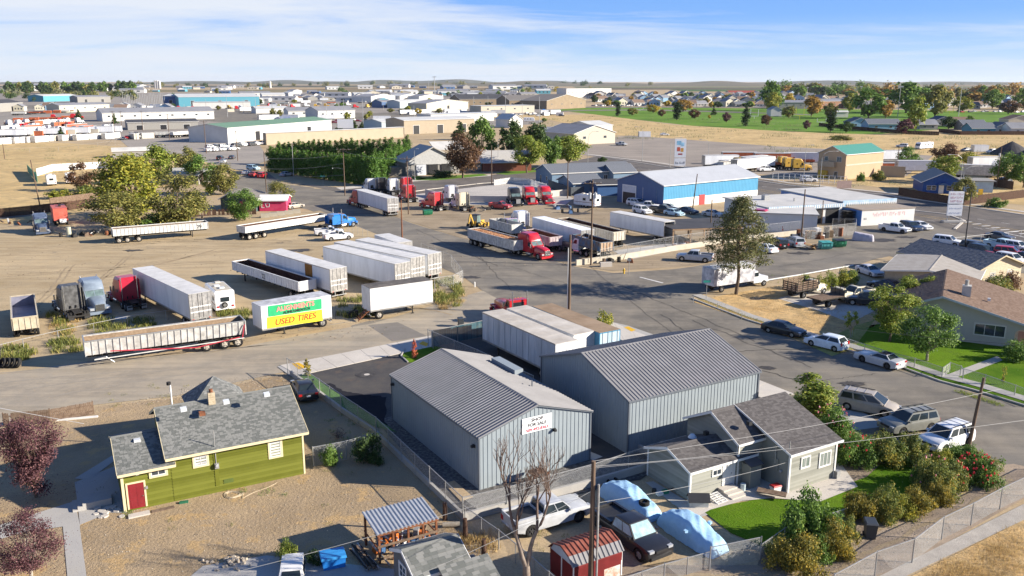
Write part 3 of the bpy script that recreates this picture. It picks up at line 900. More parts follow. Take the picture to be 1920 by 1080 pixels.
def hopper_trailer(label,plan,zt=2.75,zf=1.35,W=2.5,m=None,inner=None,rib=.62,taper=0,wheels=3,fw=0,load=None,number=None,group=None,gear=True,rail_m=None,wheel_sep=1.35,endgate=None,skirt=False,floor=None,cat='open trailer',rim=None):
 c,hd,L=plan
 t=thing('hopper_trailer',label,cat,(c[0],c[1],0),hd,group)
 m=m or M_hop
 inner=inner or M_rustd
 x0,x1,w=-L/2,L/2,W/2
 th=.05
 fl=floor or zf+.1
 b=MB()
 wf=w-taper
 for s_ in (-1,1):
  b.prism([(s_*wf,zf),(s_*w,zt),(s_*(w-th),zt),(s_*(wf-th),zf)],'x',x0,x1)
 b.box(x1-.06,x1,-w,w,zf,zt)
 b.obj('side_wall',m,t)
 MB().box(x0,x0+.06,-w,w,zf,zt-.02).obj('tailgate',endgate or m,t)
 MB().box(x0+.06,x1-.06,-wf+.05,wf-.05,zf,fl).obj('floor',inner,t)
 lin=MB()
 for s_ in (-1,1):
  lin.quad((x0+.07,s_*(w-th-.006),zt-.06),(x1-.07,s_*(w-th-.006),zt-.06),(x1-.07,s_*(wf-th-.006),fl),(x0+.07,s_*(wf-th-.006),fl))
 lin.quad((x1-.068,-w+.06,fl),(x1-.068,w-.06,fl),(x1-.068,w-.06,zt-.06),(x1-.068,-w+.06,zt-.06))
 lin.quad((x0+.068,-w+.06,fl),(x0+.068,w-.06,fl),(x0+.068,w-.06,zt-.06),(x0+.068,-w+.06,zt-.06))
 lin.obj('lining',inner,t)
 r_=MB()
 n=max(4,int(L/rib))
 for k in range(n+1):
  xx=x0+.05+(L-.1)*k/n
  for s_ in (-1,1):
   r_.bar((xx,s_*(wf+.03),zf),(xx,s_*(w+.03),zt-.02),.06,.06)
 for k in range(5):
  yy=-w+.1+(W-.2)*k/4
  r_.box(x0-.05,x0,yy-.03,yy+.03,zf,zt-.05)
 r_.obj('side_ribs',m,t)
 tr=MB()
 for s_ in (-1,1):
  tr.box(x0-.03,x1+.03,*sorted((s_*(w-.06),s_*(w+.07))),zt,zt+.08)
 tr.box(x0-.03,x0+.1,-w+.06,w-.06,zt,zt+.078)
 tr.box(x1-.1,x1+.03,-w+.06,w-.06,zt,zt+.078)
 tr.obj('top_rail',rail_m or m,t)
 ch=MB()
 for s_ in (-.45,.45):
  ch.box(x0-.1,x1-.2,s_-.07,s_+.07,zf-.32,zf-.005)
 for k in range(int(L/1.5)):
  ch.box(x0+.4+k*1.5,x0+.5+k*1.5,-wf,wf,zf-.18,zf-.006)
 ch.obj('chassis',M_frame if not skirt else m,t)
 def ax(x):
  MB().cyl((x,0,.52),.07,2.1,'y',8).obj('axle',M_frame,t)
  for s_ in (-1,1):
   wheel(t,x,s_*1.12,.52,.28,rim or M_rimw,s_)
   wheel(t,x,s_*.8,.52,.26,rim or M_rimw,s_)
 for k in range(wheels):
  ax(x0+.9+wheel_sep*k+(.5 if k==2 else 0))
 for k in range(fw):
  ax(x1-1.0-wheel_sep*k)
 if gear:
  for s_ in (-1,1):
   MB().box(x1-2.9,x1-2.76,*sorted((s_*.8,s_*.94)),.03,zf-.1).obj('landing_leg',M_frame,t)
 if load:
  lm=MB()
  r=random.Random(3)
  for k in range(1500):
   xx,yy=r.uniform(x0+.3,x1-.3),r.uniform(-w+.16,w-.16)
   zz=zt-.22+.16*math.cos(yy/w*1.4)+r.uniform(-.05,.05)
   s_=r.uniform(.06,.10)
   lm.add([(xx,yy,zz+s_),(xx+s_,yy,zz),(xx,yy+s_,zz),(xx-s_,yy,zz),(xx,yy-s_,zz),(xx,yy,zz-s_)],[(0,1,2),(0,2,3),(0,3,4),(0,4,1),(5,2,1),(5,3,2),(5,4,3),(5,1,4)])
  lm.obj('onion_load',load,t,kind='stuff')
  MB().box(x0+.1,x1-.1,-w+.09,w-.09,zt-.4,zt-.2).obj('load_bed',load,t)
 if number:
  txt,xx,sgn,sz=number
  text(txt,t,(xx,sgn*(w+.075),(zt+zf)/2-sz*.38),0 if sgn<0 else PI,sz,M_blk,'painted_number')
 return t
def text(body,parent,loc,rz,size,m,name='lettering',squash=1.0,thick=.004,tilt=PI/2,shear=0,align='CENTER',bold=0.0):
 cu=bpy.data.curves.new(name,'FONT')
 cu.body=body
 cu.size=size
 cu.align_x=align
 cu.extrude=thick
 cu.offset=bold
 cu.shear=shear
 cu.resolution_u=3
 o=bpy.data.objects.new(name,cu)
 COL.objects.link(o)
 dg=bpy.context.evaluated_depsgraph_get()
 me=bpy.data.meshes.new_from_object(o.evaluated_get(dg))
 bpy.data.objects.remove(o)
 bpy.data.curves.remove(cu)
 me.materials.clear()
 me.materials.append(m)
 o=bpy.data.objects.new(name,me)
 COL.objects.link(o)
 o.parent=parent
 o.location=loc
 o.rotation_euler=(tilt,0,rz)
 o.scale=(squash,1,1)
 return o
# ================ building, plant and fence builders
M_trimw=mat('trim_white',(.66,.65,.62),rough=.5,var=.08)
M_pane=mat('window_glass',(.035,.045,.055),rough=.05,var=.4,scale=1.2,spec=.8)
M_paneb=mat('window_blinds',(.42,.43,.45),rough=.35,var=.35,scale=1.5,stretch=(6,6,.3))
M_shg=mat('shingle_grey',(.12,.125,.115),rough=.92,island=.8,col2=(.20,.20,.185),scale=12)
M_shd=mat('shingle_dark',(.085,.078,.075),rough=.92,island=.6,col2=(.125,.115,.11),scale=9)
M_shb=mat('shingle_brown',(.15,.10,.072),rough=.92,island=.6,col2=(.195,.135,.10),scale=5)
M_shade_blue=mat('shingle_bluegrey',(.10,.11,.125),rough=.9,col2=(.17,.18,.20),scale=6)
M_wood=mat('weathered_wood',(.10,.065,.045),rough=.9,col2=(.22,.16,.115),scale=4)
M_woodd=mat('dark_wood',(.045,.025,.018),rough=.9,col2=(.11,.065,.045),scale=4)
M_pole=mat('pole_wood',(.085,.058,.042),rough=.9,col2=(.17,.12,.085),scale=3,stretch=(1,1,.15))
M_redwood=mat('red_wood',(.13,.05,.025),rough=.85,col2=(.24,.10,.05),scale=4)
M_wire=mat('cable',(.20,.20,.20),rough=.5,var=.1)
M_wired=mat('cable_dark',(.06,.06,.06),rough=.6,var=.1)
def FM(ox,oy,ang,oz=0.0):
 c,s=math.cos(ang),math.sin(ang)
 return Matrix(((c,0,s,ox),(s,0,-c,oy),(0,1,0,oz),(0,0,0,1)))
def wall_faces(x0,x1,y0,y1):
 return {'F':FM(x0,y0,0),'R':FM(x1,y0,PI/2),'B':FM(x1,y1,PI),'L':FM(x0,y1,-PI/2)}
def window(par,T,x,z,w_,h,mull=(2,1),frame=None,pane=None,casing=0.0,casing_m=None,out=.012):
 frame=frame or M_trimw
 f=MB(T)
 t=.05
 if casing:
  cb=MB(T)
  cb.box(x-casing,x,z-casing,z+h+casing,0,out+.03)
  cb.box(x+w_,x+w_+casing,z-casing,z+h+casing,0,out+.03)
  cb.box(x,x+w_,z-casing,z,0,out+.029)
  cb.box(x,x+w_,z+h,z+h+casing,0,out+.029)
  fo=cb.obj('window',casing_m or frame,par)
 f.box(x,x+t,z,z+h,0,out+.02);f.box(x+w_-t,x+w_,z,z+h,0,out+.02)
 f.box(x+t,x+w_-t,z,z+t,0,out+.019);f.box(x+t,x+w_-t,z+h-t,z+h,0,out+.019)
 for k in range(1,mull[0]):
  xx=x+w_*k/mull[0]
  f.box(xx-.02,xx+.02,z+t,z+h-t,0,out+.018)
 for k in range(1,mull[1]):
  zz=z+h*k/mull[1]
  f.box(x+t,x+w_-t,zz-.02,zz+.02,0,out+.017)
 o=f.obj('window' if not casing else 'sash',frame,fo if casing else par)
 if casing:
  p=fo
 else:
  p=o
 MB(T).quad((x+t,z+t,out),(x+w_-t,z+t,out),(x+w_-t,z+h-t,out),(x+t,z+h-t,out)).obj('pane',pane or M_pane,p)
 return p
def door(par,T,x,z,w_,h,m,casing=.08,casing_m=None,panels=True,out=.02,name='door'):
 d=MB(T).box(x,x+w_,z,z+h,0,out).obj(name,m,par)
 if panels:
  b=MB(T)
  for i in range(2):
   for z0,z1 in ((.08,.38),(.42,.72),(.76,.94)):
    b.box(x+w_*(.10+.44*i),x+w_*(.46+.44*i),z+h*z0,z+h*z1,out,out+.012)
  b.obj('door_panels',m,d)
 MB(T).box(x+w_-.14,x+w_-.07,z+h*.45,z+h*.48,out,out+.06).obj('handle',M_chr,d)
 if casing:
  c=MB(T)
  c.box(x-casing,x,z,z+h+casing,0,out+.02)
  c.box(x+w_,x+w_+casing,z,z+h+casing,0,out+.02)
  c.box(x,x+w_,z+h,z+h+casing,0,out+.019)
  c.obj('door_frame',casing_m or M_trimw,d)
 return d
def roof_plane(par,a,b,c,d,m,style='plain',thick=.12,sp=.3,expo=.15,tabw=.30,name='roof',underm=None):
 """a-b eave, d-c ridge (local 3-D points); slab with ribs or shingle tabs on top"""
 a,b,c,d=map(Vector,(a,b,c,d))
 nrm=(b-a).cross(d-a).normalized()
 if nrm.z<0:
  nrm=-nrm
 dn=nrm*thick
 s=MB()
 s.add([a,b,c,d,a-dn,b-dn,c-dn,d-dn],[(0,1,2,3),(7,6,5,4),(0,4,5,1),(1,5,6,2),(2,6,7,3),(3,7,4,0)])
 o=s.obj(name,underm or m,par)
 if style=='metal':
  r=MB()
  n=max(2,int((b-a).length/sp))
  for k in range(n+1):
   f=k/n
   p,q=a.lerp(b,f)+nrm*.02,d.lerp(c,f)+nrm*.02
   e=(b-a).normalized()
   h_=e*.035
   hb=e*.08
   r.add([p-hb-nrm*.02,p+hb-nrm*.02,p+h_+nrm*.032,p-h_+nrm*.032,q-hb-nrm*.02,q+hb-nrm*.02,q+h_+nrm*.032,q-h_+nrm*.032],[(0,1,2,3),(7,6,5,4),(1,5,6,2),(2,6,7,3),(3,7,4,0)])
  r.obj('roof_ribs',m,o,kind='stuff')
 elif style=='shingle':
  r=MB()
  sl=(d-a).length
  n=max(2,int(sl/expo))
  vs,fs=[],[]
  for j in range(n):
   f0,f1=j/n,min(1,(j+1.25)/n)
   p0,p1=a.lerp(d,f0),b.lerp(c,f0)
   q0,q1=a.lerp(d,f1),b.lerp(c,f1)
   wd=(p1-p0).length
   x=-rnd.random()*tabw
   while x<wd:
    ww=tabw*rnd.uniform(.7,1.25)
    u0,u1=max(0,x)/wd,min(wd,x+ww-.012)/wd
    x+=ww
    if u1<=u0:
     continue
    lift=rnd.uniform(.010,.020)*(expo/.15)
    A=p0.lerp(p1,u0)+nrm*lift;Bq=p0.lerp(p1,u1)+nrm*lift
    Cq=q0.lerp(q1,u1)+nrm*.004;D=q0.lerp(q1,u0)+nrm*.004
    A2=p0.lerp(p1,u0)+nrm*.001;B2=p0.lerp(p1,u1)+nrm*.001
    k=len(vs)
    vs+=[A,Bq,Cq,D,A2,B2]
    fs+=[(k,k+1,k+2,k+3),(k+4,k+5,k+1,k)]
  r.v,r.f=[tuple(v) for v in vs],fs
  r.obj('shingles',m,o,kind='stuff')
 return o
def gable_block(par,x0,x1,y0,y1,z0,eave,rise,axis,wallm,roofm,over=.3,style='plain',clad=None,trim=None,sp=.3,cladm=None,off=.5,rake=None,expo=.15,gables=True,cs=.22,thick=.12,faces='FRL',tabw=.3,over_end=None):
 """one gabled volume. axis 'x': ridge along local x; 'y': ridge along local y"""
 trim=trim or M_trimw
 oe=over if over_end is None else over_end
 b=MB()
 if axis=='x':
  ym=y0+(y1-y0)*off
  b.prism([(y0,z0),(y1,z0),(y1,eave),(ym,eave+rise),(y0,eave)],'x',x0,x1)
 else:
  xm=x0+(x1-x0)*off
  b.prism([(x0,z0),(x1,z0),(x1,eave),(xm,eave+rise),(x0,eave)],'y',y0,y1)
 wall=b.obj('wall',wallm,par)
 F=wall_faces(x0,x1,y0,y1)
 if clad:
  for key in faces:
   T=F[key]
   ln=(x1-x0) if key in 'FB' else (y1-y0)
   gab=(axis=='x' and key in 'RL') or (axis=='y' and key in 'FB')
   pk=off if key in 'FR' else 1-off
   def top(u):
    if not gab:
     return eave
    f=u/ln
    return eave+rise*(f/pk if f<pk else (1-f)/(1-pk))
   c=MB(T)
   if clad=='rib':
    n=int(ln/sp)
    for k in range(n+1):
     u=ln*k/n
     u=min(max(u,.03),ln-.03)
     c.prism([(u-.045,0),(u+.045,0),(u+.02,.035),(u-.02,.035)],'y',z0,top(u)-.02) if False else None
     zt=top(u)-.02
     c.add([(u-.035,z0,.002),(u+.035,z0,.002),(u+.02,z0,.028),(u-.02,z0,.028),(u-.035,zt,.002),(u+.035,zt,.002),(u+.02,zt,.028),(u-.02,zt,.028)],[(4,5,6,7),(1,5,6,2),(2,6,7,3),(3,7,4,0)])
    c.obj('siding_ribs',cladm or wallm,wall,kind='stuff')
   elif clad=='lap':
    zt=eave+(rise if gab else 0)
    n=int((zt-z0)/cs)
    for k in range(n):
     za=z0+(zt-z0)*k/n
     zb=z0+(zt-z0)*(k+1)/n
     if gab and zb>eave:
      f=(zb-eave)/rise
      ua,ub=ln*pk*f,ln-ln*(1-pk)*f
     else:
      ua,ub=0,ln
     if ub-ua<.05:
      continue
     c.add([(ua,za,.05),(ub,za,.05),(ub,zb,.004),(ua,zb,.004),(ua,za,.002),(ub,za,.002)],[(0,1,2,3),(4,5,1,0)])
    c.obj('lap_siding',cladm or wallm,wall,kind='stuff')
 k=.02
 if axis=='x':
  s1,s2=rise/(ym-y0),rise/(y1-ym)
  zr=eave+rise+thick
  roof_plane(par,(x0-oe,y0-over,eave-s1*over+thick),(x1+oe,y0-over,eave-s1*over+thick),(x1+oe,ym,zr),(x0-oe,ym,zr),roofm,style,thick,sp,expo,tabw)
  roof_plane(par,(x1+oe,y1+over,eave-s2*over+thick),(x0-oe,y1+over,eave-s2*over+thick),(x0-oe,ym,zr),(x1+oe,ym,zr),roofm,style,thick,sp,expo,tabw)
  for x in (x0-oe-.03,x1+oe):
   MB().prism([(y0-over,eave-s1*over-.04),(ym,eave+rise-.06),(y1+over,eave-s2*over-.04),(y1+over,eave-s2*over+thick+.02),(ym,zr+.02),(y0-over,eave-s1*over+thick+.02)],'x',x,x+.03).obj('rake_trim',rake or trim,par)
  for y,s_,yy in ((y0-over-.04,s1,-1),(y1+over,s2,1)):
   MB().box(x0-oe,x1+oe,y,y+.04,eave-s_*over-.05,eave-s_*over+thick+.005).obj('fascia',trim,par)
  MB().prism([(ym-.15,zr-.15*s1+.03),(ym,zr+.05),(ym+.15,zr-.15*s2+.03),(ym,zr+.0)],'x',x0-oe,x1+oe).obj('ridge_cap',roofm,par)
 else:
  s1,s2=rise/(xm-x0),rise/(x1-xm)
  zr=eave+rise+thick
  roof_plane(par,(x0-over,y1+oe,eave-s1*over+thick),(x0-over,y0-oe,eave-s1*over+thick),(xm,y0-oe,zr),(xm,y1+oe,zr),roofm,style,thick,sp,expo,tabw)
  roof_plane(par,(x1+over,y0-oe,eave-s2*over+thick),(x1+over,y1+oe,eave-s2*over+thick),(xm,y1+oe,zr),(xm,y0-oe,zr),roofm,style,thick,sp,expo,tabw)
  for y in (y0-oe-.03,y1+oe):
   MB().prism([(x0-over,eave-s1*over-.04),(xm,eave+rise-.06),(x1+over,eave-s2*over-.04),(x1+over,eave-s2*over+thick+.02),(xm,zr+.02),(x0-over,eave-s1*over+thick+.02)],'y',y,y+.03).obj('rake_trim',rake or trim,par)
  for x,s_ in ((x0-over-.04,s1),(x1+over,s2)):
   MB().box(x,x+.04,y0-oe,y1+oe,eave-s_*over-.05,eave-s_*over+thick+.005).obj('fascia',trim,par)
  MB().prism([(xm-.15,zr-.15*s1+.03),(xm,zr+.05),(xm+.15,zr-.15*s2+.03),(xm,zr+.0)],'y',y0-oe,y1+oe).obj('ridge_cap',roofm,par)
 return F
def root_at(name,label,cat,a,b,group=None):
 """a, b: sighted ground points of the front wall (left, right). Returns root, front length"""
 A,Bq=G(*a),G(*b)
 return thing(name,label,cat,(A.x,A.y,0),head(A,Bq),group),(Bq-A).length
def leafmat(name,c0,c1,c2=None,tr=.35):
 c0,c1,c2=(tuple(min(.8,k*1.5) for k in q) if q else None for q in (c0,c1,c2))
 if name in MC:
  return MC[name]
 m=bpy.data.materials.new(name)
 m.use_nodes=True
 n=m.node_tree
 b=n.nodes['Principled BSDF']
 out=n.nodes['Material Output']
 L=n.links.new
 b.inputs['Roughness'].default_value=.6
 b.inputs['Specular IOR Level'].default_value=.25
 gi=N(n,'ShaderNodeNewGeometry')
 tc=N(n,'ShaderNodeTexCoord')
 nz=N(n,'ShaderNodeTexNoise')
 nz.inputs['Scale'].default_value=.9
 L(tc.outputs['Object'],nz.inputs['Vector'])
 ad=N(n,'ShaderNodeMath',operation='MULTIPLY_ADD')
 ad.inputs[1].default_value=.5
 L(gi.outputs['Random Per Island'],ad.inputs[0])
 m2=N(n,'ShaderNodeMath',operation='MULTIPLY')
 m2.inputs[1].default_value=.55
 L(nz.outputs[0],m2.inputs[0])
 L(m2.outputs[0],ad.inputs[2])
 st=[(.22,c0),(.62,c1)]+([(.80,c2)] if c2 else [])
 rp=ramp(n,st)
 L(ad.outputs[0],rp.inputs[0])
 L(rp.outputs[0],b.inputs['Base Color'])
 tl=N(n,'ShaderNodeBsdfTranslucent')
 L(rp.outputs[0],tl.inputs['Color'])
 mx=N(n,'ShaderNodeMixShader')
 mx.inputs[0].default_value=tr
 L(b.outputs[0],mx.inputs[1]);L(tl.outputs[0],mx.inputs[2])
 L(mx.outputs[0],out.inputs['Surface'])
 MC[name]=m
 return m
LF={'green':leafmat('leaf_green',(.035,.075,.014),(.10,.165,.03),(.15,.21,.04)),'bright':leafmat('leaf_bright',(.055,.09,.013),(.165,.20,.03),(.27,.26,.05)),'olive':leafmat('leaf_olive',(.06,.068,.018),(.16,.155,.04),(.24,.20,.055)),'yellowgreen':leafmat('leaf_yellowgreen',(.07,.095,.015),(.21,.21,.03),(.33,.28,.04)),'dark':leafmat('leaf_dark',(.018,.038,.012),(.045,.075,.02),(.07,.10,.025)),'hedge':leafmat('leaf_hedge',(.03,.07,.012),(.07,.14,.02),(.11,.18,.03)),'cypress':leafmat('leaf_cypress',(.012,.026,.010),(.026,.045,.015)),'purple':leafmat('leaf_purple',(.035,.014,.018),(.10,.045,.05),(.16,.08,.075)),'maroon':leafmat('leaf_maroon',(.05,.03,.018),(.12,.065,.035),(.16,.10,.05)),'orange':leafmat('leaf_orange',(.12,.08,.02),(.26,.16,.035),(.34,.20,.04)),'yellow':leafmat('leaf_yellow',(.16,.13,.02),(.36,.27,.04),(.45,.34,.05)),'red':leafmat('leaf_red',(.20,.04,.02),(.38,.10,.05),(.45,.16,.08)),'pine':leafmat('leaf_pine',(.04,.05,.018),(.10,.105,.035),(.17,.145,.06)),'bush':leafmat('leaf_bush',(.04,.065,.015),(.13,.15,.035),(.32,.24,.04)),'golden':leafmat('leaf_golden',(.05,.065,.018),(.17,.14,.025),(.36,.25,.03)),'straw':leafmat('leaf_straw',(.20,.14,.06),(.34,.24,.10),(.42,.32,.15)),'sage':leafmat('leaf_sage',(.08,.09,.045),(.16,.17,.08),(.22,.21,.10)),'weed':leafmat('leaf_weed',(.05,.07,.02),(.15,.16,.04),(.26,.22,.06)),'rose':leafmat('petal_red',(.35,.015,.02),(.55,.04,.05),(.55,.12,.14),.2),'pink':leafmat('petal_pink',(.45,.10,.14),(.6,.22,.24),(.6,.35,.35),.2),}
M_bark=mat('bark',(.09,.065,.045),rough=.95,col2=(.17,.13,.095),scale=5)
M_barkp=mat('pale_bark',(.22,.19,.15),rough=.9,col2=(.36,.32,.26),scale=5)
def rand_unit(r):
 z=r.uniform(-1,1)
 a=r.uniform(0,2*PI)
 q=math.sqrt(1-z*z)
 return Vector((q*math.cos(a),q*math.sin(a),z))
def leaves(mb,r,centers,n,size,aspect=1.6,droop=0.0):
 """centers: (point, radius, squash); small rhombic leaves scattered round each centre"""
 g=np.random.default_rng(r.randrange(1<<30))
 wts=np.array([c[1]**2 for c in centers])
 cnt=np.maximum(3,(n*wts/wts.sum()).astype(int))
 C=np.repeat(np.array([tuple(c[0]) for c in centers],float),cnt,0)
 RD=np.repeat(np.array([c[1] for c in centers],float),cnt)
 SQ=np.repeat(np.array([c[2] for c in centers],float),cnt)
 m=len(C)
 d=g.normal(size=(m,3))*.52
 ln=np.linalg.norm(d,axis=1,keepdims=True)
 d=d/np.maximum(ln,1e-6)*np.minimum(ln,1.35)
 d[:,2]*=SQ
 P=C+d*RD[:,None]
 s=size*g.uniform(.6,1.3,m)[:,None]
 nn=g.normal(size=(m,3))
 nn/=np.linalg.norm(nn,axis=1,keepdims=True)
 nn[:,2]=abs(nn[:,2])*.8+.25
 nn+=d*.8
 nn/=np.linalg.norm(nn,axis=1,keepdims=True)
 t=np.cross(nn,g.normal(size=(m,3)))
 t/=np.linalg.norm(t,axis=1,keepdims=True)
 bt=np.cross(nn,t)*s/aspect
 t=t*s
 Q=np.stack([P-t,P+bt,P+t,P-bt],1).reshape(-1,3)
 k=len(mb.v)
 mb.v.extend(map(tuple,Q.tolist()))
 mb.f.extend((k+4*i,k+4*i+1,k+4*i+2,k+4*i+3) for i in range(m))
TREES={}
def tree_mesh(kind,h,rad,leaf,n,size,th=.25,seed=1,shape='round',trunk_r=None,clumps=None,bark=None,gaps=.85):
 """returns (crown mesh, trunk mesh)"""
 r=random.Random(seed)
 cb,tb=MB(),MB()
 tr=trunk_r or h*.022
 z0=h*th
 centers=[]
 nc=clumps or 26
 for i in range(nc):
  for _ in range(20):
   d=rand_unit(r)
   f=r.random()
   if shape=='round':
    q=.55+.35*r.random()
    p=Vector((d.x*rad*q,d.y*rad*q,z0+(h-z0)*(.5+.42*d.z*(q+.15))))
    cr=rad*r.uniform(.25,.42)*gaps
   elif shape=='column':
    zz=(i+r.random())/nc
    prof=min(1,(zz*6+.5))*(1-max(0,zz-.72)/.28*.7)
    a=r.uniform(0,2*PI)
    q=rad*.45*prof
    p=Vector((math.cos(a)*q,math.sin(a)*q,z0+(h-z0)*zz*.97))
    cr=rad*.62*prof+.05
   elif shape=='cone':
    zz=((i+r.random())/nc)
    prof=(1-zz)**.85+.04
    a=r.uniform(0,2*PI)
    q=rad*prof*r.uniform(.35,.85)
    p=Vector((math.cos(a)*q,math.sin(a)*q,z0+(h-z0)*zz*.97))
    cr=rad*.34*prof+.12
   elif shape=='layer':
    zz=((i+r.random())/nc)
    prof=(math.sin(PI*min(1,zz*.9+.22))**.8)*.9+.1
    a=i*2.4
    q=rad*prof*r.uniform(.35,.95)
    p=Vector((math.cos(a)*q,math.sin(a)*q,z0+(h-z0)*zz-q*.12))
    cr=rad*.26*r.uniform(.7,1.2)
   elif shape=='vase':
    q=.35+.6*r.random()
    zz=r.random()**.8
    a=r.uniform(0,2*PI)
    p=Vector((math.cos(a)*rad*q*(.35+.65*zz),math.sin(a)*rad*q*(.35+.65*zz),z0+(h-z0)*zz*.92))
    cr=rad*r.uniform(.22,.36)*gaps
   elif shape=='mound':
    k=i%5
    a=k*1.35+seed
    q=rad*.55*(k>0)
    top=h*(1,.62,.85,.5,.72)[k]
    f=r.random()
    p=Vector((math.cos(a)*q+r.gauss(0,.24)*rad,math.sin(a)*q+r.gauss(0,.24)*rad,top*(.12+.75*f)))
    cr=rad*r.uniform(.16,.34)*gaps
   break
  centers.append((p,cr,.8 if shape!='layer' else .45))
 leaves(cb,r,centers,n,size)
 top=h*(.95 if shape in ('cone','column','layer') else .62)
 if shape!='mound':
  bend=[Vector((0,0,-.1))]
  x=y=0
  for k in range(1,6):
   x+=r.uniform(-.02,.02)*h
   y+=r.uniform(-.02,.02)*h
   bend.append(Vector((x,y,top*k/5)))
  tb.tube(bend,tr,tr*.25,7)
 for p,cr,sq in centers[::1 if shape!='column' else 4]:
  if shape in ('cone','layer'):
   s0=Vector((0,0,min(top,p.z+.1*h*.3)))
  else:
   s0=Vector((0,0,max(.1,min(z0*r.uniform(.75,1.2),p.z*.7))))
  mid=s0.lerp(p,.5)+Vector((r.uniform(-.05,.05)*h,r.uniform(-.05,.05)*h,.02*h))
  tb.tube([s0,mid,p],tr*.32,tr*.08,4)
 cm=cb.mesh('crown',LF[leaf])
 tm=tb.mesh('trunk',bark or M_bark)
 return cm,tm
def tree(name,label,cat,loc,kind,h=None,rad=None,leaf=None,n=2500,size=.3,th=.25,seed=1,shape='round',group=None,rz=None,scale=None,bark=None,trunk_r=None,clumps=None,gaps=.85):
 """kind: key for sharing the meshes"""
 if kind not in TREES:
  TREES[kind]=tree_mesh(kind,h,rad,leaf,n,size,th,seed,shape,trunk_r,clumps,bark,gaps)
 cm,tm=TREES[kind]
 t=thing(name,label,cat,(loc[0],loc[1],0),rnd.uniform(0,6.28) if rz is None else rz,group)
 for nm,me in (('crown',cm),('trunk',tm)):
  o=bpy.data.objects.new(nm,me)
  COL.objects.link(o)
  o.parent=t
 if scale:
  t.scale=scale if hasattr(scale,'__len__') else (scale,)*3
 return t
def shrub(name,label,loc,kind,flowers=None,cat='shrub',**k):
 t=tree(name,label,cat,loc,kind,**k)
 t.children[0].name='foliage'
 t.children[1].name='stems'
 if flowers:
  leaf,n,size,h,rad=flowers
  r=random.Random(n)
  b=MB()
  for _ in range(n):
   d=rand_unit(r)
   d.z=abs(d.z)
   p=Vector((d.x*rad,d.y*rad,h*(.35+.6*d.z)))
   leaves(b,r,[(p,size*1.2,1)],7,size)
  b.obj('blossoms',LF[leaf],t,kind='stuff')
 return t
def tufts(name,pts,n,h,leaf,seed,spread):
 """loose weeds: thin blades in bunches around given ground points"""
 r=random.Random(seed)
 b=MB()
 for p in pts:
  for _ in range(n):
   a=r.uniform(0,2*PI)
   q=spread*r.random()**.5
   x,y=p[0]+math.cos(a)*q,p[1]+math.sin(a)*q
   hh=h*r.uniform(.4,1.2)
   dx,dy=r.uniform(-.5,.5)*hh,r.uniform(-.5,.5)*hh
   w_=hh*.07
   c,s_=math.cos(a*3)*w_,math.sin(a*3)*w_
   b.add([(x-c,y-s_,.0),(x+c,y+s_,.0),(x+dx+c*.4,y+dy+s_*.4,hh),(x+dx-c*.4,y+dy-s_*.4,hh*.92)],[(0,1,2,3)])
 o=b.obj(name,LF[leaf],kind='stuff')
 return o
def chain_fence(label,pts,h=1.6,post=3.0,mesh=.12,wire=.006,group=None,slats=None,toprail=True,tilt=None,barbed=False,posts_at=None,pm=None,wall=None,base=0.0):
 """pts: ground points"""
 P=[Vector((p[0],p[1])) for p in pts]
 t=thing('chain_link_fence',label,'fence',(P[0].x,P[0].y,0),0,group)
 o=P[0]
 pm=pm or M_steel
 wm=MB()
 rl=MB()
 for i in range(len(P)-1):
  a,b=P[i]-o,P[i+1]-o
  L=(b-a).length
  d=(b-a)/L
  n=max(1,round(L/post))
  for k in range(n+(1 if i==len(P)-2 else 0)):
   q=a+d*(L*k/n)
   big=(k==0)
   MB().cyl((0,0,base+(h+.06)/2),.04 if big else .028,h+.06,'z',8).obj('post',pm,t,loc=(q.x,q.y,0))
  if toprail:
   rl.bar((a.x,a.y,base+h),(b.x,b.y,base+h),.04)
  nn=Vector((-d.y,d.x))*.02
  if mesh:
   m=int((L+h)/mesh)
   for k in range(m):
    for sgn in (1,-1):
     s0=k*mesh-(h if sgn>0 else 0)
     u0,z0,u1,z1=s0,0,s0+h,h
     if sgn<0:
      u0,z0,u1,z1=s0,h,s0+h,0
     if u0<0:
      f=-u0/(u1-u0)
      z0+=(z1-z0)*f
      u0=0
     if u1>L:
      f=(L-u0)/(u1-u0)
      z1=z0+(z1-z0)*f
      u1=L
     if u1-u0<.01:
      continue
     p,q=a+d*u0+nn*.2,a+d*u1+nn*.2
     wm.add([(p.x,p.y,base+z0-wire),(p.x+nn.x*.2,p.y+nn.y*.2,base+z0+wire),(q.x+nn.x*.2,q.y+nn.y*.2,base+z1+wire),(q.x,q.y,base+z1-wire)],[(0,1,2,3)])
  if slats:
   sb=MB()
   ns=int(L/.12)
   for k in range(ns):
    p=a+d*(L*(k+.08)/ns)
    q=a+d*(L*(k+.92)/ns)
    sb.box(0,0,0,0,0,0) if False else sb.add([(p.x,p.y,base+.08),(q.x,q.y,base+.08),(q.x,q.y,base+h-.05),(p.x,p.y,base+h-.05)],[(0,1,2,3)])
   sb.obj('privacy_slats',slats,t,kind='stuff')
  if barbed:
   for k in range(3):
    rl.bar((a.x,a.y,base+h+.1+.1*k),(b.x,b.y,base+h+.1+.1*k),.012)
 if rl.v:
  rl.obj('top_rail',pm,t)
 if wm.v:
  wm.obj('wire_mesh',M_steel,t,kind='stuff')
 return t
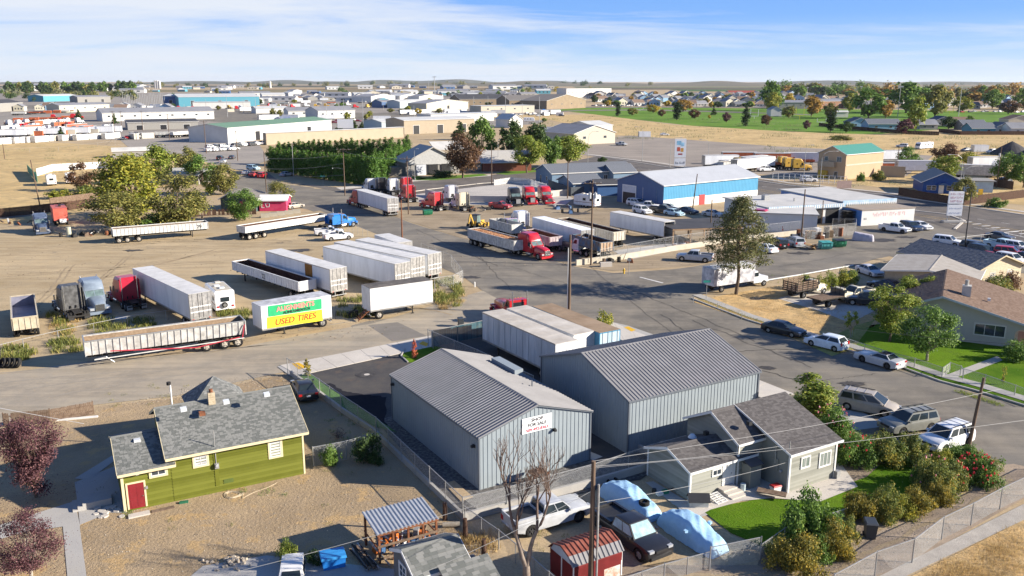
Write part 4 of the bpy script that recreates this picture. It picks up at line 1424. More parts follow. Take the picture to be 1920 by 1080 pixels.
def board_fence(label,pts,h=1.8,m=None,w_=.14,post=2.4,group=None,gap=.012,rails=True,missing=0.0,cat='fence',name='wooden_fence'):
 P=[Vector((p[0],p[1])) for p in pts]
 t=thing(name,label,cat,(P[0].x,P[0].y,0),0,group)
 o=P[0]
 m=m or M_wood
 r=random.Random(len(label))
 b,rl=MB(),MB()
 for i in range(len(P)-1):
  a,c=P[i]-o,P[i+1]-o
  L=(c-a).length
  d=(c-a)/L
  nn=Vector((-d.y,d.x))
  n=max(1,round(L/post))
  for k in range(n+1):
   q=a+d*(L*k/n)+nn*.07
   MB().box(-.05,.05,-.05,.05,0,h+.05).obj('post',m,t,loc=(q.x,q.y,0),rz=math.atan2(d.y,d.x))
  for z in (.3,h-.3):
   rl.bar((a.x+nn.x*.035,a.y+nn.y*.035,z),(c.x+nn.x*.035,c.y+nn.y*.035,z),.05,.09)
  n=int(L/(w_+gap))
  for k in range(n):
   if r.random()<missing:
    continue
   u0=L*k/n
   p,q=a+d*(u0),a+d*(u0+w_)
   hh=h+r.uniform(-.03,.02)
   e=-nn*.02
   b.add([(p.x,p.y,.05),(q.x,q.y,.05),(q.x,q.y,hh),(p.x,p.y,hh),(p.x+e.x,p.y+e.y,.05),(q.x+e.x,q.y+e.y,.05),(q.x+e.x,q.y+e.y,hh),(p.x+e.x,p.y+e.y,hh)],[(0,1,2,3),(7,6,5,4),(3,2,6,7),(0,3,7,4),(1,5,6,2)])
 rl.obj('rail',m,t)
 b.obj('boards',m,t,kind='stuff')
 return t
def block_wall(label,pts,h,th,m,base=0.0,cat='wall',name='retaining_wall',cap=None):
 P=[Vector((p[0],p[1])) for p in pts]
 o=P[0]
 b=MB()
 for i in range(len(P)-1):
  a,c=P[i]-o,P[i+1]-o
  d=(c-a).normalized()
  n=Vector((-d.y,d.x))*th/2
  e=d*(th/2 if i else 0)
  a2=a
  q=[a2+n,c+n,c-n,a2-n]
  b.add([(p.x,p.y,base) for p in q]+[(p.x,p.y,base+h-i*.002) for p in q],[(3,2,1,0),(4,5,6,7),(0,1,5,4),(1,2,6,5),(2,3,7,6),(3,0,4,7)])
 ob=b.obj(name,m,loc=(o.x,o.y,0))
 return tag(ob,label,cat)
def utility_pole(label,loc,h,arms=((0.6,2.4),),r=.15,lean=(0,0),transformer=0,rz=0,group='wooden utility poles',lamp=None,m=None,conduit=False):
 t=thing('utility_pole',label,'utility pole',(loc[0],loc[1],0),rz,group)
 MB().tube([(0,0,-.1),(lean[0]*.5,lean[1]*.5,h/2),(lean[0],lean[1],h)],r,r*.66,10).obj('pole',m or M_pole,t,smooth=40)
 for dz,ln in arms:
  z=h-dz
  MB().box(lean[0]-ln/2,lean[0]+ln/2,lean[1]-r-.12,lean[1]-r*.7,z,z+.12).obj('crossarm',M_wood,t)
  for k in range(4):
   x=lean[0]-ln/2+.1+(ln-.2)*k/3
   MB().cyl((x,lean[1]-r-.05,z+.2),.045,.16,'z',8).obj('insulator',M_steel,t)
  for s_ in (-1,1):
   MB().bar((lean[0]+s_*ln*.28,lean[1]-r-.04,z),(lean[0],lean[1]-r*.8,z-.55),.03).obj('brace',M_wood,t)
 for k in range(transformer):
  s_=(-1,1,0)[k]
  b=MB().cyl((lean[0]+s_*.42,lean[1]-.28,h-2.3),.24,.85,'z',12)
  b.cyl((lean[0]+s_*.42,lean[1]-.28,h-1.82),.06,.2,'z',6)
  b.obj('transformer',mat('transformer_grey',(.40,.41,.41),rough=.5),t,smooth=40)
 if conduit:
  MB().cyl((-.22,-.1,h*.42),.05,h*.84,'z',8).obj('conduit',M_trimw,t)
 if lamp:
  a,ln,z=lamp
  c,s_=math.cos(a-rz),math.sin(a-rz)
  MB().tube([(0,0,z),(c*ln*.5,s_*ln*.5,z+.35),(c*ln,s_*ln,z+.35)],.03,.03,6).obj('lamp_arm',M_steel,t)
  MB().cyl((c*(ln+.2),s_*(ln+.2),z+.3),.16,.14,'z',10,.1).obj('lamp_head',M_steel,t)
 return t
def street_light(label,loc,h,arm,ang,m=None,group='curved-arm street lights',r=.09):
 t=thing('street_light',label,'street light',(loc[0],loc[1],0),ang,group)
 pts=[(0,0,0),(0,0,h*.8),(arm*.12,0,h*.93),(arm*.45,0,h),(arm,0,h+.05)]
 MB().tube(pts[:2],r,r*.7,8).obj('pole',m or M_steel,t)
 MB().tube(pts[1:],r*.7,r*.45,8).obj('arm',m or M_steel,t)
 MB().box(arm-.1,arm+.65,-.15,.15,h-.05,h+.12).obj('lamp_head',m or M_steel,t)
 MB().cyl((0,0,.2),.18,.4,'z',8).obj('footing',M_conc2,t)
 return t
def wire(label,a,b,sag=.6,r=.012,m=None,n=14,group='overhead cables'):
 a,b=Vector(a),Vector(b)
 pts=[]
 for i in range(n+1):
  f=i/n
  p=a.lerp(b,f)
  p.z-=sag*4*f*(1-f)
  pts.append(p-a)
 o=MB().tube(pts,r,r,4).obj('overhead_cable',m or M_wire,loc=tuple(a))
 return tag(o,label,'cable',group)
# ================ the two metal shops and what surrounds them
def ray(u,v):
 a=(u-960)/FOC
 b=(540-v)/FOC
 return Vector((0,0,CAM_H)),Vector((a,CP+b*SP,-SP+b*CP))
def hit(root,axis,val,u,v):
 """local point where a sight line meets the plane x=val or y=val or z=val of a thing's own frame"""
 o,d=ray(u,v)
 rz=root.rotation_euler[2]
 c,s=math.cos(-rz),math.sin(-rz)
 def tl(p,vec=False):
  q=p if vec else p-root.location
  return Vector((q.x*c-q.y*s,q.x*s+q.y*c,q.z))
 o2,d2=tl(o),tl(d,True)
 k='xyz'.index(axis)
 return o2+d2*((val-o2[k])/d2[k])
def sign_plane(par,u0,v0,u1,v1,axis,val):
 return hit(par,axis,val,u0,v0),hit(par,axis,val,u1,v1)
M_shop=mat('shop_siding_grey',(.245,.28,.30),rough=.5,var=.06,scale=.5,spec=.3)
M_shopr=mat('shop_roof_grey',(.215,.21,.21),rough=.8,var=.09,scale=.6,spec=.1)
M_shoptrim=mat('shop_trim',(.12,.135,.155),rough=.45,var=.06)
HD=R(30.5)
def at_roofcorner(u,v,z):
 p=G(u,v,z)
 return (p.x,p.y,0)
b1=thing('metal_building','lower grey ribbed metal shop with the SHOP FOR SALE sign on its gable','building',at_roofcorner(898,820,3.95),R(31.2))
F1=gable_block(b1,0,9.4,0,14.9,-.05,3.9,1.42,'y',M_shop,M_shopr,over=.12,style='metal',clad='rib',trim=M_shoptrim,sp=.34,faces='FRLB',thick=.08)
for x,y in ((0,0),(9.4,0),(0,14.9),(9.4,14.9)):
 MB().box(x-.06 if x==0 else x-.06,x+.06,y-.06,y+.06,0,3.9).obj('corner_trim',M_shoptrim,b1)
def wall_lamp(par,T,x,z,m=None,n='wall_lamp'):
 b=MB(T)
 b.box(x-.12,x+.12,z-.1,z+.12,.04,.12)
 b.prism([(x-.1,z-.08),(x+.1,z-.08),(x+.07,z+.1),(x-.07,z+.1)],'z',.12,.3)
 return b.obj(n,m or M_blk,par)
wall_lamp(b1,F1['L'],.5,3.3)
wall_lamp(b1,F1['L'],14.3,3.1)
p=hit(b1,'y',0,1038,805)
wall_lamp(b1,F1['F'],p.x,p.z)
MB().box(8.1,8.9,8.6,12.4,3.9,4.75).obj('roof_curb',M_shop,b1)
MB().cyl((7.6,5.2,4.75),.05,.6,'z',8).obj('vent_pipe',M_shoptrim,b1)
A=hit(b1,'y',-.06,979,787);Bq=hit(b1,'y',-.06,1034,773);Cq=hit(b1,'y',-.06,1035,800);D=hit(b1,'y',-.06,979,816)
M_ban=mat('banner_white',(.78,.78,.77),rough=.5,var=.03)
ban=thing('banner','white SHOP FOR SALE banner with a red phone number on the gable','banner',b1.matrix_world@Vector((0,0,0)))
ban.location=b1.location
ban.rotation_euler=b1.rotation_euler
y=-.07
x0,x1,z0,z1=(A.x+D.x)/2,(Bq.x+Cq.x)/2,(Cq.z+D.z)/2,(A.z+Bq.z)/2
MB().box(x0,x1,y,y+.012,z0,z1).obj('banner_sheet',M_ban,ban)
bw,bh=x1-x0,z1-z0
xm=(x0+x1)/2
M_btxt=mat('print_dark',(.03,.03,.035),rough=.6,var=.05)
M_rtxt=mat('print_red',(.42,.02,.05),rough=.6,var=.05)
text('SHOP',ban,(xm,y-.004,z0+bh*.70),0,bh*.30,M_btxt,'lettering',squash=1.15,bold=.012)
text('FOR SALE',ban,(xm,y-.004,z0+bh*.39),0,bh*.30,M_btxt,'lettering',squash=1.08,bold=.012)
text('509-492-8363',ban,(xm,y-.004,z0+bh*.08),0,bh*.26,M_rtxt,'phone_number',squash=1.12,bold=.010)
b2=thing('metal_building','taller grey ribbed metal shop behind the grey house','building',at_roofcorner(1180,751,4.35),R(30.2))
F2=gable_block(b2,0,13.4,0,12.3,-.05,4.3,2.0,'x',M_shop,M_shopr,over=.14,style='metal',clad='rib',trim=M_shoptrim,sp=.34,faces='FRL',thick=.08)
for x,y in ((0,0),(13.4,0),(0,12.3)):
 MB().box(x-.07,x+.07,y-.07,y+.07,0,4.3).obj('corner_trim',M_shoptrim,b2)
def loc2w(root,x,y):
 c,s=math.cos(root.rotation_euler[2]),math.sin(root.rotation_euler[2])
 return Vector((root.location.x+x*c-y*s,root.location.y+x*s+y*c))
def lsheet(name,root,pts,z,m):
 return sheet(name,None,z,m,pts=[loc2w(root,x,y) for x,y in pts])
yard=gp((557,700),(800,652),(905,610),(1010,600),(1130,640),(1230,690),(1180,860),(1000,800),(720,800))
sheet('shop_driveway',None,.026,M_asph2,pts=gp((547,695),(806,655),(812,645),(905,612),(1165,632),(1290,700),(1420,760),(1200,900),(880,945),(745,820)))
sheet('gravel',None,.034,M_gravel,pts=gp((705,790),(800,760),(1108,862),(1230,862),(1250,880),(1112,920),(868,975),(790,885)))
sheet('concrete_pad',None,.040,M_conc,pts=gp((1100,845),(1130,857),(1112,864),(1085,850)))
def squares(name,pts0,pts1,n,z,m,gap=.04):
 """concrete slabs between two ground lines, each slab its own piece"""
 par=thing(name,name,'x') if False else None
 A,Bq=G(*pts0[0]),G(*pts0[1])
 D,Cq=G(*pts1[0]),G(*pts1[1])
 out=[]
 for i in range(n):
  f0,f1=i/n,(i+1)/n
  L=(Bq-A).length
  e=gap/L
  q=[A.lerp(Bq,f0+e/2),A.lerp(Bq,f1-e/2),D.lerp(Cq,f1-e/2),D.lerp(Cq,f0+e/2)]
  b=MB()
  b.add([(v.x,v.y,0) for v in q]+[(v.x,v.y,z+rnd.uniform(-.004,.004)) for v in q],[(4,5,6,7),(0,1,5,4),(1,2,6,5),(2,3,7,6),(3,0,4,7)])
  out.append(b)
 return out
walk=sheet('sidewalk',[(520,688),(806,630),(812,645),(545,706)],.05,M_conc2)
for b in squares('slab',((525,686),(810,630)),((560,705),(822,648)),8,.075,M_conc):
 b.obj('slab',M_conc,walk)
sheet('tactile_plate',[(547,683),(560,681),(577,690),(560,694)],.082,M_yel)
sheet('tactile_plate',[(785,646),(793,641),(803,645),(800,651)],.082,M_yel)
walk2=sheet('sidewalk',[(1130,600),(1180,612),(1225,628),(1195,640),(1150,630)],.05,M_conc2)
for b in squares('slab',((1120,594),(1490,740)),((1145,630),(1440,752)),9,.075,M_conc):
 b.obj('slab',M_conc,walk2)
sheet('tactile_plate',[(1170,615),(1178,613),(1192,620),(1184,623)],.086,M_yel)
sheet('lawn',[(755,668),(762,655),(800,648),(830,652),(790,682),(765,680)],.05,M_lawn)
strip('kerb',gp((765,680),(752,668),(760,655)),.12,.03,M_conc2,h=.1)
sheet('lawn',[(1152,622),(1180,640),(1215,640),(1180,628)],.05,M_lawn)
grass=sheet('lawn',[(548,702),(578,698),(602,718),(745,812),(700,800),(640,762),(572,716)],.06,gmat('pale_lawn',[(.10,.20,.055),(.14,.25,.08),(.09,.15,.05)],(.3,.9),bscale=8,bump=.5))
block_wall('low grey block wall along the shop yard next to the green house',gp((545,703),(600,742),(640,772),(700,812),(870,975)),.45,.2,M_conc2)
block_wall('pale concrete retaining wall below the gravel beside the silver pickup',gp((868,978),(1112,912),(1250,872),(1180,838)),.6,.2,M_conc2)
chain_fence('tall chain link fence along the long wall of the shop yard left side',gp((540,703),(600,745),(640,774),(706,820),(868,978)),h=1.7,post=2.6,mesh=.11,group=None)
chain_fence('chain link fence above the gravel in front of the SHOP FOR SALE building',gp((868,978),(950,958),(1112,912),(1240,868)),h=1.2,post=2.8,mesh=.11,base=.5)
chain_fence('short chain link fence from the green house corner to the shop yard fence',gp((588,874),(650,862),(704,846)),h=1.5,post=3,mesh=.11)
M_slat=mat('slat_teal',(.012,.055,.075),rough=.5,island=.6,col2=(.03,.10,.13))
chain_fence('teal slatted gate fence left of the trailers behind the shops',gp((810,652),(905,632),(912,628)),h=1.9,post=3,mesh=0,slats=M_slat)
chain_fence('tall chain link fence behind the lower shop running to the trailers',gp((803,650),(812,654),(895,690),(1000,742)),h=1.9,post=3.2,mesh=.14)
tag(MB().add([(v.x,v.y,zz) for v,zz in zip(gp((832,908),(852,904),(887,935),(864,942)),(.1,.12,.14,.1))]+[(v.x,v.y,zz-.02) for v,zz in zip(gp((832,908),(852,904),(887,935),(864,942)),(.1,.12,.14,.1))],[(0,1,2,3),(7,6,5,4),(0,4,5,1),(1,5,6,2),(2,6,7,3),(3,7,4,0)]).obj('plywood_sheet',mat('osb',(.33,.24,.14),rough=.85,col2=(.46,.35,.22),scale=6)),'tan plywood sheet lying on the gravel by the shop corner','plywood')
t=thing('junk_heap','pile of dark metal junk against the shop front behind the bare tree','junk',tuple(G3(1008,905)),HD)
r=random.Random(5)
for k in range(16):
 a=Vector((r.uniform(-1,1),r.uniform(-.3,.3),r.uniform(0,.2)))
 q=a+Vector((r.uniform(-.8,.8),r.uniform(-.2,.2),r.uniform(.3,1.3)))
 MB().bar(a,q,r.uniform(.03,.09)).obj('metal_piece',(M_frame,M_rust,M_steel)[k%3],t)
MB().box(-.6,.5,-.3,.35,.8,.95).obj('junk_tray',M_woodd,t)
# ================ green house
g=G(235,960)
gh=thing('green_house','green clapboard house with grey shingle roof and a red front door','house',(g.x,g.y,0),R(28.5))
M_gsid=mat('green_siding',(.092,.10,.010),rough=.6,col2=(.14,.15,.022),scale=.7,island=.55)
M_ctrim=mat('cream_trim',(.62,.53,.33),rough=.6,var=.06)
gable_block(gh,3.05,11.9,0,8.6,0,3.3,1.85,'x',M_gsid,M_shg,over=.35,style='shingle',clad='lap',cs=.2,trim=M_ctrim,faces='FLR',tabw=.26,expo=.14)
gable_block(gh,0,3.05,.02,6.6,0,2.78,1.15,'x',M_gsid,M_shg,over=.35,style='shingle',clad='lap',cs=.2,trim=M_ctrim,faces='FL',tabw=.26,expo=.14,over_end=.25)
F=wall_faces(0,11.9,0,8.6)['F']
FL=wall_faces(0,11.9,.02,6.6)
def wrect(root,T,u0,v0,u1,v1,mull,casing=.13,cm=None,pane=None,yv=0.0,frame=None):
 a=hit(root,'y',yv,u0,v0)
 c=hit(root,'y',yv,u1,v1)
 return window(root,T,a.x,min(a.z,c.z),c.x-a.x,abs(a.z-c.z),mull,casing=casing,casing_m=cm,pane=pane,out=.04,frame=frame)
wrect(gh,F,283.5,893,309.5,873.5,(2,1),cm=M_ctrim,pane=M_pane)
wrect(gh,F,365.5,874,387,852.5,(2,2),cm=M_ctrim,pane=M_paneb)
wrect(gh,F,507,857,525,822.5,(1,2),cm=M_ctrim,pane=mat('window_curtain',(.5,.5,.5),rough=.4,var=.1))
a=hit(gh,'y',0,243.5,955);c=hit(gh,'y',0,268.5,902)
door(gh,F,a.x,.12,c.x-a.x,c.z-.15,mat('red_door',(.20,.015,.02),rough=.45),casing=.11,casing_m=M_ctrim,out=.05)
wall_lamp(gh,F,.95,2.62,M_trimw)
for x in (0,11.9):
 MB().box(x-.07,x+.10 if x==0 else x+.05,-.05,.12,0,2.75 if x==0 else 3.3).obj('corner_board',M_ctrim,gh)
MB().box(1.35,1.5,-.12,-.03,1.35,1.55).obj('mailbox',M_steel,gh)
a=hit(gh,'y',-.05,406,871)
MB().box(a.x-.14,a.x+.14,-.2,-.04,a.z-.25,a.z+.12).obj('meter_box',M_steel,gh)
MB().cyl((a.x,-.24,a.z),.1,.1,'y',12).obj('meter_dial',M_lamp,gh)
MB().cyl((a.x-.02,-.08,(a.z+4.6)/2),.03,4.6-a.z,'z',8).obj('electric_mast',M_steel,gh)
MB().box(a.x-.16,a.x+.1,-.06,-.035,.5,3.1).obj('conduit_chase',M_gsid,gh)
b=MB().box(6.3,6.95,-.055,-.035,.55,.85)
b.obj('crawl_vent',mat('vent_green',(.09,.12,.03),rough=.7),gh)
def on_roof(y,eave=3.3,over=.0,rise=1.85,half=4.3,th=.12):
 return eave+rise*(y/half)+th
z=on_roof(3.75)
a=hit(gh,'z',4.9,403,770)
cx,cy=a.x,3.9
b=MB()
for k in range(7):
 for (x0,x1,y0,y1) in ((-.24,.23,-.22,-.12),(-.24,.23,.12,.22),(-.24,-.14,-.11,.11),(.13,.23,-.11,.11)):
  b.box(cx+x0,cx+x1,cy+y0,cy+y1,z-.3+k*.17,z-.3+k*.17+.155)
b.box(cx-.2,cx+.2,cy-.18,cy+.18,z-.4,z+.78)
ch=b.obj('chimney',mat('cream_brick',(.36,.29,.19),rough=.85,col2=(.50,.42,.30),scale=5),gh)
MB().cyl((cx,cy,z+.98),.13,.25,'z',10).obj('chimney_pot',M_rust,ch)
M_skyl=mat('vent_white',(.55,.57,.58),rough=.4,var=.05)
for (u,v,nm) in ((344,768,'roof_vent'),(424,754,'roof_vent'),(500,740,'roof_vent'),(379,776,'roof_vent'),(413,785,'vent_pipe'),(473,798,'vent_pipe')):
 q=hit(gh,'z',4.6,u,v)
 for _ in range(3):
  zz=on_roof(q.y)
  q=hit(gh,'z',zz,u,v)
 if nm=='roof_vent':
  MB().prism([(q.y-.18,q.z-.1),(q.y+.18,q.z+.02),(q.y+.18,q.z+.16),(q.y-.18,q.z+.10)],'x',q.x-.2,q.x+.2).obj(nm,M_skyl if u!=379 else M_rust,gh)
 else:
  MB().cyl((q.x,q.y,q.z+.12),.05,.4,'z',8).obj(nm,M_steel,gh)
q=hit(gh,'z',3.9,257,823)
MB().box(q.x-.22,q.x+.2,q.y-.2,q.y+.18,3.45,3.9).obj('roof_vent',M_skyl,gh)
hx0,hx1,hy0,hy1=5.4,9.9,8.6,12.0
MB().box(hx0+.3,hx1-.3,hy0,hy1-.3,0,3.1).obj('rear_wall',M_gsid,gh)
ap=Vector(((hx0+hx1)/2,(hy0+hy1)/2-.3,5.05))
cs=[Vector((hx0,hy0-.6,3.1)),Vector((hx1,hy0-.6,3.1)),Vector((hx1,hy1,3.1)),Vector((hx0,hy1,3.1))]
for k in range(4):
 roof_plane(gh,cs[k],cs[(k+1)%4],ap+(cs[(k+1)%4]-ap)*.004,ap+(cs[k]-ap)*.004,mat('shingle_tile_grey',(.12,.125,.12),rough=.9,island=.7,col2=(.22,.22,.21),scale=4),'shingle',.08,expo=.2,tabw=.35,name='hip_roof')
MB().cyl((4.4,9.4,3.9),.06,2.6,'z',8).obj('flue_pipe',M_trimw,gh)
MB().cyl((4.3,9.35,5.2),.16,.22,'z',10).obj('flue_cap',M_frame,gh)
tag(MB().box(0,1.3,-.55,0,0,.1).obj('doorstep',M_conc,loc=tuple(G3(240,967)),rz=R(28.5)),'concrete slab doorstep under the red door','doorstep')
tag(MB().box(0,1.4,-.35,0,0,.06).obj('plank',M_wood,loc=tuple(G3(284,958)),rz=R(28)),'grey plank lying along the foot of the green wall','plank')
rr=random.Random(8)
for k in range(11):
 u,v=rr.uniform(176,232),rr.uniform(952,972)
 p=G(u,v)
 n=6
 b=MB()
 s_=rr.uniform(.16,.32)
 ring=[(s_*rr.uniform(.7,1.1)*math.cos(2*PI*i/n),s_*rr.uniform(.6,1)*math.sin(2*PI*i/n)) for i in range(n)]
 b.prism(ring,'z',0,rr.uniform(.05,.12))
 o=b.obj('flagstone',M_conc,loc=(p.x,p.y,.01),rz=rr.uniform(0,3))
 tag(o,'flat broken flagstone edging the dirt beside the red door walkway','stone','flagstones left of the red door')
pts=[]
hc=G(437,928)
for k in range(60):
 a=k*.33
 rad=.32+.25*(k/60)+.05*math.sin(k)
 pts.append((rad*1.2*math.cos(a),rad*math.sin(a),.03+.004*(k%7)))
for k in range(12):
 f=k/11
 q=G(455+65*f,935-30*f)-hc
 pts.append((q.x,q.y+.15*math.sin(f*6),.03))
o=MB().tube(pts,.018,.018,5).obj('garden_hose',mat('hose',(.48,.40,.28),rough=.6),loc=(hc.x,hc.y,.0))
tag(o,'beige garden hose coiled on the dirt by the green wall','hose')
tag(MB().box(-.28,.28,-.12,.12,0,.12).obj('splash_block',mat('green_plastic',(.02,.13,.07),rough=.5),loc=tuple(G3(345,943)),rz=R(20)),'dark green splash block on the dirt in front of the green wall','drain block')
sheet('walkway',[(140,905),(232,868),(232,925),(238,962),(205,962),(150,985),(145,940)],.03,M_conc2)
sheet('walkway',[(0,985),(140,940),(150,985),(150,992),(165,1100),(200,1300),(160,1300),(128,1100),(118,988),(40,1000),(0,1012)],.034,M_conc2)
sheet('walkway',[(140,898),(210,855),(218,862),(168,900)],.038,M_conc2)
st=thing('concrete_steps','low concrete steps in the shade at the west end of the green house','steps',tuple(G3(212,945)),R(28.5))
for k in range(3):
 MB().box(-2.4+.3*k+.001*k,-.05,-.1+.0,1.5-.1*k,.16*k,.16*(k+1)).obj('step',M_conc2,st)
chain_fence('open chain link gate leaning at the right corner of the green house',gp((555,883),(566,862)),h=1.7,post=2,mesh=.1)
# ================ grey house
g=G(1292,938)
M_ghs=mat('sage_siding',(.20,.20,.17),rough=.65,col2=(.27,.27,.235),scale=.8,island=.5)
hs=thing('grey_house','grey clapboard house with brown-grey shingle roofs and white trim','house',(g.x,g.y,0),R(30))
gable_block(hs,0,5.75,0,4.4,0,2.12,.82,'x',M_ghs,M_shd,over=.25,style='shingle',clad='lap',cs=.15,faces='FL',expo=.15)
gable_block(hs,4.3,11.2,.0,5.2,0,3.25,1.35,'x',M_ghs,M_shd,over=.28,style='shingle',clad='lap',cs=.15,faces='FL',expo=.15)
wg=MB()
wg.prism([(-2.55,0),(1.0,0),(1.0,4.05),(-2.55,2.95)],'x',6.6,11.2)
ww=wg.obj('wall',M_ghs,hs)
for T,ln in ((wall_faces(6.6,11.2,-2.55,1)['F'],4.6),):
 c=MB(T)
 for k in range(20):
  c.add([(0,.147*k,.03),(ln,.147*k,.03),(ln,.147*k+.147,.004),(0,.147*k+.147,.004),(0,.147*k,.002),(ln,.147*k,.002)],[(0,1,2,3),(4,5,1,0)])
 c.obj('lap_siding',M_ghs,ww,kind='stuff')
roof_plane(hs,(6.3,-2.85,2.96),(11.5,-2.85,2.96),(11.5,2.65,4.78),(6.3,2.65,4.78),M_shd,'shingle',.12,expo=.15)
MB().prism([(-2.88,2.82),(2.65,4.66),(2.65,4.80),(-2.88,2.98)],'x',6.27,6.30).obj('rake_trim',M_trimw,hs)
MB().box(6.27,11.52,-2.91,-2.87,2.80,2.97).obj('fascia',M_trimw,hs)
W3=wall_faces(6.6,11.2,-2.55,1)
def wrect2(T,ox,yv,u0,v0,u1,v1,mull,pane,casing=.0):
 a=hit(hs,'y',yv,u0,v0);c=hit(hs,'y',yv,u1,v1)
 window(hs,T,a.x-ox,min(a.z,c.z),c.x-a.x,abs(a.z-c.z),mull,pane=pane,out=.05,casing=casing)
M_cur=mat('green_curtain',(.06,.10,.075),rough=.25,col2=(.35,.36,.34),scale=3,stretch=(4,4,.2))
wrect2(W3['F'],6.6,-2.55,1501,878,1518,854,(2,1),M_cur,.06)
wrect2(W3['F'],6.6,-2.55,1534.5,876,1557,844,(3,1),M_cur,.06)
WA=wall_faces(0,5.75,0,4.4)
wrect2(WA['F'],0,0,1335,893,1352,877,(2,1),M_pane,.05)
a=hit(hs,'y',0,1354,912)
door(hs,WA['F'],a.x,.35,.82,1.72,M_trimw,casing=.08,out=.05)
for x,y,zz in ((0,0,2.1),(0,4.4,2.1),(6.6,-2.55,2.95),(11.2,-2.55,2.95),(4.3,0,3.2),(5.75,0,2.1),(a.x+1.0,0,2.1)):
 MB().box(x-.07,x+.07,y-.07,y+.07,0,zz).obj('corner_board',M_trimw,hs)
MB().box(6.52,6.6,-1.6,-1.15,1.3,2.1).obj('breaker_box',M_ghs,hs)
MB().cyl((6.5,-1.9,1.35),.1,.12,'x',10).obj('meter_dial',M_lamp,hs)
MB().cyl((6.5,-1.35,2.4),.035,1.3,'z',8).obj('conduit',M_steel,hs)
MB().box(4.7,5.7,-.9,-.05,0,1.7).obj('lean_to_closet',M_ghs,hs)
roof_plane(hs,(4.6,-1.0,1.72),(5.85,-1.0,1.72),(5.85,0,2.05),(4.6,0,2.05),M_shd,'plain',.06,name='closet_roof')
for (u,v,nm) in ((1384,847,'vent_pipe'),(1481,838,'vent_pipe'),(1405,793,'roof_vent'),(1324,812,'roof_vent'),(1298,820,'roof_turbine')):
 zz={1384:2.9,1481:3.4,1405:4.3,1324:3.1,1298:2.95}[u]
 q=hit(hs,'z',zz,u,v)
 if nm=='vent_pipe':
  MB().cyl((q.x,q.y,zz+.1),.04,.55,'z',8).obj(nm,M_steel if u>1400 else M_frame,hs)
 elif nm=='roof_vent':
  MB().box(q.x-.15,q.x+.15,q.y-.15,q.y+.15,zz-.15,zz+.14).obj(nm,M_blk,hs)
 else:
  MB().cyl((q.x,q.y,zz+.12),.32,.22,'z',12,.16).obj(nm,M_skyl,hs,smooth=40)
MB().box(11.15,11.5,-2.9,-2.6,0,.6).obj('gas_meter',M_steel,hs)
sheet('patio',None,.042,M_conc,pts=[loc2w(hs,x,y) for x,y in ((-1.0,-2.0),(.3,-1.75),(3.0,-1.9),(5.0,-2.6),(7.5,-4.6),(11.5,-4.4),(13.4,-1.5),(13.2,.8),(11.2,.4),(11.2,-2.5),(6.6,-2.5),(6.6,0),(0,0),(-1.4,.2))])
stp=thing('concrete_steps','three concrete steps at the white side door of the grey house','steps',v3(loc2w(hs,2.5,0)),R(30))
for k in range(3):
 MB().box(.0,1.35,-1.5+.42*k,-.02,.11*k,.11*(k+1)).obj('step',M_conc,stp)
tag(MB().cyl((0,0,.25),.19,.5,'z',14).obj('propane_tank',mat('tank_blue',(.42,.50,.52),rough=.4),loc=v3(loc2w(hs,4.2,-.75)),smooth=40),'pale blue propane cylinder beside the concrete steps','gas cylinder')
MB_=MB().box(-.02,1.9,-.35,.35,0,.05)
tag(MB_.obj('wooden_board',M_wood,loc=v3(loc2w(hs,4.6,-1.7),.35),rz=R(-25)),'wooden board on the patio left of the storage closet','board')
bx=thing('storage_bin','white plastic bin with a red lid by the wing corner of the grey house','bin',v3(loc2w(hs,5.9,-2.1)),R(25))
MB().rings([[(-.3,-.2,0),(.3,-.2,0),(.3,.2,0),(-.3,.2,0)],[(-.35,-.24,.5),(.35,-.24,.5),(.35,.24,.5),(-.35,.24,.5)]]).obj('bin',M_trimw,bx)
MB().rings([[(-.38,-.27,.5),(.38,-.27,.5),(.38,.27,.5),(-.38,.27,.5)],[(-.33,-.22,.60),(.33,-.22,.60),(.33,.22,.60),(-.33,.22,.60)]]).obj('lid',mat('lid_red',(.35,.02,.02),rough=.4),bx)
dh=thing('dog_house','small white dog house with a black roof on the patio corner','dog house',tuple(G3(1318,948)),R(-2))
MB().prism([(-.35,0),(.35,0),(.35,.55),(0,.85),(-.35,.55)],'x',-.95,.3).obj('wall',mat('dog_wall',(.45,.45,.43),rough=.7),dh)
MB().box(.301,.31,-.16,.16,.05,.5).obj('doorway',M_blk,dh)
for s_ in (-1,1):
 roof_plane(dh,(-1.05,s_*.5,.46),(.4,s_*.5,.46),(.4,0,.92),(-1.05,0,.92),M_blk,'plain',.05)
pl=thing('wooden_pallet','white wooden pallet leaning beside the dog house','pallet',tuple(G3(1345,938)),R(35))
for k in range(6):
 MB().bar((-.5,-.45+k*.18,.05+k*.05),(.5,-.45+k*.18,.05+k*.05),.12,.02).obj('slat',M_trimw,pl)
for x in (-.45,0,.45):
 MB().bar((x,-.5,.02),(x,.5,.3),.05,.08).obj('stringer',M_trimw,pl)
pw=MB().box(-.25,.25,-.9,.9,0,.04).obj('ramp_board',M_wood,loc=tuple(G3(1368,928)),rz=R(35))
tag(pw,'wooden ramp board between the pallet and the concrete steps','board')
sheet('path',None,.028,M_conc2,pts=gp((1210,905),(1225,903),(1330,965),(1300,975)))
lm=thing('garden_tools','green trimmer and tools lying on the slab by the grey gable','tools',tuple(G3(1250,925)),R(20))
MB().bar((-.6,0,.1),(.9,.2,.25),.05).obj('shaft',M_blk,lm)
MB().box(-.3,.1,-.12,.18,0,.25).obj('motor',mat('tool_green',(.02,.18,.10),rough=.5),lm)
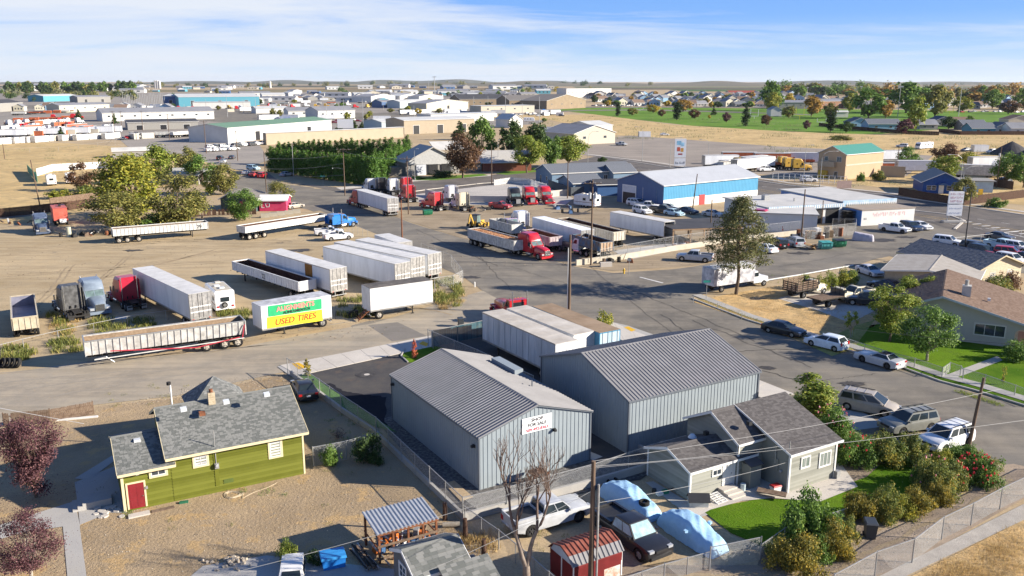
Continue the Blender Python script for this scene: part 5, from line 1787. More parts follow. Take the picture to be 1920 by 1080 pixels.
MB().cyl((-.7,.5,.12),.16,.2,'z',10).obj('pot',M_blk,lm)
tag(MB().box(-.22,.2,-.16,.18,0,.2).obj('bag',M_trimw,loc=tuple(G3(1237,928)),rz=.4),'white crumpled bag on the slab by the grey gable','bag')
sheet('lawn',None,.036,M_lawn,pts=gp((1320,960),(1360,948),(1430,935),(1475,938),(1560,918),(1625,895),(1650,872),(1720,862),(1760,880),(1745,915),(1640,960),(1560,995),(1500,1030),(1430,1025),(1370,1000)))
sheet('planting_bed',None,.022,gmat('bed',[(.13,.10,.075),(.19,.15,.11),(.15,.12,.09)],(.3,1),bscale=6,bump=.6),pts=gp((1440,745),(1560,760),(1700,800),(1790,812),(1860,880),(1800,930),(1620,1000),(1480,1080),(1420,1060),(1440,1000),(1560,880),(1500,840)))
sheet('carport_slab',None,.034,M_conc2,pts=gp((1545,765),(1610,768),(1660,800),(1600,808),(1555,790)))
# ================ sheds near the bottom edge
M_galv=mat('corrugated_zinc',(.40,.41,.42),rough=.4,metal=.35,var=.1,scale=2)
g=G(709,1062)
osd=thing('open_shed','open pole shed with a corrugated metal roof over stacked junk','shed',(g.x,g.y,0),R(29.5))
q0=hit(osd,'z',1.9,709,1004);q1=hit(osd,'z',1.9,819,971);q2=hit(osd,'z',2.15,787,934);q3=hit(osd,'z',2.15,679,962)
Lx=q1.x-q0.x
Dy=q3.y-q0.y
roof_plane(osd,(q0.x,q0.y,1.9),(q0.x+Lx,q0.y,1.9),(q0.x+Lx,q0.y+Dy,2.2),(q0.x,q0.y+Dy,2.2),M_galv,'metal',.02,sp=.24)
for x in (.08,Lx*.25,Lx*.5,Lx*.75,Lx-.1):
 for y in (.1,Dy-.1):
  if y>1 and .1<x/Lx<.9:
   continue
  MB().box(q0.x+x-.06,q0.x+x+.06,q0.y+y-.06,q0.y+y+.06,0,1.88+.3*y/Dy).obj('post',M_redwood,osd)
for zz in (1.05,.25,1.8):
 MB().box(q0.x-.05,q0.x+Lx+.05,q0.y+.0,q0.y+.05,zz,zz+.14).obj('rail',M_wood if zz<1.5 else M_redwood,osd)
for x in (0,Lx-.08):
 MB().box(q0.x+x,q0.x+x+.05,q0.y+.1,q0.y+Dy,.9,1.0).obj('side_rail',M_redwood,osd)
r=random.Random(21)
jm=[mat('junk_orange',(.50,.13,.02),rough=.5),M_trimw,M_frame,mat('junk_blue',(.05,.12,.25),rough=.5),M_steel,M_wood]
jt=thing('stored_junk','orange and white odds and ends stored under the open shed','junk',(g.x,g.y,0),R(29.5))
for k in range(44):
 x,y=q0.x+r.uniform(.3,Lx-.3),q0.y+r.uniform(.2,Dy-.3)
 m=jm[0] if (x<q0.x+Lx*.4 and r.random()<.6) else r.choice(jm)
 b=MB()
 if r.random()<.5:
  b.box(-r.uniform(.1,.35),r.uniform(.1,.3),-.15,.15,0,r.uniform(.15,.6))
 else:
  b.bar((-.5,0,.1),(.5,r.uniform(-.2,.2),r.uniform(.1,.5)),.07)
 b.obj('odds_and_ends',m,jt,loc=(x,y,r.choice((0,.3,.5))),rz=r.uniform(0,3))
g=G3(775,1118)
gs=thing('grey_shed','small grey garden shed with a grey shingle roof at the bottom edge','shed',tuple(G3(779,1128)),R(29.5))
a=hit(gs,'z',2.1,777,1086);b_=hit(gs,'z',2.1,887,1055)
gx0,gx1,gy0=a.x,b_.x,a.y
c_=hit(gs,'z',2.85,747,1034)
gy1=gy0+(c_.y-gy0)*2
M_gsh=mat('shed_wall_grey',(.15,.145,.14),rough=.7,var=.1)
gable_block(gs,gx0+.15,gx1-.15,gy0+.2,gy1-.2,0,2.05,.72,'x',M_gsh,M_shg,over=.2,style='shingle',expo=.2,tabw=.42,over_end=.15)
window(gs,wall_faces(gx0+.15,gx1,gy0+.2,gy1-.2)['L'],.9,1.0,.9,.8,(2,2),casing=.08,casing_m=M_trimw)
MB().box(gx1-1.2,gx1-.4,gy0+.17,gy0+.2,0,1.7).obj('doorway',M_blk,gs)
MB().box(gx1-.22,gx1-.14,gy0+.12,gy0+.2,0,2.05).obj('corner_board',M_trimw,gs)
gs2=thing('grey_shed','corner of a second grey shingle shed right of the first','shed',tuple(G3(905,1150)),R(29.5))
roof_plane(gs2,(-1.8,0,1.75),(1.15,0,1.75),(1.15,1.6,2.4),(-1.8,1.6,2.4),M_shg,'shingle',.1,expo=.2,tabw=.42)
MB().box(-1.6,.9,.2,2.8,0,1.8).obj('wall',M_gsh,gs2)
rs=thing('red_shed','rusty red metal shed with a gambrel roof beside the black pickup','shed',tuple(G3(1080,1112)),R(30))
M_redr=mat('red_roof_metal',(.17,.045,.03),rough=.6,col2=(.27,.10,.07),scale=2)
M_redw=mat('red_shed_wall',(.14,.02,.02),rough=.6,var=.2)
M_rustw=mat('rusty_white_panel',(.62,.60,.56),rough=.6,col2=(.36,.13,.04),scale=3.2)
a=hit(rs,'z',1.55,1075,1064);b_=hit(rs,'z',1.55,1172,1035);ridge=hit(rs,'z',2.2,1045,1028)
rx0,rx1,ry0=a.x,b_.x,a.y
dep=2.5
prof=[(ry0,1.5),(ry0+.45,1.95),(ry0+dep/2,2.2),(ry0+dep-.45,1.95),(ry0+dep,1.5)]
MB().prism([(ry0+.06,0),(ry0+dep-.06,0)]+[(y,z-.03) for y,z in prof[::-1]][0:5],'x',rx0+.08,rx1-.08).obj('wall',M_redw,rs)
for k in range(4):
 (y0,z0),(y1,z1)=prof[k],prof[k+1]
 lo,hi=((y0,z0),(y1,z1)) if z0<z1 else ((y1,z1),(y0,z0))
 roof_plane(rs,(rx0,lo[0],lo[1]+.03),(rx1,lo[0],lo[1]+.03),(rx1,hi[0],hi[1]+.03),(rx0,hi[0],hi[1]+.03),M_shopr if k in (0,) else M_redr,'metal',.02,sp=.3)
T=wall_faces(rx0+.08,rx1-.08,ry0+.06,ry0+dep)
b=MB(T['F'])
for k in range(14):
 b.add([(0,.1*k,.02),(rx1-rx0-.16,.1*k,.02),(rx1-rx0-.16,.1*k+.1,.004),(0,.1*k+.1,.004)],[(0,1,2,3)])
b.obj('siding',M_redw,rs,kind='stuff')
MB(T['F']).box((rx1-rx0)*.60,rx1-rx0-.25,0,1.42,.02,.03).obj('rusty_panel',M_rustw,rs)
MB(T['L']).prism([(.1,1.5),(dep-.2,1.5),(dep-.5,1.9),(dep/2-.06,2.12),(.4,1.9)],'z',.0,.02).obj('gable_panel',mat('pale_gable',(.42,.46,.50),rough=.5),rs)
MB(T['L']).box(dep/2-.05,dep/2+.02,0,1.5,0,.03).obj('door_edge',M_trimw,rs)
for x in (rx0+.08,rx1-.08):
 MB().box(x-.04,x+.04,ry0+.02,ry0+.1,0,1.5).obj('corner_trim',M_trimw,rs)
tb=thing('blue_bin','bright blue plastic tub with a lid among the junk','tub',tuple(G3(625,1060)),R(20))
M_bl=mat('tub_blue',(.015,.16,.48),rough=.45,var=.15)
MB().rings([[(-.62,-.45,0),(.62,-.45,0),(.62,.45,0),(-.62,.45,0)],[(-.68,-.52,.72),(.68,-.52,.72),(.68,.52,.72),(-.68,.52,.72)]]).obj('tub',M_bl,tb)
MB().rings([[(-.74,-.57,.68),(.74,-.57,.68),(.74,.57,.68),(-.74,.57,.68)],[(-.70,-.53,.82),(.70,-.53,.82),(.70,.53,.80),(-.70,.53,.80)]]).obj('lid',mat('tub_lid_blue',(.03,.24,.55),rough=.45,var=.12),tb)
cs_=thing('camper_shell','white pickup camper shell lying on the concrete','camper shell',tuple(G3(548,1075)),R(100))
MB().rings([[(-1.0,-.75,0),(1.2,-.75,0),(1.2,.75,0),(-1.0,.75,0)],[(-.55,-.60,.62),(1.05,-.60,.66),(1.05,.60,.66),(-.55,.60,.62)]]).obj('shell',M_trimw,cs_,smooth=30)
MB().poly(inset_quad((-1.0,.75,0),(-1.0,-.75,0),(-.55,-.60,.62),(-.55,.60,.62),.1,.15,.015)).obj('window',M_glass,cs_)
for s_ in (-1,1):
 MB().poly(inset_quad((-1.0,s_*-.75,0) if s_>0 else (1.2,.75,0),(1.2,-.75,0) if s_>0 else (-1.0,.75,0),(1.05,s_*-.60,.66) if s_>0 else (-.55,.60,.62),(-.55,-.60,.62) if s_>0 else (1.05,.60,.66),.12,.25,.015)).obj('window',M_glass,cs_)
sheet('slab_path',None,.030,M_conc2,pts=gp((380,1062),(500,1042),(760,1070),(760,1200),(300,1200),(300,1130)))
pp=thing('pipe_pile','pile of grey pipes and boards left of the open shed','pile of pipes',tuple(G3(690,1050)),R(-58))
r=random.Random(4)
for k in range(12):
 y=r.uniform(-.7,.7)
 MB().bar((-1.3+r.uniform(-.3,.2),y,.1+.12*(k%4)),(1.2+r.uniform(-.2,.3),y*1.1+r.uniform(-.2,.2),.15+.1*(k%3)),r.uniform(.07,.13)).obj('pipe',(M_steel,M_wood,M_frame)[k%3],pp)
r=random.Random(14)
for k in range(46):
 x,y=r.gauss(0,.55),r.gauss(0,.35)
 c=G(437,1056)
 n=6
 b=MB()
 s_=r.uniform(.07,.15)
 ring=[(s_*r.uniform(.7,1.1)*math.cos(2*PI*i/n),s_*r.uniform(.7,1.1)*math.sin(2*PI*i/n)) for i in range(n)]
 b.rings([[(q[0],q[1],0) for q in ring],[(q[0]*.8,q[1]*.8,s_*1.1) for q in ring]])
 o=b.obj('rock',mat('rubble',(.30,.25,.19),rough=.9,col2=(.46,.40,.32),scale=4),loc=(c.x+x,c.y+y,.0+.09*max(0,1-(abs(x)+abs(y)))*(k%3)),rz=r.uniform(0,3))
 o.rotation_euler=(r.uniform(-.4,.4),r.uniform(-.4,.4),r.uniform(0,3))
 tag(o,'pale stone in the small rubble heap on the dirt yard','stone','stones in the rubble heap')
for i,(u,v,L_,rot) in enumerate(((845,985,1.1,8),(905,1020,.2,0),(850,950,.5,60))):
 pass
tag(MB().cyl((0,0,.17),.17,1.1,'x',12).obj('log',M_barkp,loc=tuple(G3(846,988)),rz=R(6)),'pale sawn log lying right of the open shed','log')
for (u,v,hh,lab) in ((872,1008,1.3,'thick dark stump post below the shop yard corner'),(907,1050,1.35,'thick dark stump post beside the dry weeds, nearest of the stumps'),(834,975,1.2,'thick dark stump post close to the open shed roof')):
 o=MB().tube([(0,0,0),(.02,0,hh*.6),(0,.02,hh)],.16,.13,9).obj('stump_post',M_woodd,loc=tuple(G3(u,v)))
 tag(o,lab,'post')
for (u0,v0,u1,v1,lab) in ((868,990,1010,1090,'chain link fence running down past the silver pickup to the sheds'),(1195,1090,1330,1040,'low chain link fence in front of the blue covered car'),(1330,1042,1425,1070,'tall chain link gate panel right of the covered car'),):
 pass
chain_fence('chain link fence running down from the yard corner past the silver pickup',gp((872,985),(935,1030),(1000,1085),(1060,1140)),h=1.3,post=2.0,mesh=.1)
chain_fence('low chain link fence in front of the blue covered car',gp((1160,1120),(1245,1090),(1330,1066)),h=1.1,post=2.0,mesh=.1)
chain_fence('taller chain link gate panel between the covered car and the yellow bushes',gp((1330,1070),(1425,1050)),h=1.5,post=4,mesh=.085)
chain_fence('short chain link run behind the yellow bushes to the wheelie bin',gp((1425,1050),(1470,1018),(1600,975)),h=1.0,post=2.6,mesh=.1)
chain_fence('long chain link fence crossing the bottom right corner along the alley',gp((1560,1125),(1640,1080),(1710,1055),(1765,1012),(1820,985),(1874,955),(1925,930),(2010,885)),h=1.55,post=3.1,mesh=.10)
# ================ trailers and trucks of the dirt lot
def edge(rear,front,zt,W,side):
 a,b=G(*rear,zt),G(*front,zt)
 d=b-a
 L=d.length
 d.normalize()
 c=(a+b)/2+Vector((d.y,-d.x))*side*W/2
 return c,math.atan2(d.y,d.x),L
M_wall2=mat('trailer_streaked',(.40,.41,.42),rough=.5,col2=(.62,.63,.64),scale=.9,stretch=(1.5,1.5,.2))
van_trailer('long white box trailer with steel doors beside the old motorhome',(353,552),(248,503),side_m=M_vanw)
t=van_trailer('white box trailer with a brown plywood panel set in its side',(618,505),(497,470))
MB().box(-4.2,-2.35,1.27,1.29,1.2,3.95).obj('plywood_panel',mat('ply_brown',(.20,.085,.02),rough=.8,col2=(.32,.15,.04),scale=1.5,stretch=(3,3,.3)),t)
van_trailer('white box trailer nearest the camera in the packed row of three',(740,495),(605,462))
van_trailer('white box trailer in the middle of the packed row of three',(770,484),(626,454),roof_m=M_vroof)
van_trailer('white box trailer at the right end of the packed row of three',(802,477),(666,449))
van_trailer('short white box trailer behind the packed row of three',(745,455),(702,440),zt=3.7,doors='plain')
van_trailer('old white box trailer with a side door and rusty steps at its end',(694,541),(811,525),side=-1,zt=3.9,side_m=M_vanb,roof_m=mat('tar_roof',(.07,.065,.06),rough=.8,col2=(.17,.15,.13),scale=.8),wheels=1,door_m=M_vanb,doors='plain')
t=van_trailer('white box trailer hung with the ALIGNMENTS and USED TIRES banners',(620,553),(489,575),zt=3.65,zf=1.0,side_m=M_vanw,roof_m=mat('roof_worn',(.30,.30,.31),rough=.6,col2=(.58,.58,.59),scale=1.2),wheels=1,door_m=M_vanw,doors='plain',rim=M_rim)
def banner_quad(root,name,label,uv,m,y):
 ps=[hit(root,'y',y,u,v) for u,v in uv]
 b=thing(name,label,'banner',root.location[:],root.rotation_euler[2])
 q=MB()
 n=16
 vs=[]
 for j in range(5):
  for i in range(n+1):
   f,g_=i/n,j/4
   p=ps[0].lerp(ps[1],f).lerp(ps[3].lerp(ps[2],f),g_)
   vs.append((p.x,p.y+.015*math.sin(f*19+g_*5)*g_,p.z))
 q.add(vs,[(j*(n+1)+i,j*(n+1)+i+1,(j+1)*(n+1)+i+1,(j+1)*(n+1)+i) for j in range(4) for i in range(n)])
 q.obj('banner_sheet',m,b,smooth=60)
 return b,ps
M_bgr=mat('banner_green',(.01,.33,.12),rough=.5,var=.08)
M_bye=mat('banner_yellow',(.68,.60,.02),rough=.5,var=.06)
M_pk=mat('print_coral',(.75,.22,.20),rough=.5,var=.05)
M_rd=mat('print_red2',(.55,.03,.01),rough=.5,var=.05)
YB=1.31
bn,ps=banner_quad(t,'banner','green ALIGNMENTS banner above the yellow one on the white trailer',((502.5,574),(603,560),(603.5,579),(503.5,594)),M_bgr,YB)
def blen(ps):
 return abs(ps[1].x-ps[0].x),abs(ps[0].z-ps[3].z)
bw,bh=blen(ps)
xm=(ps[0].x+ps[1].x)/2
zt_,zb_=(ps[0].z+ps[1].z)/2,(ps[2].z+ps[3].z)/2
text('ALIGNMENTS',bn,(xm,YB+.03,zb_+(zt_-zb_)*.42),PI,bh*.62,M_pk,squash=1.0,bold=.02)
text('ALINEAMIENTOS',bn,(xm-.1,YB+.03,zb_+(zt_-zb_)*.10),PI,bh*.34,M_btxt,squash=1.05,bold=.008)
bn,ps=banner_quad(t,'banner','yellow USED TIRES banner below the green one on the white trailer',((501,595),(604,580),(605.5,601),(501,616)),M_bye,YB)
zt_,zb_=(ps[0].z+ps[1].z)/2,(ps[2].z+ps[3].z)/2
text('USED TIRES',bn,((ps[0].x+ps[1].x)/2,YB+.03,zb_+(zt_-zb_)*.26),PI,bh*.80,M_rd,squash=1.0,shear=.18,bold=.012)
van_trailer('cream-roofed box trailer left of the pair behind the shops',(1041,645),(904,585),side_m=M_wall2,roof_m=M_vroofd,ribs=12,door_m=M_vanw,doors='plain',group='trailers behind the two shops')
van_trailer('cream-roofed box trailer in the middle behind the shops',(1075,628),(950,578),side_m=M_vanb,roof_m=M_vroofd,door_m=M_vanb,doors='plain',group='trailers behind the two shops')
van_trailer('blue container trailer with a brown dusty roof behind the taller shop',(1124,624),(998,574),side_m=mat('container_blue',(.06,.22,.36),rough=.5),roof_m=M_broof,door_m=mat('pale_blue_door',(.40,.52,.60),rough=.5),group='trailers behind the two shops')
van_trailer('white box trailer coupled to a red tractor on the upper street',(726,372),(665,355),zt=3.9,group='box trailers across the junction')
van_trailer('white box trailer in the truck yard with ribbed white roof',(1090,432),(998,407),zt=3.7,roof_m=M_vanw,roof_ribs=14,group='box trailers across the junction',side_m=M_vanw)
van_trailer('white box trailer with open rear doors by the dark carport',(1246,416),(1144,397),zt=3.8,group='box trailers across the junction',open_rear=True)
M_rhop=mat('hopper_grey',(.34,.33,.31),rough=.6,col2=(.60,.59,.56),scale=1.5)
hopper_trailer('open white trailer with 22 painted on its side',edge((560,529),(435,490),2.55,2.5,1),zt=2.5,zf=1.3,number=('22',-0.0,1,.9),wheels=2,inner=M_rustd,m=mat('side_white',(.55,.55,.55),rough=.6,col2=(.68,.68,.68),scale=1.5),group='open-topped trailers on the dirt lot')
hopper_trailer('empty open white trailer with black number near the trees',edge((211,431),(390,417),2.5,2.5,-1),zt=2.5,number=('29',6.4,-1,.9),m=M_hop,inner=M_wood,group='open-topped trailers on the dirt lot')
hopper_trailer('open white trailer coupled to the blue long-nose tractor',edge((459,426),(615,402),2.45,2.5,-1),zt=2.45,m=M_hop,inner=M_rustd,group='open-topped trailers on the dirt lot',gear=False)
hopper_trailer('open grey trailer heaped with onions behind the red tractor',edge((877,429),(964,452),2.7,2.5,-1),zt=2.65,zf=1.1,m=M_rhop,load=M_onion,gear=False)
h4=hopper_trailer('long silver belly-dump trailer with red braces beside the side road',edge((460,602),(157,642),2.75,2.5,1),zt=2.75,zf=1.25,m=M_rhop,taper=.35,inner=mat('onion_skin',(.17,.12,.075),rough=.9,col2=(.28,.20,.13),scale=3),gear=False,rail_m=M_steel,floor=2.3)
mr=mat('brace_red',(.40,.03,.05),rough=.45)
for s_ in (1,):
 for p,q in (((-7.0,1.36,1.1),(-2.6,1.36,.65)),((-2.6,1.36,.65),(5.5,1.36,1.55)),((-7.6,1.3,2.4),(-7.3,1.3,1.0))):
  MB().bar(p,q,.09).obj('red_brace',mr,h4)
for s_ in (-1,1):
 MB().tube([(6.9,s_*.85,.75),(5.9,s_*.85,.85),(5.2,s_*.85,.2)],.07,.07,6).obj('landing_leg',M_steel,h4)
 MB().bar((-7.5,s_*1.3,.95),(7.0,s_*1.3,.85),.08).obj('lower_rail',M_hop,h4)
t=hopper_trailer('tan end-dump trailer seen from behind at the far left of the lot',(((G(52,650)+G(46,575))/2),head(G(54,652),G(44,560)),11.5),zt=2.3,zf=.95,m=mat('tan_dump',(.40,.34,.24),rough=.7,col2=(.52,.46,.35),scale=2),inner=mat('dump_bed_violet',(.12,.12,.16),rough=.5,col2=(.22,.22,.28),scale=.8),wheels=2,gear=False)
hopper_trailer('pinkish open hopper trailer beside the loaded one',edge((1052,441),(1002,430),2.6,2.4,-1)[0:1]+(edge((1052,444),(1000,430),2.6,2.4,1)[1],8.6),zt=2.55,zf=1.1,m=mat('hopper_pink',(.34,.27,.27),rough=.7,col2=(.55,.47,.47),scale=2),inner=M_rust,wheels=2,gear=False)
hopper_trailer('rusty dump body with blue side near the tall pole',(G(1110,482),head(G(1140,492),G(1085,474)),8.4),zt=3.1,zf=1.7,m=mat('dump_blue',(.07,.17,.28),rough=.6,col2=(.20,.15,.10),scale=1.3),inner=M_rustd,wheels=2,fw=1,gear=False,endgate=mat('rusty_orange',(.36,.20,.10),rough=.8,col2=(.5,.42,.32),scale=2),rim=M_rim)
hopper_trailer('long brown-lined open trailer behind the ribbed-roof box trailer',edge((1150,435),(1046,409),2.9,2.5,1),zt=2.8,m=mat('hop_cream',(.42,.37,.28),rough=.7,col2=(.60,.56,.48),scale=1.5),inner=M_rustd,wheels=2,gear=False)
hopper_trailer('silver open trailer ahead of the loader with faded purple cab',edge((918,413),(960,424),2.4,2.4,-1),zt=2.6,zf=1.0,m=M_rhop,inner=M_steel,wheels=2,gear=False)
cR=paint('red',(.42,.012,.02),coat=.5)
cR2=paint('dull_red',(.36,.03,.03),.5,.2)
cW=paint('white',(.66,.66,.66))
cK=paint('black',(.018,.018,.02),.3)
cB=paint('truck_blue',(.01,.14,.42),coat=.5)
cGb=paint('grey_blue',(.17,.21,.26),.4)
cSl=paint('slate_blue',(.07,.095,.15),.45)
cS=paint('silver',(.42,.43,.44),.3)
cDg=paint('dark_grey',(.06,.062,.065),.3)
cBe=paint('champagne',(.33,.29,.24),.3)
cOl=paint('olive_grey',(.19,.19,.165),.3)
cCr=paint('cream',(.58,.52,.38),.5)
cDb=paint('dark_blue',(.015,.03,.07),.3)
cPu=paint('faded_purple',(.34,.28,.42),.6,.2)
cLb=paint('light_blue',(.35,.50,.58),.5)
def TR(col,label,r,f,**k):
 return tractor(col,label,seg(*r,*f),group='truck tractors in the yards',**k)
TR(cR,'red tractor with high sleeper pulling the onion trailer',(968,473),(1026,488))
TR(cB,'bright blue long-nose tractor with a flat-top sleeper',(607,432),(658,424),sleeper='flat',square=True)
TR(cDg,'black tractor with torn sleeper seen from behind, left end of the row',(157,608),(112,572),roofmat=cDg,back=mat('torn_black',(.03,.03,.03),rough=.5,col2=(.12,.12,.12),scale=2))
TR(cGb,'grey-blue tractor facing the camera between the black and red ones',(158,560),(198,602))
TR(cR,'red tractor seen from behind next to the long white trailer',(266,588),(212,556),back=mat('sleeper_deep_red',(.36,.012,.035),rough=.35,coat=.4))
TR(cSl,'slate blue tractor facing the camera by the dry field',(72,424),(86,448),sleeper='mid')
TR(cR,'red tractor in front of the white trailer on the upper street',(692,392),(654,381))
TR(cR,'red high-roof tractor directly behind the green dumpster',(834,396),(794,388))
TR(cW,'white tractor with open sleeper right of the red one by the dumpster',(884,398),(846,386),back=cCr)
TR(paint('pearl',(.50,.50,.52)),'pale tractor behind the red one by the dumpster',(862,382),(826,372))
TR(cR,'red tractor parked between two poles, nearer of the stacked pair',(784,383),(748,370))
TR(cR,'red tractor parked between two poles, farther of the stacked pair',(778,366),(744,354))
TR(cW,'white tractor in the upper row, just left of the red pair',(752,370),(722,356))
TR(cK,'black tractor in the upper row between two white ones',(730,368),(700,354))
TR(cW,'white tractor at the left end of the upper row',(710,366),(680,354),sleeper='mid')
TR(cK,'black tractor missing its hood beside the two red ones',(952,376),(978,391),wreck=True)
TR(cR,'red tractor missing its hood in the middle of the pale wall row',(980,374),(1004,388),wreck=True)
TR(cR,'red tractor with chrome grille at the right end of the pale wall row',(1006,373),(1038,387))
TR(cW,'white crumpled high sleeper tractor behind the onion load',(992,438),(955,426),wreck=True)
TR(cR,'red tractor half hidden behind the conifer beside the white shed',(1408,428),(1452,432),hoodmat=cR)
TR(cPu,'old tractor with a faded purple cab next to the onion trailer',(940,430),(986,446),sleeper='day')
TR(cW,'grey-white old truck front beside the rusty dump body',(1106,480),(1058,470),sleeper='day',hoodmat=cDg)
TR(cR,'red cab-top showing above the cream trailer roofs',(975,606),(950,592),sleeper='day')
def CR(kind,col,label,r,f,group=None,**k):
 return car(kind,col,label,k.pop('cat','car'),seg(*r,*f),group=group,**k)
mR=mat('blue_windshade',(.30,.44,.46),rough=.2,var=.3,scale=2)
CR('sedan',cK,'black sedan parked at the kerb beside the dead grass',(1436,619),(1502,633))
CR('hatch',paint('pale_blue_white',(.60,.66,.70)),'very pale blue hatchback parked between the black sedan and the silver coupe',(1580,659),(1517,643))
CR('coupe',cS,'silver coupe with a black soft top and black wheels at the kerb',(1686,694),(1612,672),rim=M_rimd,roofmat=mat('soft_top',(.05,.045,.045),rough=.9))
CR('van',cBe,'champagne minivan with roof rails near the pink roses',(1588,762),(1668,778),rails=True,glass=M_glass)
CR('suv',cOl,'olive grey wagon with roof bars between the minivan and the white suv',(1738,800),(1664,812),rails=2)
CR('suv',cW,'white suv nearest the leaning utility pole',(1802,826),(1740,846),rails=True)
CR('pickup',paint('silver_white',(.40,.41,.42)),'silver crew-cab pickup with a dented door below the retaining wall',(956,1002),(1090,962),cat='pickup',rim=M_rimd)
CR('pickup',cK,'black pickup with a blue sunshade beside the red shed',(1135,985),(1232,1052),cat='pickup',glass=mR,roofmat=cK,rails=False)
CR('sedan',cK,'black sedan parked behind the green house by the fence',(580,757),(562,724))
CR('pickup',cS,'silver grey crew-cab pickup at the roadside by the dirt verge',(1338,492),(1268,487),cat='pickup')
CR('sedan',paint('white2',(.68,.69,.70)),'white sedan behind the conifer on the street edge',(1450,476),(1418,468),rim=M_rimd)
CR('suv',cK,'black suv parked left of the silver minivan by the block wall',(1474,470),(1440,458))
CR('van',cS,'silver suv parked beside the pile of cardboard',(1506,468),(1472,454),rails=True)
CR('pickup1',cW,'white single-cab pickup behind the white one by the trailer row',(594,442),(640,440),cat='pickup')
CR('pickup1',cW,'white single-cab pickup nearest the packed trailer row',(607,452),(660,447),cat='pickup')
CR('sedan',cBe,'beige sedan parked by the pink shed',(536,393),(568,388))
CR('suv',cW,'white suv in front of the long grey building behind the hedge',(757,322),(722,323))
CR('pickup1',cR2,'red bobtail pickup by the pale block wall',(921,390),(956,393),cat='pickup')
CR('pickup',cW,'white pickup with black wheels in front of the blue and white building',(1655,432),(1700,438),cat='pickup',rim=M_rimd)
CR('suv',cDb,'dark suv right of the white pickup at the forecourt',(1690,428),(1724,436))
CR('sedan',cW,'white sedan at the right end of the forecourt cars',(1712,426),(1740,432))
CR('pickup1',cCr,'old white pickup left of the tan bungalow',(1618,558),(1588,562),cat='pickup')
CR('pickup',cK,'black pickup beside the cream flatbed truck',(1652,574),(1604,570),cat='pickup')
CR('sedan',paint('grey_white',(.5,.5,.52)),'pale coupe on the dirt left of the tan bungalow',(1616,510),(1645,520))
CR('sedan',cDb,'dark blue car tucked against the tan bungalow wall',(1672,545),(1648,540))
GC='cars in the lot behind the tan bungalow'
for i,(k,c,lab,r,f) in enumerate((('sedan',cDg,'dark glossy sedan at the left end of the lot behind the red bush',(1722,467),(1756,471)),('suv',cW,'white and black suv behind the dark glossy sedan',(1760,458),(1794,462)),('sedan',cW,'white car just above the tan bungalow roof',(1762,475),(1800,479)),('van',cDg,'dark grey van right of the tall black pole',(1812,468),(1846,474)),('van',cK,'black van in front of the dark grey van',(1824,474),(1862,482)),('suv',cR,'red suv among the packed cars at the right edge',(1874,480),(1912,484)),('pickup',cLb,'pale blue pickup behind the red suv',(1860,464),(1896,470)),('suv',cW,'white van behind the red suv, nearest the right edge',(1888,468),(1925,474)),('sedan',cR2,'pinkish red car just above the ridge of the bungalow',(1838,486),(1872,492)),('suv',cW,'white suv above the right end of the bungalow roof',(1880,492),(1912,498)),('sedan',cK,'black car at the right edge of the packed cars',(1905,486),(1945,494)),('sedan',cDg,'dark car out by the white rail of the highway corner',(1856,447),(1892,452)))):
 CR(k,c,lab,r,f,group=GC)
GB='vehicles parked before the blue shop'
for k,c,lab,r,f in (('van',cW,'white van under the open blue shop door',(1180,384),(1208,388)),('pickup',cW,'white pickup before the right shop door',(1196,391),(1232,393)),('pickup',cK,'black pickup with red tail lights before the blue shop',(1220,398),(1264,401)),('sedan',cS,'silver car behind the black pickup',(1238,392),(1270,394)),('suv',cW,'white car nearest the white box trailer top',(1192,398),(1216,403)),('sedan',cLb,'light blue car right of the black pickup',(1252,402),(1276,406)),('sedan',cDb,'dark blue car next to the grey fence panel',(1275,398),(1304,402)),('sedan',cS,'silver car by the dark fence behind the carport',(1322,404),(1352,408))):
 CR(k,c,lab,r,f,group=GB,cat='pickup' if k=='pickup' else 'car')
GH='cars in the lot behind the left trees'
for k,c,lab,r,f in (('suv',cLb,'bright blue car in the row left of the dark hedge',(462,318),(488,320)),('sedan',cW,'pale pickup below the bright blue car',(452,330),(474,324)),('sedan',cR2,'red car in the row left of the dark hedge',(466,333),(490,328)),('suv',cR,'second red car close to the dark hedge',(484,336),(500,330)),('sedan',cDg,'dark car behind the row left of the hedge',(430,300),(440,296)),('sedan',cS,'silver car by the hedge corner',(530,331),(545,329)),('suv',cK,'black suv left of the pole by the gravel yard',(408,302),(418,298)),('sedan',cS,'grey sedan beside the black suv on the gravel yard',(412,308),(424,303))):
 CR(k,c,lab,r,f,group=GH)
GR='cars along the far right field'
for k,c,lab,r,f in (('suv',cW,'white suv beside the motorhome at the field edge',(1702,277),(1680,276)),('sedan',cW,'white car left of the blue bungalow',(1738,335),(1714,336)),('suv',cW,'white car beside the dark gravel heap',(1868,287),(1850,288)),('sedan',cDb,'dark car in front of the small white trailer',(1822,283),(1800,284)),('pickup',cS,'grey pickup on the gravel lot by the tan building',(1152,272),(1178,274)),('sedan',cW,'white car towing the small white cargo trailer',(1236,254),(1256,254)),('suv',cW,'white car behind the white railing by the tan block',(1500,341),(1532,341)),('suv',cDg,'grey car parked under the trees at the far right',(1872,345),(1896,342))):
 CR(k,c,lab,r,f,group=GR)
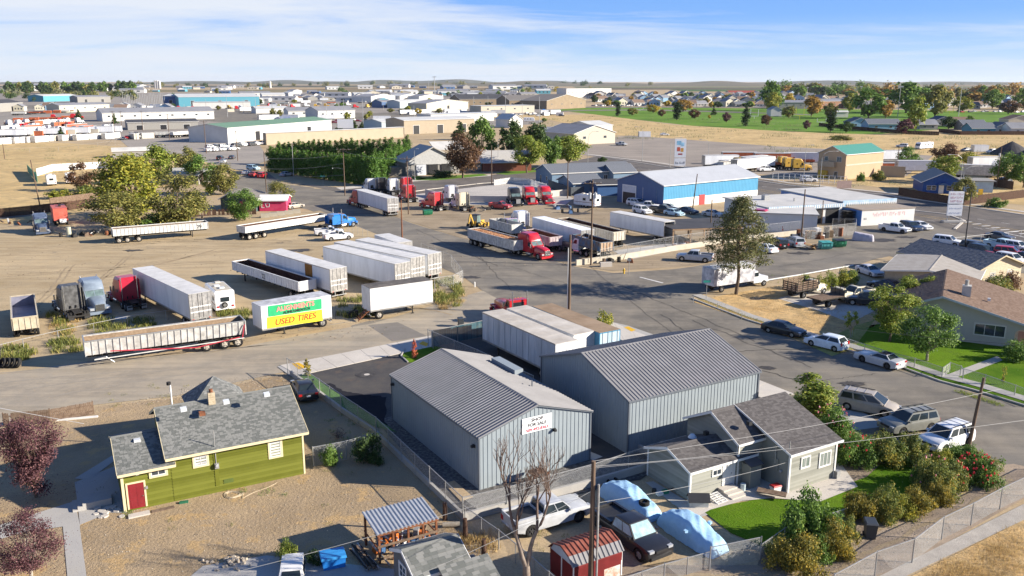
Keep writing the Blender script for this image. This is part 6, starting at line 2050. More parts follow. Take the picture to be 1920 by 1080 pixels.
def covered(label,p,L,W,H_,m,seed,shape):
 c,hd=p[0],p[1]
 t=thing('covered_car',label,'covered car',(c.x,c.y,0),hd)
 r=random.Random(seed)
 b=MB()
 nx,ny=56,22
 rows=[]
 for i in range(nx+1):
  fx=i/nx
  x=-L/2+L*fx
  hw=W/2*(1-.28*abs(2*fx-1)**4)
  hh=shape(fx)
  row=[]
  for j in range(ny+1):
   a=-1+2*j/ny
   s_=math.copysign(abs(a)**.8,a)
   side=max(0,(abs(a)-.55)/.45)
   z=hh*(1-side**1.6*(1-.0)) if abs(a)>.55 else hh*(1+.03*math.cos(a*2))
   y=hw*min(1,abs(a)/.82)*(1 if a>0 else -1)*(.82+.18*(1-z/max(hh,.1)))
   wr=.016*math.sin(x*7+y*9+seed)+.022*(abs(math.sin(x*2.6+y*3.4+seed))**8)+.016*math.sin(x*19-y*23+z*9)*math.sin(x*3.1+seed)+.010*math.sin((x+y*1.3)*31)+r.uniform(-.006,.006)
   z2=max(.03,z+wr*(1-side*.4))
   row.append((x+.05*math.sin(y*14+z*4)*side,y+wr*side*1.5,z2))
  rows.append(row)
 b.rings(rows,cap=False,closed=False)
 o=b.obj('car_cover',m,t,smooth=80)
 MB().poly([rows[0][j] for j in range(ny+1)]).obj('cover_end',m,t)
 MB().poly([rows[-1][j] for j in range(ny+1)]).obj('cover_end',m,t)
 return t
M_cov=mat('cover_blue',(.27,.45,.62),rough=.6,col2=(.33,.51,.68),scale=2,bump=.6,bscale=4)
def shp(fx):
 f=fx
 base=.70+.22*math.sin(PI*min(1,max(0,f)))**.5
 cab=1/(1+abs((f-.43)/.235)**5)
 edge_=min(1,f/.06,(1-f)/.06)**.5
 return (base+.40*cab)*(.30+.70*edge_)
cc=covered('pale blue covered car nearest the chain link gate, mirror bumps showing',(G(1297,1008),head(G(1250,975),G(1345,1035))),5.0,1.95,1.3,M_cov,3,shp)
for s_ in (-1,1):
 MB().rings([[(.35,s_*.92,.88),(.6,s_*.92,.88),(.6,s_*.92,1.05),(.35,s_*.92,1.05)],[(.4,s_*1.12,.9),(.55,s_*1.12,.9),(.55,s_*1.12,1.03),(.4,s_*1.12,1.03)]]).obj('mirror_bump',M_cov,cc)
covered('pale blue tarped car with a tyre lying on its hood',(G(1180,948),head(G(1135,915),G(1225,970))),5.0,1.95,1.3,M_cov,9,lambda f:shp(f)*.98)
def loose_tyre(label,loc,tilt=(0,0,0),r=.36,wd=.26,group=None):
 b=MB()
 n=18
 rg=[]
 for yy,rr in ((-wd/2,r*.62),(-wd/2,r*.9),(-wd*.38,r),(wd*.38,r),(wd/2,r*.9),(wd/2,r*.62),(wd*.3,r*.58),(-wd*.3,r*.58),(-wd/2,r*.62)):
  rg.append([(rr*math.cos(2*PI*i/n),rr*math.sin(2*PI*i/n),yy) for i in range(n)])
 b.rings(rg,cap=False)
 o=b.obj('loose_tyre',M_tire,loc=loc,smooth=40)
 o.rotation_euler=tilt
 return tag(o,label,'tyre',group)
p=G(1208,942,1.0)
loose_tyre('worn tyre lying on the hood of the tarped car',(p.x,p.y,.98))
p=G(1148,900,.2)
loose_tyre('tyre on the ground behind the tarped car',(p.x,p.y,.15),r=.42)
for k in range(4):
 p=G(6+k*9,689)
 loose_tyre('big truck tyre leaning by the left fence, %s of the four'%('leftmost','second','third','rightmost')[k],(p.x,p.y,.48),(R(62),0,R(-35)),r=.52,wd=.3,group='leaning truck tyres at the left edge')
def motorhome(label,p,L,W=2.35,zt=2.9,m=None,group=None,cat='motorhome',front=True,wins=3,spare=False):
 t=thing('motorhome' if front else 'travel_trailer',label,cat,v3(p[0]),p[1],group)
 m=m or cW
 x0,x1,w=-L/2,L/2,W/2
 b=MB()
 sec=lambda x,zb,z1,k:[(x,-w*k,zb),(x,-w*k,z1-.18),(x,-w*k*.88,z1),(x,w*k*.88,z1),(x,w*k,z1-.18),(x,w*k,zb)]
 b.rings([sec(x0+.06,.55,zt-.35,.96),sec(x0+.25,.5,zt-.02,1),sec(x1-1.4,.5,zt,1),sec(x1-.6,.5,zt-.12,.99),sec(x1-.02,.6,1.5 if front else zt-.4,.94)])
 b.obj('body',m,t,smooth=35)
 for s_ in (-1,1):
  for k in range(wins):
   x=x0+.7+k*(L-2.2)/wins
   MB().box(x,x+.8,*sorted((s_*w,s_*(w+.015))),1.6,2.15).obj('side_window',M_glass,t)
  MB().box(x0+.2,x1-.3,*sorted((s_*w,s_*(w+.008))),1.15,1.25).obj('stripe',M_rust,t)
  for ax in ((x0+1.9,x1-1.2) if front else (x0+L*.42,x0+L*.42+.9)):
   wheel(t,ax,s_*(w-.14),.36,.24,M_rim,s_)
 MB().box(x0-.01,x0+.05,-.5,.5,1.55,2.1).obj('rear_window',M_glass,t)
 if spare:
  MB().cyl((x0-.08,.1,1.15),.34,.2,'x',16).obj('spare_wheel',M_tire,t)
  MB().cyl((x0-.19,.1,1.15),.2,.03,'x',12).obj('spare_rim',M_rim,t)
 if front:
  MB().poly([(x1-.50,-w*.88,2.5),(x1-.50,w*.88,2.5),(x1+.0,w*.85,1.62),(x1+.0,-w*.85,1.62)]).obj('windshield',M_glass,t)
 for k,(x,y) in enumerate(((x0+1.2,0),(x0+2.6,.3),(x1-2.0,-.2))):
  MB().box(x,x+.6,y-.3,y+.3,zt-.01,zt+.16).obj('roof_vent',(M_skyl,M_trimw,M_vroofd)[k],t)
 MB().box(x0+.3,x1-1.5,-w*.8,w*.8,zt-.01,zt+.012).obj('roof_sheet',mat('rv_roof',(.36,.32,.26),rough=.8,col2=(.5,.46,.38),scale=1.5),t)
 for s_ in (-1,1):
  MB().box(x0+.0,x0+.06,*sorted((s_*.75,s_*1.0)),.85,1.05).obj('tail_light',M_tail,t)
 return t
motorhome('old white motorhome with a spare wheel behind the long silver trailer',(lambda a,b:((a+b)/2,head(a,b)))(G(432,596),G(396,560)),6.5,spare=True,wins=2)
motorhome('white and tan motorhome parked along the far dry field',seg(1752,278,1712,281),10,group='vehicles at the far field')
motorhome('white slide-in camper trailer beside the blue shed',seg(1118,390,1084,386),6,front=False,wins=2,cat='camper')
motorhome('white camper with green trim by the dry field fence',seg(104,357,90,338),5.5,front=False,wins=1,cat='camper')
motorhome('second white camper beside the white screen fence',seg(138,352,128,336),5.5,front=False,wins=1,cat='camper')
a,b_=G(1326,548),G(1432,532)
t=thing('box_truck','white box truck covered in grey graffiti behind the conifer','box truck',v3((a+b_)/2),head(a,b_))
L=(b_-a).length
M_graf=mat('graffiti_side',(.66,.66,.67),rough=.45,col2=(.22,.22,.25),scale=.9,detail=2)
MB().box(-L/2,L/2-3.0,-1.2,1.2,1.0,3.3).obj('cargo_box',M_graf,t)
MB().box(-L/2,L/2-3.0,-1.21,1.21,3.27,3.34).obj('roof',M_vroof,t)
MB().box(-L/2-.03,-L/2,-1.1,1.1,1.1,3.2).obj('rear_door',M_graf,t)
cb=MB()
cb.rings([[(L/2-2.9,-1,.6),(L/2-2.9,1,.6),(L/2-2.9,.9,2.25),(L/2-2.9,-.9,2.25)],[(L/2-1.9,-1,.6),(L/2-1.9,1,.6),(L/2-2.2,.85,2.25),(L/2-2.2,-.85,2.25)],[(L/2-1.5,-1,.6),(L/2-1.5,1,.6),(L/2-1.6,.95,1.5),(L/2-1.6,-.95,1.5)],[(L/2-.1,-.92,.6),(L/2-.1,.92,.6),(L/2-.15,.8,1.3),(L/2-.15,-.8,1.3)]])
cb.obj('cab',cW,t,smooth=30)
MB().poly([(L/2-2.18,-.8,2.2),(L/2-2.18,.8,2.2),(L/2-1.57,.9,1.54),(L/2-1.57,-.9,1.54)]).obj('windshield',M_glass,t)
for s_ in (-1,1):
 MB().box(L/2-2.75,L/2-2.05,*sorted((s_*.93,s_*.99)),1.5,2.05).obj('side_window',M_glass,t)
 MB().box(L/2-.18,L/2-.05,*sorted((s_*.5,s_*.8)),.95,1.15).obj('headlight',M_lamp,t)
 for ax in (-L/2+1.6,L/2-1.0):
  wheel(t,ax,s_*.95,.42,.26,M_rim,s_)
MB().box(-L/2,L/2-.8,-.4,.4,.6,.98).obj('chassis',M_frame,t)
def bed_truck(label,r,f,stake,L=6.6):
 p=seg(*r,*f)
 t=thing('flatbed_truck' if not stake else 'stake_truck',label,'truck',v3(p[0]),p[1])
 h=L/2
 MB().box(-h,h-.3,-.4,.4,.55,.85).obj('chassis',M_frame,t)
 b=MB()
 b.rings([[(h-2.35,-.85,.6),(h-2.35,.85,.6),(h-2.35,.75,1.95),(h-2.35,-.75,1.95)],[(h-1.75,-.85,.6),(h-1.75,.85,.6),(h-1.95,.68,2.0),(h-1.95,-.68,2.0)],[(h-1.35,-.85,.6),(h-1.35,.85,.6),(h-1.4,.78,1.35),(h-1.4,-.78,1.35)],[(h-.1,-.7,.6),(h-.1,.7,.6),(h-.15,.45,1.2),(h-.15,-.45,1.2)]])
 b.obj('cab',cCr,t,smooth=35)
 MB().poly([(h-1.93,-.62,1.92),(h-1.93,.62,1.92),(h-1.44,.7,1.42),(h-1.44,-.7,1.42)]).obj('windshield',M_glass,t)
 for s_ in (-1,1):
  MB().box(h-2.2,h-1.75,*sorted((s_*.78,s_*.83)),1.4,1.85).obj('side_window',M_glass,t)
  f_=MB()
  arc=[(h-.95+.55*math.cos(q),.42+.55*math.sin(q)) for q in [PI*i/8 for i in range(9)]]
  f_.rings([[(x,s_*.6,z) for x,z in arc],[(x,s_*.97,z-.03) for x,z in arc],[(x,s_*.99,max(.35,z-.12)) for x,z in arc]],cap=False,closed=False)
  f_.obj('fender',cCr,t,smooth=40)
  wheel(t,h-.95,s_*.85,.42,.24,M_rim,s_)
  wheel(t,-h+1.3,s_*.95,.45,.42,M_rim,s_)
  MB().cyl((h-.12,s_*.62,1.0),.12,.1,'x',10).obj('headlight',M_lamp,t)
 MB().box(-h-.3,h-2.5,-1.15,1.15,.98,1.12).obj('bed_frame',M_frame,t)
 for k in range(8):
  MB().box(-h-.28,h-2.52,-1.13+k*.284,-1.13+k*.284+.27,1.12,1.15).obj('bed_plank',M_wood,t)
 MB().box(h-2.52,h-2.45,-1.1,1.1,1.12,1.85).obj('headboard',cDg,t)
 for y in (-1.05,-.35,.35,1.05):
  MB().box(h-2.54,h-2.48,y-.03,y+.03,1.12,2.3).obj('rack_post',M_frame,t)
 MB().box(h-2.54,h-2.48,-1.05,1.05,2.25,2.3).obj('rack_rail',M_frame,t)
 if stake:
  for s_ in (-1,1):
   for k in range(4):
    MB().box(-h-.25,h-2.55,*sorted((s_*1.12,s_*1.15)),1.3+k*.27,1.46+k*.27).obj('slat',M_wood,t)
   for k in range(5):
    x=-h-.2+k*(L-2.4)/4
    MB().box(x,x+.07,*sorted((s_*1.15,s_*1.19)),1.12,2.35).obj('stake',M_frame,t)
  for k in range(4):
   MB().box(-h-.3,-h-.27,-1.1,1.1,1.3+k*.27,1.46+k*.27).obj('slat',M_wood,t)
  for y in (-1.0,-.33,.33,1.0):
   MB().box(-h-.34,-h-.30,y-.04,y+.04,1.12,2.35).obj('stake',M_frame,t)
 return t
bed_truck('cream flatbed truck with a bare wooden deck',(1520,577),(1600,562),False)
bed_truck('old cream stake-bed truck with wooden slatted sides behind the flatbed',(1478,560),(1545,546),True)
t=thing('backhoe','yellow backhoe loader with raised boom behind the onion trailer','backhoe',tuple(G3(894,428)),head(G(880,432),G(912,424)))
yl=paint('machine_yellow',(.50,.30,.04),.5)
MB().box(-1.0,1.9,-.5,.5,.6,1.5).obj('engine_cover',yl,t)
MB().rings([[(-.9,-.7,1.2),(.4,-.7,1.2),(.4,.7,1.2),(-.9,.7,1.2)],[(-.7,-.6,2.6),(.3,-.6,2.6),(.3,.6,2.6),(-.7,.6,2.6)]]).obj('cab',M_glassg,t)
MB().box(-.85,.45,-.72,.72,2.6,2.72).obj('cab_roof',M_blk,t)
for s_ in (-1,1):
 wheel(t,-.6,s_*.85,.68,.4,yl,s_)
 wheel(t,1.6,s_*.75,.42,.28,yl,s_)
 MB().bar((.8,s_*.6,1.3),(2.6,s_*.6,.6),.14).obj('loader_arm',yl,t)
MB().prism([(2.4,.2),(3.1,.2),(2.9,.9),(2.5,.9)],'y',-1.0,1.0).obj('bucket',yl,t)
MB().bar((-1.1,0,1.0),(-2.2,0,3.0),.28).obj('boom',yl,t)
MB().bar((-2.2,0,3.0),(-2.8,0,1.2),.22).obj('dipper',yl,t)
MB().prism([(-3.1,.8),(-2.6,.8),(-2.6,1.3),(-2.9,1.3)],'y',-.3,.3).obj('bucket',M_frame,t)
p=seg(124,436,104,404)
t=thing('box_truck','red box body parked by the dry field fence','container',v3(p[0]),p[1])
mrb=mat('body_red',(.42,.07,.045),rough=.5,col2=(.55,.13,.09),scale=1)
MB().box(-3.2,3.2,-1.25,1.25,1.0,3.4).obj('box_side',mrb,t)
MB().box(-3.25,3.25,-1.27,1.27,3.4,3.46).obj('roof',mrb,t)
MB().box(-.6,.6,-.4,0,3.46,3.75).obj('roof_hatch',M_frame,t)
MB().box(-3.6,3.2,-.5,.5,.5,1.0).obj('chassis',M_frame,t)
MB().box(-4.2,-3.3,-.9,.3,.7,1.4).obj('white_panel',M_trimw,t)
for ax in (-2,-.8,2.2):
 for s_ in (-1,1):
  wheel(t,ax,s_*1.05,.5,.3,M_rimd,s_)
def dumpster(label,u,v,ang,m,L=1.9,W=1.5,H_=1.35,lid=None):
 t=thing('dumpster',label,'dumpster',tuple(G3(u,v)),R(ang))
 MB().rings([[(-L/2,-W/2+.25,.12),(L/2,-W/2+.25,.12),(L/2,W/2,.12),(-L/2,W/2,.12)],[(-L/2,-W/2,.6),(L/2,-W/2,.6),(L/2,W/2,.6),(-L/2,W/2,.6)],[(-L/2,-W/2,H_*.85),(L/2,-W/2,H_*.85),(L/2,W/2,H_),(-L/2,W/2,H_)]]).obj('bin',m,t)
 for s_ in (-1,1):
  MB().box(*sorted((s_*.03,s_*L/2)),-W/2-.04,W/2,H_*.93,H_*.97).obj('lid',lid or M_blk,t).rotation_euler=(R(4),0,0)
  MB().box(*sorted((s_*L/2,s_*(L/2+.1))),-.3,.3,.6,.75).obj('fork_pocket',m,t)
 for k in range(3):
  MB().box(-L/2+.3+k*.6,-L/2+.36+k*.6,-W/2-.03,-W/2,.6,H_*.85).obj('rib',m,t)
 return t
mgr=mat('dumpster_green',(.01,.16,.075),rough=.5,var=.2)
mtl=mat('dumpster_teal',(.03,.24,.22),rough=.55,col2=(.07,.32,.30),scale=2)
dumpster('dark green dumpster right of the teal one at the roadside',1573,463,8,mgr)
dumpster('faded teal dumpster left of the dark green one',1547,467,6,mtl,lid=mtl)
dumpster('green dumpster by the pole across the junction',802,403,25,mgr,W=1.1,H_=1.1,lid=mgr)
def bin_(label,u,v,ang,m=None,s=1.0):
 t=thing('wheelie_bin',label,'bin',tuple(G3(u,v)),R(ang))
 m=m or mat('bin_grey',(.035,.042,.05),rough=.5)
 MB().rings([[(-.25,-.28,.05),(.25,-.28,.05),(.25,.25,.05),(-.25,.25,.05)],[(-.31,-.36,.95),(.31,-.36,.95),(.31,.33,.95),(-.31,.33,.95)]]).obj('bin',m,t)
 MB().rings([[(-.34,-.40,.95),(.34,-.40,.95),(.34,.38,.97),(-.34,.38,.97)],[(-.28,-.32,1.03),(.28,-.32,1.03),(.28,.36,1.07),(-.28,.36,1.07)]]).obj('lid',m,t)
 MB().box(-.27,.27,.38,.43,.92,.97).obj('handle',m,t)
 for s_ in (-1,1):
  MB().cyl((s_*.27,.26,.12),.12,.06,'x',12).obj('wheel',M_blk,t)
 if s!=1:
  t.scale=(s,)*3
 return t
bin_('dark wheelie bin on the dirt alley beside the yellow bushes',1630,1008,-8,s=1.12)
bin_('grey wheelie bin beside the teal slatted gate',864,612,20)
CARDB=mat('cardboard',(.30,.20,.11),rough=.8,var=.25)
t=thing('cardboard_heap','heap of broken cardboard between the silver suv and the teal dumpster','cardboard',tuple(G3(1520,468)),0)
r=random.Random(6)
for k in range(12):
 o=MB().box(-.5,.5,-.3,.3,0,.03).obj('cardboard_sheet',CARDB,t,loc=(r.uniform(-.9,.9),r.uniform(-.5,.5),.1+.07*k))
 o.rotation_euler=(r.uniform(-.6,.6),r.uniform(-.5,.5),r.uniform(0,3))
covered('small pale tarp-covered trailer by the wire enclosure',(G(1618,451),R(-25)),3.6,1.8,1.4,mat('tarp_grey',(.40,.38,.42),rough=.7),12,lambda f:1.25*(min(1,f/.08,(1-f)/.08)**.4)*(1.1-.35*f)+.1)
chain_fence('white wire enclosure full of junk by the dumpsters',gp((1500,452),(1604,440),(1604,432),(1560,432)),h=2.2,post=2.2,mesh=.35,wire=.012)
t=thing('enclosure_junk','crates and scrap stacked inside the white wire enclosure','junk',tuple(G3(1556,446)),R(20))
r=random.Random(16)
for k in range(26):
 m=r.choice((CARDB,M_rust,M_frame,M_trimw,M_wood,M_steel,CARDB))
 MB().box(-r.uniform(.2,.8),r.uniform(.2,.8),-.4,.4,0,r.uniform(.4,1.7)).obj('crate',m,t,loc=(r.uniform(-6.5,4.5),r.uniform(-.2,2.5),0),rz=r.uniform(0,3))
# ================ buildings of the next block
def bld(name,label,A,Bq,depth,eave,rise=1.2,axis='x',wall=None,roof=None,over=.25,z=0,style='plain',sp=.5,flat=False,hd=None,L=None,cat='building',group=None,off=.5,clad=None,trim=None,zeave=None,cs=.22,far=False,expo=.3):
 """A, Bq sighted front corners on the ground (or at height zeave)"""
 ze=zeave or 0
 a,b=G(*A,ze),G(*Bq,ze)
 hd=head(a,b) if hd is None else hd
 L=L or (b-a).length
 t=thing(name,label,cat,(a.x,a.y,0),hd,group)
 if flat:
  MB().box(0,L,0,depth,0,eave).obj('wall',wall,t)
  b_=MB().box(-over,L+over,-over,depth+over,eave,eave+.18)
  b_.obj('roof',roof,t)
  if trim is not None:
   MB().box(-over-.05,L+over+.05,-over-.06,-over,eave-.25,eave+.22).obj('fascia',trim,t)
 else:
  gable_block(t,0,L,0,depth,0,eave,rise,axis,wall,roof,over=over,style=style,sp=sp,clad=clad,off=off,trim=trim,cs=cs,expo=expo,faces='FRL')
 t['L']=L
 return t,L
def clean(t):
 if 'L' in t:
  del t['L']
def wins(t,L,D,face,rows,pane=None,frame=None,casing=0,nm=None):
 T=wall_faces(0,L,0,D)[face]
 for x,z,w_,h,mu in rows:
  window(t,T,x,z,w_,h,mu,pane=pane,frame=frame,out=.03)
def bigdoor(t,L,D,face,rows,m):
 T=wall_faces(0,L,0,D)[face]
 for x,w_,h in rows:
  o=MB(T).box(x,x+w_,0,h,.0,.05).obj('overhead_door',m,t)
  MB(T).box(x-.15,x,0,h+.15,.0,.08).obj('door_frame',M_trimw,o)
  MB(T).box(x+w_,x+w_+.15,0,h+.15,.0,.08).obj('door_frame',M_trimw,o)
  MB(T).box(x,x+w_,h,h+.15,.0,.079).obj('door_frame',M_trimw,o)
M_bs=mat('blue_siding',(.06,.26,.43),rough=.45,var=.06,scale=.5)
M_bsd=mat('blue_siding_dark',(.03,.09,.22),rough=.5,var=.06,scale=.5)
M_wr=mat('white_roof',(.40,.41,.42),rough=.5,var=.05,scale=.4)
M_wr2=mat('pale_roof_sheet',(.42,.41,.38),rough=.7,col2=(.54,.52,.48),scale=.3)
M_ww=mat('white_wall',(.62,.61,.58),rough=.6,var=.06,scale=.4)
M_tan=mat('tan_stucco',(.42,.31,.20),rough=.85,var=.05,scale=.4)
M_tan2=mat('tan_block',(.36,.30,.22),rough=.85,var=.06,scale=.4)
M_dk=mat('door_dark',(.012,.012,.014),rough=.5,var=.2)
M_grn=mat('green_roof',(.06,.22,.17),rough=.5,var=.08)
M_bgw=mat('bluegrey_wall',(.14,.21,.29),rough=.6,var=.06)
M_cream=mat('cream_wall',(.45,.41,.33),rough=.7,var=.06)
M_creamy=mat('pale_yellow_wall',(.48,.45,.35),rough=.7,var=.06)
M_gw=mat('grey_wall',(.26,.25,.23),rough=.7,var=.08)
M_dr=mat('dark_roof',(.065,.065,.07),rough=.8,var=.15,scale=.5)
def scrawl(par,x0,x1,z,y,h,m,seed):
 """faded lettering too worn to read: uneven strokes in a row"""
 r=random.Random(seed)
 x=x0
 b=MB()
 while x<x1:
  w_=h*r.uniform(.12,.22)
  za,zb=z+h*r.choice((0,0,.4)),z+h*r.choice((1,1,.6))
  b.box(x,x+w_,y-.006,y,za,zb)
  if r.random()<.6:
   b.box(x+w_,x+h*.45,y-.005,y,zb-h*.18,zb)
  x+=h*r.choice((.5,.6,.6,.9))
 b.obj('worn_lettering',m,par,kind='stuff')
t,L=bld('blue_shop','bright blue metal shop with white roof and two tall doors',(1245,348),(1422,331),15.0,5.2,2.3,'x',M_bs,M_wr,zeave=5.2,over=.35,clad='rib',sp=.5)
MB().box(-.02,L+.02,-.06,-.02,0,2.0).obj('white_base',M_ww,t)
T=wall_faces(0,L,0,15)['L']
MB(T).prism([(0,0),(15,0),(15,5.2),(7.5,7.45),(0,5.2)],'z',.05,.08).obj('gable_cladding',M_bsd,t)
bigdoor(t,L,15,'L',[(8.6,4.2,4.0)],M_dk)
MB(T).box(10.2-8.2,6.2,0,4.1,.09,.12).obj('door_opening',M_dk,t)
MB(T).box(2.0,6.2,2.6,4.1,.13,.16).obj('roller_door',mat('roller',(.5,.52,.55),rough=.5),t)
for x0,x1,z0,z1 in ((1.8,2.0,0,4.3),(6.2,6.4,0,4.3),(2.0,6.2,4.1,4.3)):
 MB(T).box(x0,x1,z0,z1,.09,.18).obj('door_frame',M_trimw,t)
MB().box(11.4,13.3,-.10,-.02,0,2.3).obj('red_door',mat('door_red2',(.35,.03,.03),rough=.5),t)
clean(t)
t,L=bld('blue_lean_to','dark blue lean-to shed left of the tall blue shop doors',(1120,368),(1175,372),7,2.9,.8,'x',M_bsd,M_dr,over=.5,hd=R(14))
clean(t)
t,L=bld('bluegrey_house','long blue-grey building with grey roof behind the truck yard',(1035,348),(1150,335),11,3.3,1.9,'x',M_bgw,M_shade_blue,over=.4,hd=R(22))
wins(t,L,11,'F',[(3+k*3.2,1.1,1.2,1.2,(2,1)) for k in range(5)])
wins(t,L,11,'L',[(3,.1,1,2.1,(1,1)),(7,1.1,1,1.1,(1,1))])
clean(t)
t,L=bld('bluegrey_house','smaller blue-grey wing with a low gable in front of the long one',(1075,365),(1128,357),9,2.9,1.6,'x',M_bgw,M_shade_blue,over=.5,hd=R(22),L=8)
wins(t,L,9,'L',[(2.5,.9,1,1.2,(2,1))])
clean(t)
t,L=bld('bluegrey_house','little blue-grey cottage tucked against the blue shop wall',(1150,345),(1190,338),8,3.2,1.8,'x',M_bgw,M_shade_blue,over=.4,hd=R(22),L=7)
clean(t)
board_fence('dark grey board fence in front of the blue-grey building',gp((1028,352),(1070,368),(1095,366)),2.2,mat('slate_fence',(.07,.08,.09),rough=.8),w_=.3)
board_fence('white picket fence around the pale paved lot',gp((927,348),(960,343),(990,346),(1024,356)),1.6,M_trimw,w_=.1,gap=.12)
block_wall('pale block wall behind the row of tractors',gp((798,366),(845,378),(960,380),(1000,372),(1066,366)),1.5,.25,M_conc)
block_wall('cream block wall along the ramp beside the silver pickup',gp((1080,498),(1170,486),(1265,470),(1390,452),(1500,440)),.9,.3,mat('block_cream',(.40,.36,.28),rough=.85,col2=(.5,.46,.38),scale=1))
chain_fence('chain link fence on the cream block wall by the truck yard',gp((1125,496),(1270,468),(1395,450),(1500,438)),h=1.5,post=3,mesh=.2,wire=.005,base=.9)
sheet('ramp',None,.03,M_conc2,pts=gp((1150,470),(1290,452),(1310,462),(1175,488)))
t=thing('carport','open timber carport with a flat dark roof','carport',tuple(G3(1260,462)),R(12))
roof_plane(t,(0,0,3.0),(13,0,3.0),(12.4,8.5,3.3),(-.6,8.5,3.3),M_dr,'plain',.2)
for x in (.2,3.4,6.5,9.6,12.7):
 for y in (.2,8.2):
  MB().box(x-.12,x+.12,y-.12,y+.12,0,2.85).obj('post',mat('post_tan',(.30,.20,.12),rough=.8),t)
MB().box(0,13,-.05,.1,2.7,2.95).obj('beam',mat('post_tan',(.3,.2,.12)),t)
t,L=bld('white_workshop','low white workshop with a broad pale flat roof behind the conifer',(1385,432),(1480,425),13,3.4,wall=M_ww,roof=M_wr2,flat=True,hd=R(-14)+R(0),L=14)
clean(t)
t=thing('white_workshop','wide low building with pale roofs and a blue and white striped fascia','building',tuple(G3(1440,425)),R(18))
bt=mat('fascia_blue',(.20,.36,.52),rough=.5,col2=(.45,.55,.62),scale=1.5)
MB().box(0,17,0,16,0,3.6).obj('wall',M_ww,t)
MB().box(-.4,17.4,-.4,16.4,3.6,3.8).obj('roof',M_wr2,t)
for x in (4.6,9.5,13.2):
 MB().box(x,x+3,-.06,-.01,0,2.9).obj('bay_opening',M_dk,t)
MB().box(17.4,30.5,.5,22,3.9,4.15).obj('roof',M_wr2,t)
MB().box(17.4,29.5,4,21,0,3.9).obj('wall',mat('blue_wall2',(.03,.12,.36),rough=.5),t)
MB().box(-.5,17.35,-.55,-.42,3.2,3.9).obj('striped_fascia',bt,t)
MB().box(17.4,30.6,.3,.45,3.5,4.3).obj('striped_fascia',bt,t)
st_=MB()
for k in range(60):
 x=-.4+k*.52
 y=-.56 if x<17.2 else .29
 st_.box(x,x+.22,y-.02,y,3.25,3.85)
st_.obj('fascia_stripes',M_trimw,t,kind='stuff')
MB().box(5,6.2,9,10.2,3.8,4.8).obj('roof_unit',M_steel,t)
MB().box(10,10.3,6,6.3,3.8,4.4).obj('roof_vent',M_steel,t)
t=thing('white_annex','white walled annex with red lettering beside the forecourt','building',tuple(G3(1614,424)),R(17))
MB().box(0,12.5,0,9,0,3.0).obj('wall',M_ww,t)
MB().box(-.1,12.6,-.1,9.1,3.0,3.2).obj('roof',mat('flat_tan_roof',(.30,.25,.20),rough=.8),t)
MB().box(-.1,-.02,0,9,0,3.0).obj('blue_side',mat('blue_wall2',(.03,.12,.36)),t)
scrawl(t,2.6,10.6,1.75,-.012,.75,mat('faded_red',(.60,.36,.36),rough=.7),5)
MB().box(.6,1.2,-.04,0,1.2,1.6).obj('vent',M_steel,t)
t=thing('stacked_frames','dark stack of vehicle frames in the open bay','junk',tuple(G3(1600,420)),R(17))
for k in range(9):
 MB().box(-2.6,1.2-.2*(k%3),-1,1,.2+.38*k*.8,.3+.38*k*.8).obj('frame',M_frame,t)
mp=mat('pink_wall',(.50,.03,.10),rough=.7,col2=(.58,.07,.14),scale=.6)
t,L=bld('pink_shed','bright pink shed with white painted letters under a lean-to roof',(487,396),(535,392),6,2.3,.8,'x',mp,M_trimw,over=.3,hd=R(5))
text('L',t,(.7,-.05,.7),0,1.4,M_trimw,'lettering',squash=1.1)
for p,q in (((1.2,-.04,1.7),(2.2,-.04,1.75)),((1.3,-.04,1.7),(1.5,-.04,.9)),((1.5,-.04,.9),(2.1,-.04,.95)),((2.2,-.04,1.75),(2.1,-.04,.95))):
 MB().bar(p,q,.02,.14).obj('painted_stroke',M_trimw,t)
clean(t)
t,L=bld('dark_house','dark slate house with a grey roof left of the round green tree',(415,396),(470,388),8,2.8,1.3,'y',mat('slate_wall',(.06,.085,.09),rough=.7),mat('roof_grey2',(.20,.18,.16),rough=.8),over=.4,hd=R(-6),off=.3)
MB().box(L*.55,L*.8,-.05,-.01,0,2.2).obj('pink_panel',mp,t)
clean(t)
for i,(u,v) in enumerate(((497,408),(512,406),(527,404),(542,402),(556,400))):
 tag(MB().box(-.85,.85,-.35,.35,0,.85).obj('concrete_block',mat('block_dirty',(.34,.31,.25),rough=.9),loc=tuple(G3(u,v)),rz=R(18)),'pale concrete barrier block, %s from the left below the pink shed'%('first','second','third','fourth','fifth')[i],'concrete block','barrier blocks below the pink shed')
board_fence('low brown board fence between the pink shed and the trees',gp((300,418),(345,408),(400,404),(480,402)),1.3,M_woodd,w_=.2,missing=.25)
board_fence('dark board fence behind the left row of scrap',gp((0,408),(60,402),(130,394),(170,388)),1.9,M_woodd,w_=.2)
board_fence('grey-brown board fence by the dry field below the campers',gp((95,386),(140,380),(205,372)),1.8,M_wood,w_=.2)
board_fence('white screen fence around the campers',gp((70,330),(100,321),(190,316),(235,318)),2.2,M_trimw,w_=1.2,gap=.02)
board_fence('green end panel of the screen fence by the campers',gp((52,322),(70,342)),2.2,mat('panel_green',(.05,.22,.15),rough=.6),w_=.8)
t,L=bld('white_shed','small house with a pale roof among the left trees',(312,344),(372,338),9,2.6,1.2,'x',M_gw,M_wr2,hd=R(-12),over=.4)
clean(t)
t,L=bld('white_shed','small dark-walled shed by the bushes left of the hedge',(212,296),(240,290),6,2.4,1.0,'x',M_gw,M_wr2,hd=R(25),over=.3)
clean(t)
t0=thing('scrap_row','low heaps of rusty scrap along the left fence','scrap',tuple(G3(30,425)),0)
r=random.Random(33)
